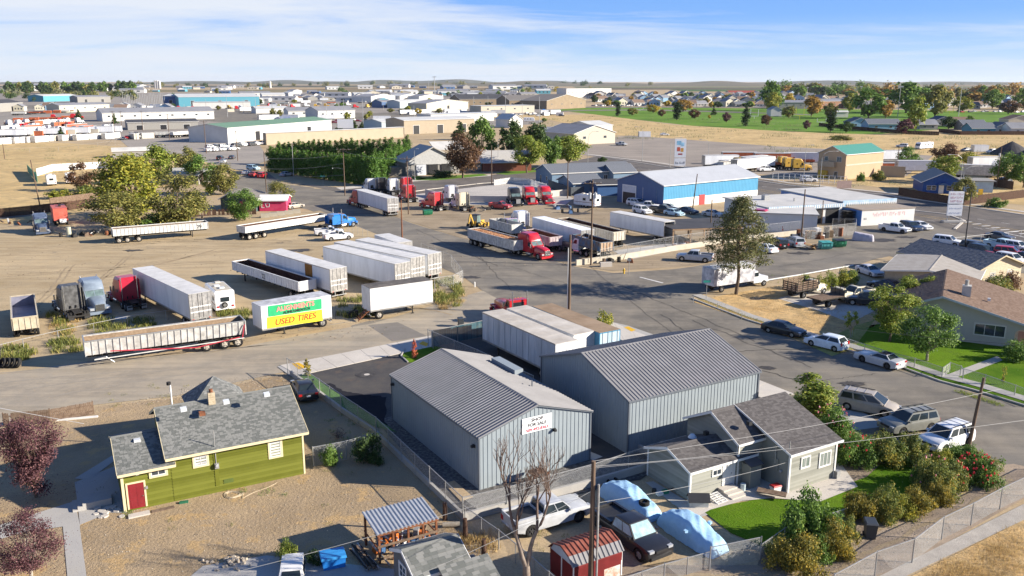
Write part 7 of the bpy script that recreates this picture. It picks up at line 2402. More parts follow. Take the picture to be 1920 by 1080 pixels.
for k in range(60):
 m=r.choice((M_rust,M_woodd,M_frame,M_wood,M_steel,M_rustd))
 x=r.uniform(-14,34)
 if 7<x<21:
  continue
 a=Vector((0,0,r.uniform(.1,.5)))
 b=Vector((r.uniform(-1.6,1.6),r.uniform(-.8,.8),r.uniform(.1,1.4)))
 MB().bar(a,b,r.uniform(.08,.35)).obj('scrap_piece',m,t0,loc=(x,r.uniform(-1.5,3.5)+x*.12,0))
tag(MB().cyl((0,0,.9),.42,1.8,'z',14).obj('metal_drum',mat('drum_cream',(.42,.42,.32),rough=.6),loc=tuple(G3(130,444)),smooth=40),'tall cream drum standing below the red box body','drum')
t=thing('station_building','long grey stucco building with steep pale shingled roofs and dark bays','building',tuple(G3(762,330)),R(24))
mr2=mat('pale_shingle',(.34,.32,.29),rough=.9,col2=(.46,.44,.40),scale=5)
MB().prism([(0,0),(17,0),(17,4.2),(8.5,8.3),(0,4.2)],'y',.3,12).obj('wall',M_gw,t)
MB().prism([(.1,3.4),(17.2,2.9),(16.9,4.2),(8.5,8.2),(0,4.2)],'y',0,.28).obj('gable_front',mat('gable_grey',(.40,.40,.39),rough=.6),t)
roof_plane(t,(-.9,-.6,4.0),(-.9,12.5,4.0),(8.5,12.5,8.5),(8.5,-.6,8.5),mr2,'plain',.3)
roof_plane(t,(18.2,-.6,3.6),(18.2,12.5,3.6),(8.5,12.5,8.5),(8.5,-.6,8.5),mr2,'plain',.3)
roof_plane(t,(12,8,6.9),(24,8,6.9),(24,14,9.0),(12,14,9.0),M_wr2,'plain',.3)
roof_plane(t,(18,1.5,3.0),(34,3.5,3.0),(30,10,6.2),(20,10,6.2),mr2,'plain',.3)
MB().box(18,33,4,12,0,3).obj('wall',M_gw,t)
for x,m in ((3.2,mat('roller',(.5,.52,.55))),(7.0,M_dk),(11.2,M_dk)):
 MB().box(x,x+3,-.04,-.0,0,3.2).obj('bay_door',m,t)
for x in (14.2,20,23):
 window(t,wall_faces(0,17,0,12)['F'],x,1.2,1.0,1.2,(2,2),out=.05)
MB().box(-12,0,1,6,0,2.6).obj('side_wall',mat('olive_wall',(.17,.16,.13),rough=.8),t)
t,L=bld('brick_wing','low brick wing with pale hipped roof right of the maroon tree',(905,322),(975,316),12,3.0,3.0,'x',mat('brick_red',(.24,.09,.06),rough=.9),mr2,over=.6,hd=R(10))
clean(t)
sheet('lawn',None,.036,M_lawn2,pts=gp((780,338),(790,333),(905,326),(916,329),(820,338)))
sheet('lawn',None,.036,M_lawn2,pts=gp((930,326),(960,317),(1060,312),(1085,305),(1100,310),(1010,322),(950,328)))
sheet('lawn',None,.036,M_lawn2,pts=gp((770,332),(785,330),(800,336),(778,338)))
sheet('sidewalk',None,.03,M_conc,pts=gp((640,356),(780,340),(920,330),(920,327),(780,337),(630,352)))
strip('kerb',gp((690,372),(800,356),(905,344),(1005,338)),.4,.03,M_conc,h=.12)
strip('kerb',gp((1115,292),(1240,312),(1480,348),(1660,366),(1925,404)),.5,.03,M_conc,h=.12)
strip('sidewalk',gp((1100,289),(1240,306),(1480,343),(1660,361),(1925,398)),1.6,.05,M_conc)
strip('kerb',gp((1570,398),(1665,390),(1775,402),(1808,414),(1790,430)),.5,.03,M_conc,h=.12)
for a,b,n,f in (((1180,312),(1925,425),26,.35),((1150,318),(1925,443),26,.35)):
 dashes('lane_marking',a,b,n,f,.14,.034,M_white)
dashes('centre_line',(1170,315),(1925,434),1,1,.14,.034,M_yline)
dashes('centre_line',(1165,317),(1925,437),1,1,.14,.034,M_yline)
for k in range(8):
 u=1812+k*17.5
 v=417+k*3.6
 strip('crosswalk_bar',gp((u-6,v),(u+10,v-.8)),.5,.038,M_white)
strip('stop_line',gp((1880,436),(1925,446)),.3,.038,M_white)
strip('stop_line',gp((1200,520),(1243,531)),.35,.034,M_white)
strip('stop_line',gp((1848,428),(1870,432)),.2,.038,M_white)
t,L=bld('tan_block','tan two-storey block with a green metal roof',(1583,337),(1653,329),9,7.2,2.1,'x',M_tan,M_grn,over=.3)
wins(t,L,9,'L',[(2,5,1.2,1.3,(1,1)),(6,4.9,1.6,1.5,(2,1)),(5.5,.3,1.2,1.8,(1,1))])
MB().box(.2,L,-.07,-.01,3.9,4.3).obj('band',M_cream,t)
MB().box(-1.2,0,3,8.4,3.4,4.9).obj('balcony',M_tan2,t)
MB().box(-.6,-.02,5.5,8.4,0,2.2).obj('yellow_door',mat('door_yellow',(.5,.32,.05),rough=.6),t)
clean(t)
block_wall('tan block wall right of the green-roofed tan block',gp((1650,331),(1696,333)),3.2,.3,M_tan2)
t=thing('metal_railing','long white metal railing in front of the tan block','railing',tuple(G3(1448,338)),head(G(1448,338),G(1586,346)))
L=(G(1586,346)-G(1448,338)).length
for k in range(14):
 MB().box(k*L/13,k*L/13+.1,0,.1,0,2.2).obj('post',M_trimw,t)
for z in (.4,1.2,2.1):
 MB().box(0,L,.02,.08,z,z+.1).obj('rail',M_trimw,t)
t,L=bld('blue_bungalow','dark blue bungalow with white window frames and a grey hipped roof',(1729,362),(1780,368),12,3.0,2.3,'y',mat('bungalow_blue',(.03,.08,.24),rough=.6),mat('roof_grey3',(.26,.25,.23),rough=.85,var=.1),over=.6,hd=R(-14),L=9.5)
wins(t,L,12,'F',[(.9,.8,1.1,1.2,(1,2)),(2.1,.8,1.0,1.2,(1,2)),(5.6,.8,1.2,1.2,(1,2)),(7.0,.8,1.1,1.2,(1,2))])
door(t,wall_faces(0,L,0,12)['F'],3.8,0,1.0,2.1,M_trimw)
MB().prism([(3.0,2.2),(6.0,2.2),(4.5,2.8)],'y',-1.2,0).obj('awning',M_bsd,t)
MB().box(L,L+8,5,11.5,0,2.8).obj('side_wing',mat('wing_pale',(.38,.48,.55),rough=.6),t)
MB().box(L-.2,L+8.5,4.5,12,2.8,3.0).obj('wing_roof',mat('roof_grey3',(.26,.25,.23)),t)
clean(t)
board_fence('dark brown board fence in front of the blue bungalow',gp((1684,366),(1725,374),(1795,386),(1830,382),(1925,370)),2.0,M_woodd,w_=.25)
board_fence('dark fence panel behind the blue bungalow',gp((1862,350),(1898,356)),2.2,M_woodd,w_=.25)
t,L=bld('tan_garage','low tan garage with a wide nearly flat pale roof',(1656,540),(1746,565),12,2.5,.6,'y',mat('garage_tan',(.34,.29,.22),rough=.7),mat('garage_roof',(.30,.27,.23),rough=.85,col2=(.38,.35,.31),scale=1),over=.5,hd=R(-33),L=11,style='plain',clad='lap',cs=.3)
clean(t)
t,L=bld('tan_bungalow','cream bungalow with a blue-grey shingle roof and gable facing right',(1832,540),(1888,530),13,2.7,1.5,'y',mat('bungalow_cream',(.50,.42,.29),rough=.7),M_shade_blue,over=.55,hd=R(24),L=8.5,style='shingle',expo=.35,clad='lap',cs=.25,trim=mat('cream_trim2',(.5,.42,.28)))
wins(t,L,13,'F',[(2.2,.7,1.1,1.3,(1,1)),(5.6,.9,1.1,1.2,(2,1))],pane=M_paneb)
clean(t)
t=thing('brown_roofed_house','pale grey house with a brown shingle roof and arched porch','house',tuple(G3(1800,640)),R(-28))
g0=hit(t,'z',2.6,1705,592)
mw=mat('pale_stucco',(.40,.38,.34),rough=.85,var=.04)
apx=hit(t,'z',4.6,1770,566)
b=MB()
fx0,fx1=-6.2,7.0
xr=-2.2
b.prism([(fx0,0),(fx1,0),(fx1,2.5),(xr,4.75),(fx0,3.3)],'y',0,14)
b.obj('wall',mw,t)
roof_plane(t,(fx1+.5,-.7,2.40),(fx1+.5,15,2.40),(xr,15,4.95),(xr,-.7,4.95),M_shb,'shingle',.15,expo=.2,tabw=.45)
roof_plane(t,(fx0-.5,15,3.22),(fx0-.5,-.7,3.22),(xr,-.7,4.95),(xr,15,4.95),M_shb,'shingle',.15,expo=.2,tabw=.45)
MB().prism([(fx0-.5,3.02),(xr,4.74),(fx1+.5,2.2),(fx1+.5,2.42),(xr,4.98),(fx0-.5,3.24)],'y',-.74,-.70).obj('rake_trim',mat('trim_blue_grey',(.38,.42,.45),rough=.6),t)
W=wall_faces(fx0,fx1,0,14)['F']
window(t,W,7.4,1.0,2.9,1.25,(3,1),casing=.10,casing_m=mat('pale_casing',(.5,.47,.42)),out=.05)
arch=[(11.2,0),(12.7,0),(12.7,1.5)]+[(11.95+.75*math.cos(q),1.5+.6*math.sin(q)) for q in [PI*i/8 for i in range(1,8)]]+[(11.2,1.5)]
MB(W).prism(arch,'z',.0,.03).obj('arched_porch',mat('porch_peach',(.55,.33,.22),rough=.8,col2=(.62,.50,.40),scale=1.5),t)  # flat arch panel, mottled from peach to pale tan
MB(W).box(11.5,12.3,.0,1.9,.03,.05).obj('front_door',mat('salmon_door',(.50,.22,.16),rough=.6),t)
MB().box(-.4,.5,3.2,4.2,4.0,5.5).obj('chimney',mat('chimney_pale',(.42,.41,.38),rough=.8),t)
MB().cyl((0,3.7,5.8),.2,.6,'z',10).obj('chimney_pot',M_steel,t)
MB().box(2.2,2.5,4,4.3,3.9,4.2).obj('roof_vent',M_skyl,t)
b=MB()
b.box(fx1+.2,fx1+8,-1.2,-.9,0,2.7)
b.obj('porch_wall',mw,t)
sheet('walkway',None,.036,M_conc2,pts=gp((1764,706),(1778,702),(1870,668),(1880,676),(1812,702),(1784,711)))
strip('kerb',gp((1296,560),(1340,577),(1400,600),(1432,610),(1510,635),(1588,657),(1695,691),(1764,716),(1825,732),(1920,761),(2050,800)),.18,.0,M_conc2,h=.14)
strip('sidewalk',gp((1306,553),(1345,568),(1405,592),(1440,603),(1518,627),(1597,649),(1704,683),(1773,706),(1835,722),(1928,750),(2050,788)),1.3,.06,M_conc2)
sheet('patio',None,.034,M_conc,pts=gp((1458,560),(1520,543),(1600,540),(1655,575),(1595,606),(1540,585)))
chain_fence('low chain link fence along the lawn of the pale stucco house',gp((1582,650),(1660,676),(1714,690),(1766,708)),h=1.0,post=3,mesh=.12)
chain_fence('low chain link fence continuing right of the garden gate',gp((1805,710),(1846,722),(1902,742),(1960,765)),h=1.0,post=3,mesh=.12)
chain_fence('garden gate posts and rails between the two low fences',gp((1766,708),(1780,698),(1800,705),(1805,712)),h=1.0,post=1.2,mesh=.12)
chain_fence('sagging wire fence round the dead grass plot',gp((1300,568),(1345,580),(1440,620),(1540,652),(1650,615)),h=.8,post=5,mesh=0,toprail=False)
strip('white_edging',gp((1400,532),(1500,516),(1600,498)),.14,.02,M_trimw,h=.12)
chain_fence('chain link fence round the weeds at the dirt lot corner',gp((815,545),(850,540),(868,530),(846,500),(790,476)),h=1.8,post=3,mesh=.2)
chain_fence('chain link fence behind the long silver trailer',gp((0,668),(45,656),(110,640),(240,612),(380,590)),h=1.2,post=5,mesh=0)
chain_fence('row of thin fence posts by the white pickups',gp((636,428),(690,447)),h=1.6,post=2.2,mesh=0)
chain_fence('white rail fence along the car lot behind the bungalow',gp((1760,460),(1812,455),(1890,446),(1960,438)),h=1.1,post=4,mesh=0,pm=M_trimw)
chain_fence('far chain link fence of the container yard',gp((0,288),(110,284),(216,272),(226,262)),h=1.8,post=12,mesh=0)
board_fence('leaning brown board fence left of the purple tree',gp((8,800),(95,792),(176,777)),1.15,M_wood,w_=.13,missing=.06)
o=MB().box(-1.8,1.8,-.12,.12,0,.12).obj('gutter_pipe',M_trimw,loc=tuple(G3(140,786)),rz=R(15))
tag(o,'white gutter pipes lying at the foot of the leaning fence','pipe')
def pylon(label,u,v,h,w_,panels,ang=0,posts=True,cat='sign'):
 t=thing('sign',label,cat,tuple(G3(u,v)),R(ang))
 for s_ in (-1,1):
  MB().box(*sorted((s_*w_*.42,s_*(w_*.42+.14))),-.07,.07,0,h).obj('post',M_steel,t)
 for (z0,z1,m,txt,tm,sz) in panels:
  p=MB().box(-w_/2,w_/2,-.2,.2,z0,z1).obj('sign_panel',m,t)
  for k,line in enumerate(txt):
   scrawl(p,-w_*.4,w_*.4,z1-(k+1)*(z1-z0)/(len(txt)+.3)+.05,-.212,sz*.7,tm,k+int(h))
 return t
t=pylon('tall white sign with blue and red pictures beside the highway',1274,316,9.5,3.6,[(3.6,9.6,M_ban,[],M_btxt,1),(0.9,3.3,M_ban,[1],M_btxt,1.0)])
for x0,x1,z0,z1,c in ((-1.2,.2,7.6,8.9,(.25,.5,.65)),(.1,1.2,7.2,8.4,(.35,.6,.75)),(-1.1,-.1,5.6,6.9,(.55,.1,.05)),(.1,1.0,5.4,6.6,(.6,.3,.05)),(-.7,.7,4.4,4.9,(.4,.1,.1))):
 MB().box(x0,x1,-.215,-.2,z0,z1).obj('picture',mat('pic_%d'%int(x0*100+z0*10),c,rough=.5,var=.3),t)
t=pylon('white two-panel sign at the forecourt corner',1787,417,6.2,2.9,[(3.8,6.2,M_ban,[1,2,3],mat('faint_red',(.5,.25,.25)),.6),(1.4,3.6,M_ban,[1,2],mat('faint_blue',(.2,.25,.4)),.42)])
MB().box(-2.2,2.0,-.8,.8,0,.35).obj('planter',M_conc2,t)
def small_sign(label,u,v,h,w_,hh,m,ang=0,name='street_sign',txt=None):
 t=thing(name,label,'sign',tuple(G3(u,v)),R(ang))
 MB().cyl((0,.03,h/2),.04,h,'z',6).obj('post',M_steel,t)
 MB().box(-w_/2,w_/2,-.03,0,h-hh,h).obj('sign_plate',m,t)
 if txt:
  text(txt,t,(0,-.035,h-hh*.8),0,hh*.8,M_trimw,'lettering')
 return t
sg=mat('sign_green',(.02,.25,.20),rough=.4)
small_sign('small green street-name sign at the dead grass corner',1324,562,2.6,.95,.32,sg,5)
small_sign('small green street-name sign beside the hedge',606,348,2.7,1.3,.35,sg)
small_sign('yellow warning sign in front of the brown fence',1836,380,3.2,1.1,1.5,mat('sign_yellow',(.70,.38,.01),rough=.4),name='warning_sign')
small_sign('small square sign on a post by the fire hydrant',1179,516,2.6,.5,.5,M_steel)
small_sign('white and green sign on a pole among the far industrial sheds',648,247,7,9,5,M_ban,name='pole_sign')
small_sign('small red and white board sign at the tan block lot',1582,356,2.4,3.8,2.0,mat('board_pink',(.55,.38,.30),rough=.6))
small_sign('blue and white pole sign by the far parking strip',535,232,5,7,3.6,mat('sign_bluewhite',(.25,.35,.6),rough=.5,col2=(.7,.7,.7),scale=.4),name='pole_sign')
hy=thing('fire_hydrant','yellow fire hydrant on the dirt verge','fire hydrant',tuple(G3(1170,513)),0)
my=mat('hydrant_yellow',(.55,.34,.03),rough=.5)
MB().cyl((0,0,.35),.13,.7,'z',10).obj('barrel',my,hy)
MB().cyl((0,0,.76),.12,.14,'z',10,.04).obj('bonnet',my,hy)
MB().cyl((0,0,.5),.07,.44,'x',8).obj('nozzle',my,hy)
tag(MB().cyl((0,0,.35),.1,.7,'z',8).obj('marker_post',M_trimw,loc=tuple(G3(890,538))),'short white marker post beside the fenced weeds','post')
tag(MB().box(-.9,.9,-.3,.3,0,.7).obj('concrete_block',M_conc,loc=tuple(G3(1136,500)),rz=R(10)),'cream concrete block at the foot of the transformer pole','concrete block')
tag(MB().box(-.9,.9,-.55,.55,0,.05).obj('truck_hood_panel',mat('pale_teal',(.33,.42,.42),rough=.5),loc=tuple(G3(222,597)),rz=R(25)),'pale teal panel lying on the weeds behind the tractors','panel')
st=thing('metal_steps','rusty metal steps at the end of the side-door trailer','steps',tuple(G3(684,600)),R(28))
for k in range(4):
 MB().box(-.9+k*.3,-.6+k*.3,-.5,.5,.25+k*.25,.30+k*.25).obj('tread',M_rust,st)
for s_ in (-1,1):
 MB().bar((-1.0,s_*.5,.1),(.4,s_*.5,1.2),.08).obj('stringer',M_rust,st)
# ================ poles, lights, wires
UP='wooden utility poles'
def pole(label,u,v,vtop,**k):
 p=G(u,v)
 lo,hi=2.,25.
 for _ in range(40):
  m=(lo+hi)/2
  d=Vector((p.x,p.y,m-CAM_H))
  fwd=d.y*CP-d.z*SP
  up=d.y*SP+d.z*CP
  if 540-FOC*up/fwd>vtop:
   lo=m
  else:
   hi=m
 utility_pole(label,p,lo,group=None,**k)
 return p,lo
pole('bare brown utility pole with a white conduit standing behind the trailers',1067,588,440,arms=(),conduit=True,r=.2)
pole('slim reddish pole between the white trailers at the junction',754,446,375,arms=(),r=.14,m=M_redwood)
pole('transformer pole with two grey cans and a crossarm by the truck yard',1108,497,338,arms=((.5,2.6),),transformer=2,r=.16)
pole('dark pole with two crossarms beside the stacked red tractors',766,402,293,arms=((.6,3.0),),r=.15)
pole('pole with a lamp arm at the corner in front of the hedge',647,367,278,arms=((.4,3.2),),lamp=(PI,2.6,6.5),r=.15)
pole('leaning utility pole at the kerb beside the white suv',1816,838,708,arms=(),r=.15,lean=(.45,0))
pole('tall dark leaning pole on the left at the dry field',78,400,300,arms=(),r=.14,lean=(-.9,0))
pole('dark pole at the left end of the hedge',500,365,284,arms=(),r=.13)
pole('thin pole standing inside the hedge',551,332,268,arms=((.3,2.2),),r=.1,m=M_steel)
pole('dark pole next to the grey board fence before the blue-grey houses',1064,372,302,arms=(),r=.15)
pole('leaning dark pole in front of the blue shop side',1298,396,326,arms=(),r=.14,lean=(.7,0))
pole('brown pole rising through the carport roof',1331,450,374,arms=(),r=.13)
pole('dark pole behind the wire enclosure',1502,452,355,arms=(),r=.14)
pole('short dark pole by the white workshop',1540,420,376,arms=(),r=.12)
pole('tall black pole at the packed car lot',1808,470,360,arms=(),r=.12,m=M_blk)
pole('dark pole behind the blue bungalow',1868,352,274,arms=(),transformer=1,r=.15)
pole('pole beside the white wall of the tan block lot',1681,322,277,arms=(),r=.15)
pole('dark pole on the lawn in front of the brick wing',922,346,272,arms=(),r=.14)
GP='utility poles of the industrial strip'
for lab,u,v,vt in (('reddish pole on the gravel yard left of the green-trimmed warehouse',387,288,226),('pole with crossarms before the green-trimmed warehouse',446,302,244),('pole with crossarm left of the grey flat-roofed building',318,262,213),('pole at the corner of the container yard',215,252,208),('pole before the long white warehouse',268,245,207),('pole in front of the grey building centre left',228,236,208),('thin grey pole before the far hedge row',9,298,262)):
 pole(lab,u,v,vt,arms=((.5,3.0),) if u!=9 else (),r=.16)
base=G(1107,1112)
utility_pole('thick brown utility pole at the bottom edge with a steel conduit beside it',base,7.9,arms=(),r=.17,group=None)
tag(MB().cyl((0,0,3.3),.06,6.6,'z',8).obj('steel_conduit',M_steel,loc=(base.x+.3,base.y-.1,0)),'pale steel conduit rising right of the thick brown pole','pipe')
pt=Vector((base.x,base.y,0))
for i,(lab,a,b,sg_) in enumerate((('cable from the thick brown pole to the leaning pole by the white suv',(base.x,base.y,7.9),(36.2,59.6,5.4),.25),('second cable from the thick brown pole toward the right edge',(base.x,base.y,7.5),(44,55,6.2),.3),('cable from the thick brown pole to the grey house wing',(base.x,base.y,7.6),(18.6,54.2,3.3),.15),('cable from the thick brown pole down to the left edge',(base.x,base.y,7.7),(-12,33.5,6.6),.3),('lower cable from the thick brown pole toward the bottom left',(base.x,base.y,6.2),(-8,34,4.4),.3),('cable from the grey house wing down to the bottom edge',(19.0,54.0,2.2),(4.9,43.6,4.6),.2))):
 wire(lab,a,b,sg_,r=.013)
wire('dark cable crossing the stucco house front to the right edge',(29.0,74,6.0),(60,66,6.0),.5,r=.015,m=M_wired)
wire('white cable at the left edge above the side road',(-62,66,6),(-33.6,62.6,1.4),.2,r=.02,m=M_trimw)
def pw(u,v,z):
 p=G(u,v)
 return (p.x,p.y,z)
wire('cable from the corner pole to the pole at the left end of the hedge',pw(647,367,10.2),pw(500,365,9.0),.5,r=.03)
wire('lower cable from the corner pole to the pole at the left end of the hedge',pw(647,367,8.0),pw(500,365,6.5),.6,r=.03)
wire('cable from the corner pole toward the blue tractor',pw(647,367,5.2),pw(555,360,4.2),.3,r=.03)
wire('cable from the corner pole to the pole by the red tractors',pw(647,367,11),pw(766,402,12),.8,r=.025)
for lab,u,v,vt,arm,ang in (('street light at the tree group with its arm to the right',1102,312,247,2.8,10),('street light behind the tall picture sign',1256,314,258,3.2,10),('tall thin light mast behind the gravel lot sign',1204,302,238,2.4,170),('slim lamp mast on the gravel lot, right of the picture sign',1327,310,262,2.6,180),('curved street light left of the tan block',1537,350,284,4.0,10),('straight street light next to the white railing',1506,344,272,1.5,0),('curved street light behind the blue bungalow roof',1796,380,290,3.2,185),('second curved street light in front of the bungalow',1800,382,312,4.0,10),('small lamp post on the lawn before the station building',778,337,279,.6,0),('thin white flagpole-like mast by the brick wing',934,320,262,.1,0)):
 p=G(u,v)
 d=Vector((p.x,p.y))
 lo,hi=2.,30.
 for _ in range(40):
  m=(lo+hi)/2
  dz=m-CAM_H
  if 540-FOC*(p.y*SP+dz*CP)/(p.y*CP-dz*SP)>vt:
   lo=m
  else:
   hi=m
 street_light(lab,p,lo,arm,R(ang),group=None)
# ================ trees and shrubs
def zof(p,v):
 lo,hi=0.05,60.
 for _ in range(40):
  m=(lo+hi)/2
  dz=m-CAM_H
  if 540-FOC*(p.y*SP+dz*CP)/(p.y*CP-dz*SP)>v:
   lo=m
  else:
   hi=m
 return lo
KINDS={'round':dict(h=10,rad=4,th=.16,shape='round',gaps=.95),'vase':dict(h=10,rad=4,th=.2,shape='vase'),'column':dict(h=10,rad=1.6,th=.02,shape='column',clumps=20),'cone':dict(h=10,rad=3,th=.05,shape='cone',clumps=34),'mound':dict(h=2,rad=1.6,th=0,shape='mound',clumps=44,gaps=1.0)}
def T_(label,u,vb,vt,wpx,shape,leaf,n=2600,size=.34,seed=1,group=None,low=None,name=None,cat='tree',bark=None,clumps=None,gaps=None,flowers=None,**kw):
 p=G(u,vb)
 h=zof(p,vt)
 K=dict(KINDS[shape])
 if clumps:
  K['clumps']=clumps
 if gaps:
  K['gaps']=gaps
 rad=wpx/2/PX(p.x,p.y)
 if low is not None:
  K['th']=low
 key=(shape,leaf,n,size,seed,K.get('clumps'),gaps,low)
 sc_=(rad/K['rad'],rad/K['rad'],h/K['h'])
 name=name or ('shrub' if shape=='mound' else 'tree')
 t=tree(name,label,'shrub' if shape=='mound' else cat,p,key,leaf=leaf,n=n,size=size,seed=seed,scale=sc_,group=group,bark=bark,**K,**kw)
 if flowers:
  fl,nf,fs=flowers
  r=random.Random(int(u))
  b=MB()
  for _ in range(nf):
   d=rand_unit(r)
   d.z=abs(d.z)
   q=Vector((d.x*K['rad']*.95,d.y*K['rad']*.95-.1,K['h']*(.25+.7*d.z)))
   leaves(b,r,[(q,fs*.8,1)],8,fs)
  b.obj('blossoms',LF[fl],t,kind='stuff')
 return t
S=dict(n=9000,size=.17)
T_('big olive willow-like tree at the front of the left clump',218,434,352,100,'round','olive',n=7000,size=.2,seed=2,clumps=34,low=.04)
T_('tall yellow-green tree in the middle of the left clump',246,408,285,125,'round','yellowgreen',n=8000,size=.22,seed=3,clumps=40,low=.04)
T_('yellowing tree right of the tall one in the left clump',338,424,322,100,'round','olive',n=7000,size=.2,seed=4,clumps=34,low=.04)
T_('leafy green tree at the back of the left clump',300,345,270,62,'round','bright',n=4000,size=.28,seed=5,low=.04)
T_('loose olive tree behind the small pale-roofed house',352,335,272,52,'round','olive',n=3000,size=.3,seed=6,low=.04)
T_('dark reddish bush left of the tall tree',155,358,303,52,'round','maroon',n=3000,size=.3,seed=7,low=.04)
T_('bushy olive tree at the right end of the left clump',424,365,303,62,'round','olive',n=4000,size=.26,seed=8,low=.04)
T_('small bright tree in front of the olive tree at the clump end',395,366,322,34,'round','bright',n=2600,size=.3,seed=9,low=.04)
T_('bright green tree behind the small pale-roofed house',380,345,288,60,'round','green',n=4000,size=.28,seed=10,low=.04)
T_('round dense green tree beside the pink shed',459,413,352,62,'round','green',n=7000,size=.2,seed=11,clumps=36,low=.04)
T_('pale willow bush at the corner across from the hedge',530,386,338,58,'round','olive',n=5000,size=.2,seed=12,low=.04)
T_('low yellow-green bushes in front of the campers',112,372,352,50,'mound','yellowgreen',n=1500,size=.14)
T_('low scrubby bush under the dark reddish one',165,372,344,60,'mound','bush',n=1800,size=.12,seed=3)
T_('low green bushes along the board fence under the yellowing tree',300,424,395,90,'mound','green',n=2500,size=.1,seed=4)
HG='clipped cypress columns of the tall hedge'
hk=0
for (u0,v0,u1,v1,n,t0,t1) in ((508,322,700,349,26,274,287),(525,308,735,320,22,263,255),(706,346,764,306,8,280,252)):
 for k in range(n):
  f=k/(n-1)
  a=G(u0,v0).lerp(G(u1,v1),f)
  u,v=u0+(u1-u0)*f,v0+(v1-v0)*f
  b_=zof(a,t0+(t1-t0)*f)*rnd.uniform(.93,1.05)
  key=('col',k%4)
  tree('hedge_tree','dark green column of the tall clipped hedge beside the street','tree',a,key,h=10,rad=1.6,leaf='hedge',n=2600,size=.22,th=.01,seed=k%4+1,shape='column',clumps=22,scale=(.95,.95,b_/10),group=HG)
T_('round maroon-brown tree before the steep-roofed station',868,334,250,68,'round','maroon',n=7000,size=.22,seed=14,clumps=36)
T_('dark pine behind the station roof',862,262,225,34,'cone','dark',seed=2)
T_('big deep green tree behind the station, left of the pines',904,306,219,54,'round','green',n=4000,seed=15,low=.04)
T_('dark green bushy tree right behind the flag mast',955,308,223,50,'round','dark',n=4000,seed=16,low=.04)
T_('dark tree behind the bright maples',1004,306,229,48,'round','dark',n=4000,seed=17,low=.04)
T_('bright yellow-green maple left of the street light',988,324,253,60,'round','bright',n=7000,size=.24,seed=18,clumps=34)
T_('bright yellow-green maple beside the street light',1066,313,251,70,'round','bright',n=7000,size=.24,seed=19,clumps=34)
T_('green maple between the two bright ones',1034,318,252,40,'round','green',n=4000,seed=20)
T_('small round evergreen on the highway verge',1129,309,294,18,'round','dark',n=1500,size=.5,seed=1)
T_('low clipped shrubs before the station windows',830,332,316,50,'mound','dark',n=1200,size=.14)
T_('ragged half-bare conifer beside the graffiti truck',1380,552,368,140,'round','pine',n=10,size=.2) if False else None
p=G(1380,552)
tree('conifer_tree','ragged half-bare conifer beside the graffiti truck','tree',p,'ragged',h=zof(p,370),rad=4.4,leaf='pine',n=13000,size=.13,th=.34,seed=5,shape='layer',clumps=62,trunk_r=.26)
T_('large bright leafy tree hiding the parked black pickup',1668,640,538,100,'vase','bright',clumps=38,gaps=.8,seed=21,**S)
T_('spreading tree with a pale trunk on the lawn before the stucco house',1738,676,576,100,'round','green',clumps=40,gaps=.85,seed=22,bark=M_barkp,**S)
T_('small thin sapling with a white trunk by the low fence',1594,634,574,36,'vase','bright',n=900,size=.3,seed=23,bark=M_barkp,gaps=.6)
T_('bright bushy tree in front of the tan garage',1712,588,517,70,'vase','bright',clumps=32,seed=24,n=6000,size=.2)
T_('darker leafy tree right of the bright bushy one',1780,592,521,64,'round','green',clumps=32,seed=25,n=6000,size=.2)
T_('tiny yellow-green sapling on the right lawn',1880,722,686,14,'vase','yellowgreen',n=250,size=.6,seed=26)
T_('overgrown shrub against the arched porch',1905,676,632,60,'mound','green',n=3500,size=.08,seed=6)
T_('yellow-green shrubs along the stucco house back yard',1860,545,515,70,'mound','bush',n=2500,size=.1,seed=7)
T_('rusty red bush at the right end of the cream bungalow',1895,540,500,40,'mound','maroon',n=2000,size=.1,seed=8)
T_('clipped dark green block bush before the tan garage',1687,496,470,22,'mound','hedge',n=2500,size=.1,seed=9)
T_('reddish brown bush beside the clipped green one',1724,494,462,50,'mound','red',n=2500,size=.1,seed=10)
for i,(u,v,vt,w_,lf) in enumerate(((1512,542,512,36,'bright'),(1534,542,514,34,'yellowgreen'),(1556,540,506,30,'bright'),(1578,536,502,30,'yellowgreen'),(1598,532,502,26,'bright'))):
 T_('vine shrub in the sunny row behind the stake truck, %s'%('leftmost','second from left','middle one','second from right','rightmost')[i],u,v,vt,w_,'mound',lf,n=2000,size=.11,seed=11+i,group='vine shrubs behind the stake truck')
for lab,u,vb,vt,w_,sh,lf,sd in (('green tree left of the white trailers by the tan block',1702,314,277,50,'round','green',31),('bright green tree behind the blue bungalow',1766,342,293,68,'round','bright',32),('thin pinkish bare tree beyond the bright green one',1768,308,268,50,'round','maroon',33),('olive tree beside the pinkish bare one',1815,312,285,42,'round','yellowgreen',34),('wispy grey-green tree in front of the blue bungalow',1806,386,333,44,'round','olive',35),('tall green tree by the pole behind the bungalow',1884,350,285,50,'round','green',36),('dense tree at the right edge behind the bungalow',1918,352,290,50,'round','green',37),('shrub at the foot of the tan block',1646,338,318,24,'mound','bush',5),('spiky green shrub under the tan block wall',1614,340,322,16,'mound','green',6),('yellow weeds shrub in front of the brown fence',1868,388,370,34,'mound','green',7),('bush behind the tan block',1578,262,252,44,'mound','olive',8)):
 T_(lab,u,vb,vt,w_,sh,lf,n=3000,seed=sd,size=.3 if sh=='round' else .12)
PK='trees of the sports park'
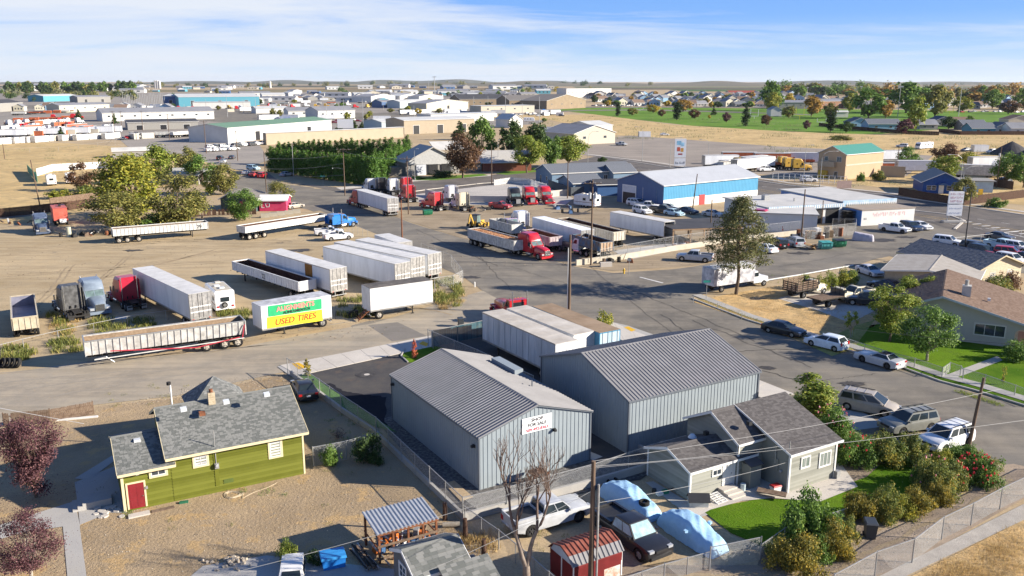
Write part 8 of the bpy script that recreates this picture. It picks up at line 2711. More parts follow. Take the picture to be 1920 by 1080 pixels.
for lab,u,vb,vt,w_,sh,lf in (('slim dark cypress at the left end of the park',1159,218,190,10,'column','cypress'),('slim dark cypress second from the left in the park',1269,225,190,16,'column','cypress'),('slim dark cypress third from the left in the park',1398,237,198,16,'column','cypress'),('slim dark cypress at the right end of the park',1557,247,207,18,'column','cypress'),('round olive park tree beside the leftmost cypress',1185,217,202,20,'round','olive'),('small maroon park tree left of the second cypress',1240,219,205,14,'round','maroon'),('brown-green park tree right of the second cypress',1302,223,204,21,'round','maroon'),('small maroon park tree left of the third cypress',1362,230,210,16,'round','purple'),('round maroon park tree right of the third cypress',1437,236,214,20,'round','maroon'),('maroon lollipop tree left of the last cypress',1512,243,225,16,'round','purple'),('dark round bush tree right of the last cypress',1586,249,227,28,'round','dark'),('green cone tree in the middle of the lawn',1338,216,198,13,'cone','dark'),('small yellow tree on the lawn',1330,223,215,6,'round','yellow'),('orange autumn tree behind the second cypress',1281,210,185,30,'round','orange'),('large yellow-green tree at the park left side',1225,212,195,24,'round','yellow'),('big bright tree standing above the skyline',1446,208,150,42,'round','green'),('yellow tree below the skyline tree',1448,212,172,30,'round','yellowgreen'),('brown-orange round tree in the right park',1521,219,178,34,'round','orange'),('small yellow tree before the school',1478,200,174,20,'round','yellow'),('olive tree right of the goal post',1479,222,198,26,'round','olive'),('olive tree before the last cypress',1556,222,192,28,'round','olive'),('yellow-topped tree left of the big dark one',1592,210,174,28,'round','yellowgreen'),('broad dark tree left of the light mast',1628,222,165,56,'round','green'),('pale orange tree by the light mast',1660,222,187,28,'round','orange'),('huge green tree behind the light mast',1698,212,153,84,'round','green'),('tall olive tree right of the huge one',1752,220,158,60,'round','olive'),('bright slender tree before the houses',1716,246,180,40,'round','bright'),('dark maroon bush tree before the houses',1694,252,222,28,'round','purple'),('yellow-green tree right of the second mast',1804,210,180,36,'round','yellowgreen'),('green tree far right behind the pitch',1860,204,168,40,'round','green'),('russet tree far right behind the pitch',1890,214,188,38,'round','maroon'),('green tree at the far right edge',1918,206,165,34,'round','green'),('dark tree beside the grey-roofed houses',1778,242,218,30,'round','dark'),('green bush between the right houses',1818,240,216,16,'round','green')):
 T_(lab,u,vb,vt,w_,sh,lf,n=1400,size=.5 if sh=='round' else .3,seed=1+int(u)%2,group=PK,low=.08)
ORD=['first','second','third','fourth','fifth','sixth','seventh','eighth','ninth','tenth','eleventh','twelfth','thirteenth','fourteenth','fifteenth','sixteenth','seventeenth','eighteenth','nineteenth','twentieth']
ORD+=['twenty-'+q for q in ORD[:9]]+['thirtieth']+['thirty-'+q for q in ORD[:9]]+['fortieth']+['forty-'+q for q in ORD[:9]]+['fiftieth']+['fifty-'+q for q in ORD[:9]]+['sixtieth']+['sixty-'+q for q in ORD[:9]]
def tree_row(where,n,u0,u1,vb0,vb1,hmin,hmax,kinds,seed,wid=(8,20),jit=2.0):
 r=random.Random(seed)
 if seed in (5,7,31,32,33,34):
  for lf in set(kinds):
   b=MB()
   for _ in range(int(n/len(set(kinds)))):
    u=r.uniform(u0,u1)
    p=G(u,vb0+(vb1-vb0)*(u-u0)/(u1-u0)+r.uniform(-jit,jit))
    q=PX(p.x,p.y)
    h,w_=r.uniform(hmin,hmax)/q*1.3,r.uniform(*wid)/q/2
    leaves(b,r,[((p.x+r.uniform(-w_,w_)*.6,p.y+r.uniform(-w_,w_)*.6,h*r.uniform(.15,.75)),w_*.6,.8) for _ in range(7)],260,w_*.17)
   b.obj('far_trees',LF[lf],kind='stuff')
  return
 us=sorted(r.uniform(u0,u1) for _ in range(n))
 for k,u in enumerate(us):
  f=(u-u0)/(u1-u0)
  vb=vb0+(vb1-vb0)*f+r.uniform(-jit,jit)
  p=G(u,vb)
  hpx=r.uniform(hmin,hmax)
  lf=r.choice(kinds)
  w_=r.uniform(*wid)
  T_('%s from the left of the trees %s'%(ORD[k],where),u,vb,vb-hpx,w_,'round',lf,n=520,size=1.0,seed=1+k%2,group='trees '+where,low=.02)
tree_row('in the far grove at the left',34,14,182,175,176,16,24,['dark','dark','olive','green'],1,(10,20),1.5)
tree_row('in the dark stand right of the grove',12,185,252,172,173,14,22,['dark','green','dark'],2,(10,18),1)
tree_row('along the far suburb roofs',52,1110,1450,188,190,8,14,['green','dark','olive','yellow','orange'],3,(8,17),6)
tree_row('behind the right-hand suburb',50,1450,1925,182,190,12,24,['green','dark','olive','orange','green'],4,(16,32),7)
tree_row('along the middle of the skyline',34,560,1250,160,161,4,7,['dark','dark','olive'],5,(5,14),2)
tree_row('scattered in the industrial strip',36,250,1060,196,206,7,13,['dark','olive','green','yellowgreen'],6,(7,13),26)
tree_row('along the left part of the skyline',20,250,560,162,163,4,8,['dark','olive'],7,(6,16),2)
for i,(u,vb,vt,lf) in enumerate(((512,222,203,'olive'),(525,222,206,'olive'),(651,228,210,'yellowgreen'),(693,221,208,'yellowgreen'),(733,212,203,'olive'),(753,213,204,'olive'),(785,216,203,'yellow'),(823,214,203,'olive'))):
 T_('small round street tree, %s from the left in the far row'%ORD[i],u,vb,vt,13,'round',lf,n=450,size=.9,seed=1,group='small street trees of the industrial strip')
for i,(u,vb,vt) in enumerate(((637,243,224),(663,241,221),(679,242,228),(696,241,229),(798,250,234),(148,224,205),(215,232,212),(115,256,238))):
 T_('dark blue-green conifer, %s in the row by the tall pole sign'%ORD[i],u,vb,vt,15,'cone','dark',n=700,size=.6,seed=1,group='conifers of the industrial strip')
T_('large purple-leaved plum tree west of the green house',68,932,768,128,'vase','purple',n=16000,size=.11,clumps=60,gaps=.85,seed=41,low=.1)
T_('smaller purple-leaved plum tree in the bottom left corner',60,1092,962,126,'round','purple',n=11000,size=.11,clumps=50,gaps=.8,seed=42,bark=M_barkp)
NS=dict(n=9000,size=.065)
T_('tall bright green shrub left of the champagne minivan',1516,790,698,74,'column','bright',n=7000,size=.16,seed=43,name='shrub')
T_('rose bush with pink blooms under the bright green shrub',1556,818,756,84,'mound','green',seed=44,flowers=('pink',26,.06),**NS)
T_('rose bush with deep red blooms at the house wing corner',1600,872,806,70,'mound','green',seed=45,flowers=('rose',24,.06),**NS)
T_('olive yellow shrub below the dark green wagon',1660,868,808,74,'mound','bush',seed=46,**NS)
T_('olive yellow shrub left of the white suv',1712,868,812,66,'mound','bush',seed=47,**NS)
T_('bright green shrub at the foot of the leaning pole',1800,872,816,70,'mound','green',seed=48,**NS)
T_('mixed rose shrub in the middle of the flower bed',1748,922,852,78,'mound','bush',seed=49,flowers=('pink',14,.06),**NS)
T_('rose bush covered in red blooms at the right end of the bed',1830,906,846,78,'mound','green',seed=50,flowers=('rose',60,.065),**NS)
T_('rose bush with scattered red blooms beside the right-end one',1782,912,858,66,'mound','bush',seed=51,flowers=('rose',26,.06),**NS)
T_('golden shrub at the left of the alley edge row',1612,972,906,66,'mound','golden',seed=52,**NS)
T_('golden green shrub in the middle of the alley edge row',1660,972,902,64,'mound','bush',seed=53,**NS)
T_('golden shrub right of the middle in the alley edge row',1712,960,904,66,'mound','golden',seed=54,**NS)
T_('yellow shrub at the right end of the alley edge row',1758,946,900,50,'mound','golden',seed=55,**NS)
T_('large leafy green shrub on the lawn above the golden bushes',1514,1018,916,100,'mound','green',seed=56,n=9000,size=.075)
T_('golden bush at the corner of the chain link gate',1487,1070,996,94,'mound','golden',seed=57,n=9000,size=.065)
T_('golden bush right of the gate corner one',1566,1044,974,70,'mound','golden',seed=58,**NS)
T_('weedy green bush inside the wire fence by the green house',620,872,828,40,'mound','green',n=2500,size=.09,seed=59)
T_('dark overgrown bush against the block wall',690,866,812,56,'mound','dark',n=4000,size=.09,seed=60)
T_('bright leafy bush above the white camper shell',540,1048,1008,42,'mound','bright',n=2500,size=.1,seed=61)
T_('dark leafy bush left of the blue tub',590,1056,1026,34,'mound','dark',n=2000,size=.1,seed=62)
T_('thin red-leaved sapling in the small lawn triangle',777,672,634,11,'column','red',n=260,size=.5,seed=63)
T_('thin yellow sapling inside the long fence',577,706,672,14,'column','golden',n=200,size=.6,seed=64)
T_('small yellow-green shrub at the far end of the brown trailer roof',1134,614,580,34,'mound','yellowgreen',n=1500,size=.12,seed=65)
T_('pinkish dry shrub on the dirt beside the black sedan',634,822,798,26,'mound','purple',n=500,size=.08,seed=66)
for k,(u,v,vt,w_,lf,wh) in enumerate(((1628,862,822,50,'bush','just right of the red roses at the wing corner'),(1688,866,822,46,'green','between the two olive yellow shrubs'),(1768,880,836,46,'yellowgreen','below the hood of the white suv'),(1690,968,918,50,'yellowgreen','between the middle golden shrubs'),(1636,976,930,40,'golden','low in the left of the alley edge row'),(1590,1012,965,46,'bush','left of the wheelie bin'),(1530,1050,1000,60,'green','between the two bottom golden bushes'),(1455,1050,1015,44,'bush','right behind the gate post'),(1500,772,730,40,'green','at the back corner of the grey house'),(1582,842,800,46,'green','beside the carport slab'),(1850,888,858,40,'bush','at the right tip of the flower bed'),(1725,905,868,46,'green','at the lawn edge of the flower bed'))):
 T_('small mixed shrub %s'%wh,u,v,vt,w_,'mound',lf,n=5000,size=.08,seed=70+k)
def bare_tree(label,loc,h,seed):
 r=random.Random(seed)
 t=thing('bare_tree',label,'tree',(loc.x,loc.y,0),0)
 tb,bb=MB(),MB()
 def grow(p,d,L,rad,lev,mb):
  pts=[p]
  q=p.copy()
  dd=d.copy()
  for k in range(4):
   dd=(dd+rand_unit(r)*.16+Vector((0,0,.06))).normalized()
   q=q+dd*L/4
   pts.append(q.copy())
  mb.tube(pts,rad,rad*.6,8 if lev<2 else 4)
  if lev<5:
   for k in range(3 if lev else 2):
    nd=(dd+rand_unit(r)*(.55 if lev else .35)+Vector((0,0,.15))).normalized()
    grow(pts[-1] if k==0 else pts[r.choice((2,3,4))],nd,L*r.uniform(.6,.85),rad*.58,lev+1,bb)
 tb.tube([(0,0,0),(.02,0,h*.13),(0,0,h*.2)],.26,.2,10)
 for ang,k in ((Vector((-.30,.1,1)),1),(Vector((.30,.05,1)),.9)):
  grow(Vector((0,0,h*.18)),ang.normalized(),h*.34*k,.15,0,tb)
 tb.obj('trunk',mat('grey_bark',(.16,.125,.10),rough=.9,col2=(.27,.22,.18),scale=4),t,smooth=50)
 bb.obj('branches',mat('twig_bark',(.14,.10,.08),rough=.9),t)
bare_tree('leafless forked tree at the bottom edge by the red shed',G(987,1105),7.6,12)
wd=[]
def inside(u,v,poly):
 c=False
 for (x0,y0),(x1,y1) in zip(poly,poly[1:]+poly[:1]):
  if (y0>v)!=(y1>v) and u<(x1-x0)*(v-y0)/(y1-y0)+x0:
   c=not c
 return c
def wp(n,u0,u1,v0,v1,seed,poly=None):
 r=random.Random(seed)
 q=[(r.uniform(u0,u1),r.uniform(v0,v1)) for _ in range(n)]
 return [G(u,v) for u,v in q if not poly or inside(u,v,poly)]
tufts('weeds',wp(26,172,290,600,628,1)+wp(12,96,130,590,640,2)+wp(16,0,60,652,676,3)+wp(12,95,150,640,662,4),70,.55,'weed',1,.7)
tufts('weeds',wp(20,640,700,556,596,5)+wp(30,815,866,520,575,6)+wp(14,415,480,585,600,7),70,.6,'weed',2,.7)
tufts('dry_weeds',wp(20,820,868,550,580,8)+wp(14,100,150,600,630,9)+wp(8,895,925,1000,1035,10)+wp(5,860,900,990,1030,11),60,.32,'straw',3,.6)
POLY=[(1308,566),(1345,556),(1460,537),(1560,562),(1645,600),(1636,610),(1530,644),(1430,608)]
tufts('dry_grass',wp(520,1308,1645,540,644,12,POLY),30,.17,'straw',4,.8)
tufts('dry_grass',wp(260,1700,1925,985,1090,13,[(1720,1092),(1925,985),(1925,1092)]),60,.16,'straw',5,.7)
tufts('scrub',wp(160,1010,1500,218,262,14)+wp(90,1440,1925,245,290,15),26,1.0,'sage',6,3.5)
tufts('scrub',wp(60,0,420,275,330,16)+wp(60,1500,1720,300,350,17),20,.6,'sage',7,2.0)
tufts('weeds',wp(10,360,560,912,930,18)+wp(6,232,250,958,968,19)+wp(10,610,660,770,830,20),24,.18,'green',8,.35)
tufts('verge_weeds',[G(1312+k*3.0,563+k*1.10) for k in range(80)]+wp(30,1415,1600,515,532,22),20,.22,'weed',9,.5)
tufts('grass_patch',[G(1800+k*9,735+k*3) for k in range(9)],130,.16,'bright',10,.5)
# ================ far industrial strip, suburb and skyline
def proto(fn):
 """one mesh out of a built thing, for copies too small to show their parts"""
 old=set(COL.objects)
 root=fn()
 new=[o for o in COL.objects if o not in old]
 kids={}
 for o in new:
  kids.setdefault(o.parent,[]).append(o)
 mats,V,Fc,MI=[],[],[],[]
 def rec(o,M):
  for c in kids.get(o,()):
   mw=M@c.matrix_basis
   k=len(V)
   V.extend(tuple(mw@v.co) for v in c.data.vertices)
   mt=c.data.materials[0] if c.data.materials else None
   if mt not in mats:
    mats.append(mt)
   ii=mats.index(mt)
   for p in c.data.polygons:
    Fc.append(tuple(i+k for i in p.vertices))
    MI.append(ii)
   rec(c,mw)
 rec(root,Matrix.Identity(4))
 me=bpy.data.meshes.new('far_'+root.name)
 me.from_pydata(V,[],Fc)
 for m in mats:
  me.materials.append(m)
 me.polygons.foreach_set('material_index',MI)
 bpy.data.batch_remove(new)
 return me
Z0=(Vector((0,0)),0.0,12.0)
PM={}
for nm,col in (('white',cW),('dark',cDg),('red',cR),('silver',cS),('blue',cDb)):
 PM['suv_'+nm]=proto(lambda:car('suv',col,'x','car',Z0))
 PM['sedan_'+nm]=proto(lambda:car('sedan',col,'x','car',Z0))
 PM['pickup_'+nm]=proto(lambda:car('pickup',col,'x','car',Z0))
M_boxcream=mat('box_cream',(.50,.45,.36),rough=.6)
M_orange=mat('orange_paint',(.36,.10,.045),rough=.6,var=.3)
for nm,col in (('white',M_vanw),('cream',M_boxcream),('orange',M_orange),('grey',M_rhop),('lavender',mat('trailer_lavender',(.38,.40,.48),rough=.5))):
 PM['trailer_'+nm]=proto(lambda:van_trailer('x',None,None,plan=(Vector((0,0)),0.0,12.0),side_m=col,L=12))
 PM['container_'+nm]=proto(lambda:van_trailer('x',None,None,plan=(Vector((0,0)),0.0,6.0),side_m=col,L=6,wheels=0,gear=False,zt=2.8,zf=.15))
for nm,col in (('white',cW),('red',cR),('blue',cB),('yellow',yl)):
 PM['tractor_'+nm]=proto(lambda:tractor(col,'x',Z0))
PM['hopper']=proto(lambda:hopper_trailer('x',(Vector((0,0)),0.0,11.0)))
PM['flat']=proto(lambda:hopper_trailer('x',(Vector((0,0)),0.0,12.0),zt=1.9,m=M_orange))
PM['rv']=proto(lambda:motorhome('x',(Vector((0,0)),0.0),8))
def put(key,name,label,cat,u,v,ang,group,s=1.0):
 p=G(u,v)
 o=bpy.data.objects.new(name,PM[key])
 COL.objects.link(o)
 o.location=(p.x,p.y,.03)
 o.rotation_euler=(0,0,ang)
 if s!=1:
  o.scale=(s,)*3
 return tag(o,label,cat,group)
def row(where,keys,name,cat,n,u0,v0,u1,v1,ang,seed,jit=(2,.6),aj=.1,s=1.0):
 r=random.Random(seed)
 pts=sorted((u0+(u1-u0)*(k+.5)/n+r.uniform(-jit[0],jit[0]),k) for k in range(n))
 for i,(u,k) in enumerate(pts):
  f=(u-u0)/(u1-u0)
  key=r.choice(keys)
  colr=key.split('_')[-1]
  put(key,name,'%s %s, %s from the left %s'%(colr if colr not in ('hopper','flat','rv') else 'pale',cat,ORD[i],where),cat,u,v0+(v1-v0)*f+r.uniform(-jit[1],jit[1]),ang+r.uniform(-aj,aj),cat+'s '+where,s)
row('in the container line along the dry field',['container_white','container_white','container_cream','container_grey'],'shipping_container','container',17,0,270,222,259,R(70),1,(2,.8),.1,1.0)
row('behind the container line',['container_white','container_orange','trailer_white','container_cream'],'shipping_container','container',14,0,258,215,250,R(10),2)
row('in the machinery yard at the far left',['tractor_red','pickup_white','rv','tractor_white','trailer_orange','flat'],'parked_truck','truck',16,20,245,150,240,R(75),3)
row('in the second line of the left machinery yard',['tractor_red','flat','rv','trailer_orange','container_orange','tractor_white'],'parked_truck','truck',16,15,236,150,231,R(70),4)
row('in the third line of the left machinery yard',['container_orange','flat','pickup_red','tractor_red','suv_white'],'parked_truck','truck',16,30,228,150,222,R(20),5)
row('in the back line of the left machinery yard',['flat','container_orange','suv_dark','hopper'],'parked_truck','truck',12,30,216,140,210,R(10),6)
row('in the scrap yard before the grey flat building',['container_cream','flat','suv_dark','hopper','pickup_red','sedan_dark'],'parked_vehicle','vehicle',16,228,262,372,254,R(20),7,(4,2),1.5)
row('in front of the green-trimmed warehouse',['suv_white','sedan_silver','pickup_white','suv_dark','sedan_blue'],'parked_car','car',14,392,279,500,271,R(60),8)
row('in the second line before the green-trimmed warehouse',['sedan_silver','suv_white','pickup_white'],'parked_car','car',8,392,284,445,281,R(60),9)
row('beside the yellow machines yard',['suv_white','pickup_white','trailer_white','tractor_white','container_white'],'parked_vehicle','vehicle',12,755,216,900,210,R(30),10)
row('in the lot of the blue-white workshop',['suv_white','pickup_white','sedan_silver','trailer_white'],'parked_vehicle','vehicle',10,700,240,830,236,R(30),11)
row('on the far equipment lot',['tractor_yellow','tractor_red','tractor_yellow','flat','tractor_white'],'far_machine','machine',16,420,204,740,199,R(10),12,(6,2.5),1)
row('in the strip behind the equipment lot',['trailer_white','flat','suv_dark','container_orange','hopper'],'parked_vehicle','vehicle',22,470,196,1000,192,R(10),13,(8,3),1)
row('in the car park behind the park trees',['suv_white','sedan_silver','suv_dark','sedan_white','sedan_blue'],'parked_car','car',20,1110,199,1200,199,R(60),14,(1,.4))
row('on the street past the pitch at the right',['suv_white','sedan_red','suv_dark','sedan_silver'],'parked_car','car',12,1790,210,1925,211,R(20),15,(3,1))
row('in the rental yard left of the tan block',['flat','pickup_white','trailer_white','tractor_yellow','container_white','pickup_red','hopper'],'parked_vehicle','vehicle',13,1345,318,1500,318,R(25),16,(4,4),.4)
row('in the back line of the rental yard',['flat','container_orange','trailer_orange'],'parked_vehicle','vehicle',6,1375,308,1500,310,R(-6),17,(4,1),.1)
for i,(key,lab,u,v,a) in enumerate((('trailer_lavender','lavender box trailer left of the tan block',1502,309,-4),('trailer_white','white box trailer behind the tan block wall',1666,304,12),('trailer_lavender','lavender-shaded box trailer with dark dolly right of the tan block',1716,326,-2),('trailer_grey','grey box trailer behind the blue bungalow roof',1826,335,-20),('trailer_white','white box trailer with ladder rack behind the bungalow',1848,318,10),('trailer_white','white box trailer end behind the tall right trees',1866,330,60),('container_orange','small red-orange bin beside the tan block wall',1664,322,0),('container_white','small white cargo trailer on the gravel lot',1208,257,2),('container_white','small white cargo trailer at the far right field',1836,285,2),('rv','white van body by the far tan gable building',992,228,0),('tractor_blue','blue truck beyond the small tan building',1020,213,20))):
 put(key,'box_trailer' if 'trailer' in key else 'vehicle',lab,'trailer' if key!='tractor_blue' else 'truck',u,v,R(a),'single far vehicles')
hp=MB()
r=random.Random(3)
for (u,v,rad,h) in ((1895,290,7.5,5.2),(1925,305,7,5)):
 p=G(u,v)
 rings=[]
 for k in range(6):
  f=k/5
  rings.append([(rad*(1-f)*math.cos(a)*(1+.08*math.sin(a*3+k))+.0,rad*(1-f)*math.sin(a),h*f*(1.3-.3*f)) for a in [2*PI*i/18 for i in range(18)]])
 o=MB().rings(rings).obj('gravel_heap',mat('dark_gravel',(.06,.058,.06),rough=.95),loc=(p.x,p.y,0))
 tag(o,'dark gravel heap on the far right field, %s one'%('left' if u==1895 else 'right'),'gravel heap')
M_w1=mat('shed_white',(.56,.55,.52),rough=.6,var=.08,scale=.2)
M_rg=mat('shed_roof_grey',(.22,.22,.23),rough=.6,var=.1,scale=.2)
M_rw=mat('shed_roof_white',(.48,.48,.46),rough=.6,var=.08,scale=.2)
M_teal=mat('shed_teal',(.09,.27,.34),rough=.6)
M_hb=mat('hotel_brown',(.24,.185,.125),rough=.8,var=.1,scale=.2)
M_gtr=mat('green_trim',(.13,.22,.15),rough=.6)
def FB(label,u0,v0,u1,v1,vt,depth,wall,roof,rise=2.0,flat=False,axis='x',nw=0,nd=0,trim=None,name='warehouse'):
 A,Bq=G(u0,v0),G(u1,v1)
 h=max(2.5,zof(A,vt))
 t,L=bld(name,label,(u0,v0),(u1,v1),depth,h,rise,axis,wall,roof,over=.4,flat=flat,trim=trim)
 for k in range(nw):
  window(t,wall_faces(0,L,0,depth)['F'],L*(k+.5)/nw-.9,h*.5,1.8,1.2,(1,1),out=.06)
 if nd:
  bigdoor(t,L,depth,'F',[(L*(k+.5)/nd-1.8,3.6,h*.62) for k in range(nd)],M_dk if nd<4 else M_steel)
 clean(t)
 return t
FB('long white warehouse with a grey roof in the left industrial strip',193,228,402,223,212,24,M_w1,M_rg,3,nw=9)
FB('grey building with a nearly flat dark roof before the long warehouse',240,244,372,241,230,26,M_gw,M_dr,1.2,nd=3)
FB('white ribbed warehouse with a green eave band',428,268,622,248,240,22,M_w1,M_gtr,1.6,nd=2)
FB('tan block warehouse wall behind the tall hedge',500,272,757,258,250,3,M_tan2,M_rw,flat=True)
FB('big teal and white plant hall at the far left',336,201,487,199,182,60,M_teal,M_rw,3,nd=3)
FB('dark blue end block of the teal plant hall',307,200,335,200,180,40,M_bsd,M_rw,2,nd=1)
FB('white low annex before the teal plant hall',362,204,470,203,192,30,M_w1,M_rw,flat=True)
FB('cream office shed with two windows at the machinery yard',112,211,206,208,198,20,M_creamy,M_rg,2,nw=5)
FB('small blue and white shed at the far left',82,191,146,189,180,25,M_teal,M_rw,2)
FB('grey shed right of the small blue one',146,193,208,192,182,30,M_gw,M_rg,2,nd=2)
FB('dark farm shed at the left edge',0,210,44,207,194,25,M_gw,M_dr,3)
FB('white shop with a blue entrance gable, left one',541,220,600,219,208,20,M_w1,M_rg,2.5,nw=3)
FB('white shop with a blue entrance gable, right one',597,223,666,221,208,22,M_w1,M_rg,3,nw=4)
FB('long low white shed left of the two shops',480,213,540,212,203,20,M_w1,M_rw,1.5)
FB('white gabled hall with a tan end wall',696,192,741,190,181,30,M_w1,M_rg,3,axis='y',nd=1)
FB('white vaulted hall right of the tan-ended one',750,190,790,189,180,25,M_w1,M_rw,3,axis='y')
FB('white gabled hall with a small door before the brown hotel',786,191,831,190,181,25,M_w1,M_rg,3,axis='y')
FB('dark blue low building in front of the white halls',716,202,760,201,191,20,M_bsd,M_rg,2)
FB('pale blue-grey shed in front of the white halls',750,203,812,201,191,20,mat('shed_pale',(.38,.44,.46),rough=.6),M_rw,2)
FB('pale yellow gabled shed with a grey roof',800,208,878,204,194,22,M_creamy,M_rg,3,axis='y',nd=1)
FB('beige flat building with roller doors',902,213,1002,211,199,22,M_cream,M_rw,flat=True,nw=4)
FB('long white flat-roofed units behind the tan workshop',808,230,926,226,215,18,M_w1,M_rw,flat=True)
FB('tan and grey workshop with a big white sheet roof',758,252,890,247,226,22,M_tan2,M_rw,1.2,nd=3)
FB('blue-white workshop left of the tan one',716,246,758,244,229,18,mat('shed_pale',(.4,.4,.4)),M_rw,1.5)
FB('tan gabled hall beside the gravel lot',1076,272,1153,268,251,24,M_cream,M_rg,3.4,axis='y',nw=2,nd=0)
FB('white back section of the tan gabled hall',1112,254,1148,252,236,20,M_w1,M_rw,2)
FB('grey-roofed wing left of the tan gabled hall',1022,262,1078,262,250,40,M_cream,M_rg,2)
FB('small white gabled house by the dry grass',955,240,980,239,224,14,M_w1,M_rw,3,axis='y')
FB('white three-storey hotel on the far right of the strip',1062,183,1146,182,166,30,M_w1,M_rw,flat=True,nw=12,name='hotel')
FB('brown two-storey hotel with gables, left wing',862,201,960,200,186,40,M_hb,M_dr,5,nw=9,name='hotel')
FB('brown two-storey hotel with gables, middle wing',955,203,1040,202,188,40,M_hb,mat('roof_brown_grey',(.17,.155,.14),rough=.8),5,nw=8,name='hotel')
FB('brown hotel gable end with four small windows',1025,205,1098,202,189,35,M_hb,mat('roof_brown_grey',(.17,.155,.14)),6,axis='y',nw=4,name='hotel')
FB('long red-roofed school far behind the suburb',1368,181,1420,181,174,40,M_cream,mat('roof_red',(.28,.07,.05),rough=.8),4,name='school')
FB('low school building with a long grey roof in the right park',1535,204,1586,203,190,30,mat('brick_brown',(.24,.14,.09),rough=.9),M_rg,2,nw=6,name='school')
FB('second low school building left of the first',1455,204,1534,204,192,30,M_gw,M_rg,2,nw=6,name='school')
FB('small white and blue field hut in the park',1445,218,1466,218,206,12,M_w1,M_rg,2.5,axis='y',name='hut')
FB('white bleacher stand in the park',1568,220,1590,220,210,6,M_w1,M_rw,1,name='stand')
for i,(u0,u1,vb,vt,wl,rf,lab) in enumerate(((1594,1632,239,229,mat('house_blue',(.22,.36,.5),rough=.7),M_shade_blue,'pale blue house with a grey roof, leftmost of the row beyond the field'),(1628,1688,243,232,mat('house_blue',(.22,.36,.5)),M_shade_blue,'blue-grey house with white gable beside the leftmost one'),(1724,1758,243,233,M_gw,M_rg,'grey house behind the bright slender tree'),(1752,1790,236,226,M_gw,mat('roof_dkblue',(.07,.09,.12),rough=.8),'dark-blue-roofed house behind the others'),(1784,1830,238,228,M_cream,M_shb,'brown-roofed house behind the others'),(1822,1866,251,240,M_teal,M_shade_blue,'teal-gabled house just behind the dark fence'),(1864,1905,250,239,M_w1,M_shade_blue,'grey-roofed house right of the teal-gabled one'),(1806,1850,244,234,M_gw,M_shade_blue,'grey house left of the teal-gabled one, one row back'),(1895,1945,252,240,M_w1,M_rg,'white house at the right edge behind the dark fence'),(1890,1940,236,224,M_cream,M_shb,'brown-roofed house at the right edge, second row'))):
 A=G(u0,vb)
 t,L=bld('house',lab,(u0,vb),(u1,vb),11,zof(A,vt),2.6,'x' if i%3 else 'y',wl,rf,over=.5)
 clean(t)
 for k in range(2):
  window(t,wall_faces(0,L,0,11)['F'],L*(.2+.45*k),1.0,1.6,1.2,(2,1),out=.05)
board_fence('long dark board fence behind the dry field at the right',gp((1760,248),(1800,253),(1925,253),(2050,254)),2.0,M_woodd,w_=.8)
board_fence('brown garden fence below the pale blue houses',gp((1535,236),(1600,243),(1690,251),(1760,254)),2.0,M_woodd,w_=.8)
def hproto(wl,rf,L,D,e,ri,ax):
 def f():
  t=thing('x','x','x')
  gable_block(t,-L/2,L/2,0,D,0,e,ri,ax,wl,rf,over=.5)
  F=wall_faces(-L/2,L/2,0,D)['F']
  for k in range(3):
   MB(F).box(L*(.15+.28*k),L*(.15+.28*k)+L*.12,e*.35,e*.72,0,.06).obj('window',M_pane,t)
  return t
 return proto(f)
HP=[hproto(M_w1,M_rg,12,10,5,3,'y'),hproto(M_cream,M_shade_blue,13,10,3.2,3,'x'),hproto(M_creamy,M_rg,11,10,5.2,3,'y'),hproto(M_w1,M_shb,13,10,3.4,3,'x'),hproto(mat('house_blue',(.22,.36,.5)),M_rg,12,10,5,3,'y'),hproto(M_gw,M_rg,14,10,3,3,'x')]
WP=[hproto(M_w1,M_rw,40,25,7,3,'x'),hproto(M_gw,M_rg,35,20,6,3,'x'),hproto(M_teal,M_rw,30,22,7,3,'x'),hproto(M_cream,M_rg,28,22,6,3,'y'),hproto(M_w1,M_rg,60,25,8,3,'x'),hproto(M_bsd,M_rg,30,22,7,3,'x')]
def scatter(where,protos,name,cat,n,u0,v0,u1,v1,seed,jit,s=(.8,1.2),nrows=1):
 r=random.Random(seed)
 us=sorted(r.uniform(u0,u1) for _ in range(n))
 for i,u in enumerate(us):
  f=(u-u0)/(u1-u0)
  p=G(u,v0+(v1-v0)*f+r.uniform(-jit,jit))
  o=bpy.data.objects.new(name,r.choice(protos))
  COL.objects.link(o)
  o.location=(p.x,p.y,0)
  o.rotation_euler=(0,0,R(r.choice((25,25,10,0,-5,-60))))
  q=r.uniform(*s)
  o.scale=(q,q,q)
  tag(o,'small distant %s, %s from the left %s'%(cat,ORD[i],where),cat,cat+'s '+where)
scatter('in the near rows of the suburb',HP,'house','house',34,1160,197,1450,200,1,1.5,(.9,1.2))
scatter('in the middle rows of the suburb',HP,'house','house',40,1120,190,1500,191,2,1.5,(1,1.3))
scatter('in the far rows of the suburb',HP,'house','house',40,1100,183,1520,183,3,2,(1.1,1.5))
scatter('behind the sports park trees',HP,'house','house',40,1500,196,1925,198,4,8,(1,1.4))
scatter('at the very back of the strip',WP,'warehouse','warehouse',36,250,166,1050,166,5,2.2,(.9,1.6))
scatter('in the middle of the strip',WP,'warehouse','warehouse',34,420,178,1050,178,6,4,(.6,1.1))
scatter('in the front of the strip',WP,'warehouse','warehouse',16,440,190,850,190,7,3,(.5,.8))
scatter('in the belt behind the left warehouses',WP,'warehouse','warehouse',26,0,172,420,171,11,3,(.5,1.0))
scatter('between the hotel and the strip',WP,'warehouse','warehouse',22,700,172,1100,172,12,3,(.4,.8))
scatter('in the dense middle belt of the strip',HP+WP[:2],'shed','shed',40,430,184,1000,184,13,5,(.7,1.1))
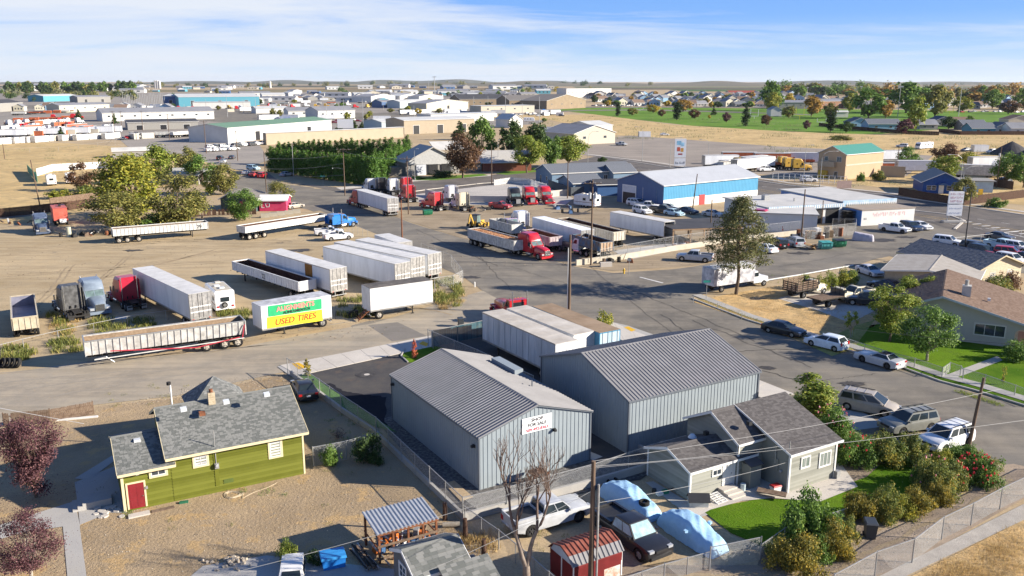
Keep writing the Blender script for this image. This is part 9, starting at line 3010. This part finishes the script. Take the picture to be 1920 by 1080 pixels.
scatter('among the left machinery yards',HP,'shed','shed',14,0,205,330,207,14,4,(.7,1.1))
row('in the first belt behind the long warehouse',['trailer_white','container_cream','flat','suv_white','container_white','tractor_red'],'parked_vehicle','vehicle',40,170,206,560,205,R(15),21,(5,5),.5)
row('in the second belt across the strip',['trailer_white','container_grey','suv_dark','pickup_white','container_orange','hopper'],'parked_vehicle','vehicle',50,420,190,1060,188,R(10),22,(6,7),.5)
row('around the two gabled shops',['suv_white','pickup_silver','suv_dark','sedan_red','trailer_white'],'parked_vehicle','vehicle',24,480,228,720,228,R(20),23,(4,3),.5)
row('in front of the beige units',['suv_white','trailer_white','suv_dark','sedan_silver','container_white'],'parked_vehicle','vehicle',26,830,219,1060,216,R(20),24,(4,2.5),.5)
row('behind the container line, farther back',['rv','trailer_orange','container_white','tractor_white','flat','trailer_white'],'parked_truck','truck',22,0,252,215,246,R(70),25,(3,2.5),.5)
tree_row('dotted through the left belts',26,0,430,186,186,5,10,['dark','olive','green'],31,(7,13),14)
tree_row('in the back belt behind the hotel',30,600,1120,174,174,5,9,['dark','olive','green','yellow'],32,(6,12),5)
tree_row('low among the grove at the left',20,10,250,182,181,6,11,['dark','olive','sage'],33,(12,24),3)
tree_row('in the second line behind the park',36,1440,1925,176,180,12,18,['dark','green','olive','orange'],34,(16,30),4)
tree_row('among the near suburb houses',30,1130,1500,197,200,7,12,['green','dark','olive','yellow'],35,(8,15),3)
scatter('right at the skyline on the left',WP,'warehouse','warehouse',14,0,163,260,163,8,1.5,(1,1.6))
for i,(u,vb,vt,rr_) in enumerate(((292,166,151,4),(296,166,151,4),(300,166,152,4),(507,165,153,4),(463,180,172,2.5),(474,180,172,2.5))):
 p=G(u,vb)
 h=zof(p,vt)
 b=MB().cyl((0,0,h/2),rr_*1.2,h,'z',14)
 b.cyl((0,0,h+.8),rr_*1.2,1.6,'z',14,.4)
 tag(b.obj('silo',M_w1,loc=(p.x,p.y,0),smooth=40),'pale grain silo on the skyline, %s from the left'%ORD[(0,1,2,5,3,4)[i]],'silo','skyline silos')
def mast(label,u,vb,vt,r=.35,top=None):
 p=G(u,vb)
 h=zof(p,vt)
 t=thing('light_mast',label,'mast',(p.x,p.y,0),0)
 MB().cyl((0,0,h/2),r,h,'z',8,r*.6).obj('pole',M_steel,t)
 if top:
  MB().box(-top,top,-.3,.3,h-.8,h+.4).obj('lamp_rack',M_steel,t)
mast('tall cell tower on the skyline above the strip',815,176,144,1.2,5)
mast('thin mast left of the cell tower',804,174,150,.5)
mast('floodlight mast left of the huge park tree',1683,219,162,.3,2.2)
mast('floodlight mast right of the olive park tree',1797,218,157,.3,1.4)
mast('floodlight mast in the left park trees',1612,196,162,.25,1.4)
mast('floodlight mast behind the goal posts',1512,196,164,.25,1.2)
mast('floodlight mast beside the school',1545,200,172,.25)
r=random.Random(9)
for k in range(26):
 u=r.uniform(235,310)
 mast('slim substation pole, %s from the left in the cluster'%ORD[k],232+k*3.1,204+r.uniform(-4,2),176+r.uniform(-3,5),.3)
for k in range(22):
 mast('slim utility pole, %s from the left across the strip'%ORD[k],320+k*33+r.uniform(-8,8),215+r.uniform(-14,18),190+r.uniform(-12,8),.22)
gpt=mat('goal_yellow',(.55,.48,.05),rough=.5)
for lab,u,vb,vt,m in (('yellow goal post in the right park',1499,224,200,gpt),('yellow goal post beyond the right houses',1780,214,200,gpt),('white goal post behind the slim cypress',1414,223,205,M_trimw),('white soccer goal at the left park',1200,208,200,M_trimw),('white soccer goal before the last cypress',1540,232,222,M_trimw)):
 p=G(u,vb)
 h=zof(p,vt)
 t=thing('goal_post',lab,'goal post',(p.x,p.y,0),0)
 for s_ in (-1,1):
  MB().box(*sorted((s_*2.8,s_*3.1)),-.15,.15,h*.3,h).obj('upright',m,t)
 MB().box(-3.1,3.1,-.15,.15,h*.28,h*.28+.3).obj('crossbar',m,t)
 MB().box(-.15,.15,-.15,.15,0,h*.28).obj('stem',m,t)
# ================ wear: cracks, ruts, stains, litter
M_crack=mat('crack_seal',(.03,.029,.028),rough=.7)
M_rut=gmat('rut_dirt',[(.21,.16,.10),(.28,.22,.14),(.24,.185,.12)],(.2,.8),bscale=5,bump=.5)
M_oil=mat('oil_stain',(.035,.032,.03),rough=.6,col2=(.09,.08,.07),scale=2)
def wander(u0,v0,u1,v1,n,amp,seed):
 r=random.Random(seed)
 a,b=G(u0,v0),G(u1,v1)
 d=(b-a)
 nn=Vector((-d.y,d.x)).normalized()
 off=0
 out=[]
 for k in range(n+1):
  off=off*.8+r.uniform(-amp,amp)
  out.append(a.lerp(b,k/n)+nn*off)
 return out
for i,q in enumerate(((1105,500,1330,690),(1150,530,1420,640),(1010,575,1200,640),(960,500,1150,560),(1300,600,1520,690),(1400,690,1700,770),(1180,540,1290,530),(1460,500,1620,470),(1350,660,1560,650),(900,480,960,545),(780,430,930,500),(1600,790,1800,800),(1500,720,1640,700),(1240,590,1380,680))):
 strip('crack',wander(*q,26,.22,i),.045+.02*(i%3),.031,M_crack)
for i,q in enumerate(((0,700,560,642),(0,760,420,690),(300,672,700,620),(50,730,500,668),(560,620,900,560),(0,718,300,690))):
 strip('tyre_track',wander(*q,30,.12,50+i),.22,.020,gmat('track_pale',[(.22,.195,.16),(.255,.225,.18),(.21,.185,.15)],(.3,1),bscale=8,bump=.3))
for i,q in enumerate(((0,470,420,450),(0,480,480,440),(40,560,400,470),(120,520,620,440),(0,520,300,500),(60,450,560,455),(300,500,760,470),(200,470,640,452),(30,610,130,500),(700,560,850,590),(650,585,860,560),(160,545,240,480),(850,395,1000,402),(880,410,1180,392),(1000,420,1200,400))):
 w_=wander(*q,30,.13,80+i)
 strip('wheel_rut',w_,.28,.018,M_rut)
 strip('wheel_rut',[p+Vector((.3,1.7)) for p in w_],.28,.019,M_rut)
for i,q in enumerate(((1560,1075,1900,900),(1470,1085,1880,890),(1180,1085,1480,1075))):
 strip('wheel_rut',wander(*q,30,.15,120+i),.3,.026,M_rut)
r=random.Random(77)
for i,(u,v,s_) in enumerate(((1130,470,1.5),(960,402,2.2),(1080,400,2.0),(560,470,1.4),(1500,475,1.2),(1650,450,1.8),(1700,445,1.2),(700,505,1.2),(880,520,.9),(1420,560,.8),(1280,640,.7),(1600,720,.8),(1440,690,.6),(250,470,1.0))):
 p=G(u,v)
 pts=[(p.x+s_*r.uniform(.5,1.3)*math.cos(a)*1.6,p.y+s_*r.uniform(.5,1.3)*math.sin(a)) for a in [2*PI*k/22 for k in range(22)]]
 MB().poly([(x,y,.0325+.0005*i) for x,y in pts]).obj('oil_stain',M_oil,kind='structure')
for (u,v,s_,m,n) in ((685,702,.95,M_oil,'wet_ring'),(688,703,.28,M_conc,'manhole_cover')):
 p=G(u,v)
 MB().poly([(p.x+s_*math.cos(a),p.y+s_*math.sin(a),.052 if n!='wet_ring' else .046) for a in [2*PI*k/20 for k in range(20)]]).obj(n,m,kind='structure')
p=G(686,700)
b=MB()
def blob(name,pts,z,m):
 rr=random.Random(len(name))
 out=[]
 P=[G(u,v) for u,v in pts]
 for i in range(len(P)):
  a,c=P[i],P[(i+1)%len(P)]
  for k in range(7):
   q=a.lerp(c,k/7)
   out.append((q.x+rr.uniform(-.18,.18),q.y+rr.uniform(-.18,.18),z))
 MB().poly(out).obj(name,m,kind='structure')
blob('fresh_tarmac',[(600,722),(640,770),(724,800),(724,745),(680,740),(650,735),(620,720)],.044,gmat('dark_asphalt_fresh',[(.012,.013,.017),(.02,.02,.025),(.016,.016,.02)],(.3,1),bscale=14,bump=.12))
def litter(name,n,poly,box,seed,mats_,smin,smax):
 r=random.Random(seed)
 b=MB()
 k=0
 while k<n:
  u,v=r.uniform(box[0],box[2]),r.uniform(box[1],box[3])
  if poly and not inside(u,v,poly):
   continue
  k+=1
  p=G(u,v)
  s=r.uniform(smin,smax)
  a=r.uniform(0,6.28)
  c,d=math.cos(a)*s,math.sin(a)*s
  h=s*r.uniform(.25,.7)
  b.add([(p.x+c,p.y+d,.02),(p.x-d,p.y+c,.02),(p.x-c,p.y-d,.02),(p.x+d*.7,p.y-c*.7,.02),(p.x,p.y,.03+h)],[(0,1,4),(1,2,4),(2,3,4),(3,0,4)])
 b.obj(name,mats_,kind='stuff')
M_peb=mat('pebbles',(.16,.135,.105),rough=.95,island=.8,col2=(.42,.37,.30),scale=3)
litter('pebbles',1500,None,(150,900,860,1075),1,M_peb,.015,.05)
litter('pebbles',700,[(400,712),(540,700),(560,730),(400,745),(200,765)],(200,700,560,765),2,M_peb,.02,.07)
litter('pebbles',900,[(1180,1080),(1480,1070),(1900,880),(1900,935),(1640,1080)],(1180,870,1900,1080),3,M_peb,.015,.05)
litter('clods',1200,None,(10,430,760,640),4,mat('clods',(.14,.11,.075),rough=.95,island=.7,col2=(.30,.24,.17)),.04,.13)
litter('clods',500,None,(780,385,1300,500),5,mat('clods',(.14,.11,.075)),.05,.16)
litter('fallen_leaves',500,[(1480,920),(1640,1000),(1480,1080),(1430,1060)],(1430,900,1650,1080),6,LF['yellow'],.02,.05)
litter('fallen_leaves',500,None,(0,880,150,1078),7,LF['purple'],.02,.05)
tufts('straw_stubble',wp(380,160,860,900,1075,40)+wp(120,20,330,700,800,41),16,.07,'straw',11,.5)
tufts('yard_weeds',wp(26,170,860,880,1070,42)+wp(20,200,420,720,765,43)+wp(14,1000,1100,1000,1060,44),20,.16,'weed',12,.3)
tufts('lawn_tufts',wp(700,1330,1760,865,1028,45,[(1325,962),(1360,948),(1430,937),(1475,940),(1560,920),(1625,897),(1650,874),(1720,864),(1758,882),(1743,913),(1640,958),(1560,993),(1500,1028),(1430,1023),(1372,1000)]),34,.07,'bright',13,.35)
r=random.Random(91)
for i,(u,v,wd_,n,lab) in enumerate(((1052,392,3,8,'red and blue car parts piled left of the white camper'),(1080,398,3,7,'blue tarpaulin heaps in front of the white camper'),(900,396,3,8,'scrap parts along the pale wall behind the green dumpster'),(160,442,5,14,'ladders, axles and scrap to the right of the red box body'),(200,440,3,8,'scrap and a white drum before the olive tree'),(1300,462,5,10,'pallets and barrels under the timber carport'),(1385,448,5,10,'blue drums and scrap beside the carport posts'),(1155,492,3,6,'scrap metal by the ramp fence'),(640,598,3,6,'hitch frames between the two white pup trailers'),(1640,570,3,8,'engine parts and white boxes beside the black pickup'),(1835,566,5,12,'pots, chairs and clutter behind the stucco house chimney'))):
 t=thing('scrap_pile',lab,'scrap',tuple(G3(u,v)),r.uniform(-.3,.6))
 for k in range(n):
  m=r.choice((M_rust,M_frame,M_trimw,M_steel,jm[3] if i in (0,1,6) else M_wood,M_redr if i==0 else M_frame))
  b=MB()
  q=r.random()
  if q<.4:
   b.bar((-.7,0,r.uniform(.1,.5)),(.7,r.uniform(-.4,.4),r.uniform(.1,1.2)),r.uniform(.06,.2))
  elif q<.7:
   b.cyl((0,0,.4),r.uniform(.2,.4),.8,'z',10)
  else:
   b.rings([[(-.5,-.4,0),(.5,-.4,0),(.5,.4,0),(-.5,.4,0)],[(-.35,-.3,r.uniform(.4,.9)),(.4,-.25,.6),(.35,.3,.7),(-.4,.3,.5)]])
  b.obj('scrap_piece',m,t,loc=(r.uniform(-wd_,wd_),r.uniform(-1,1),0),rz=r.uniform(0,3))
# ================ air
def haze(dens):
 m=bpy.data.materials.new('haze_air')
 m.use_nodes=True
 n=m.node_tree
 n.nodes.clear()
 o=N(n,'ShaderNodeOutputMaterial')
 v=N(n,'ShaderNodeVolumePrincipled')
 v.inputs['Color'].default_value=(.80,.88,1.0,1)
 v.inputs['Density'].default_value=dens
 v.inputs['Anisotropy'].default_value=.2
 n.links.new(v.outputs[0],o.inputs['Volume'])
 b=MB().box(-16000,16000,-100,16000,-1.5,95)
 b.obj('haze',m,kind='stuff')
haze(2e-5)
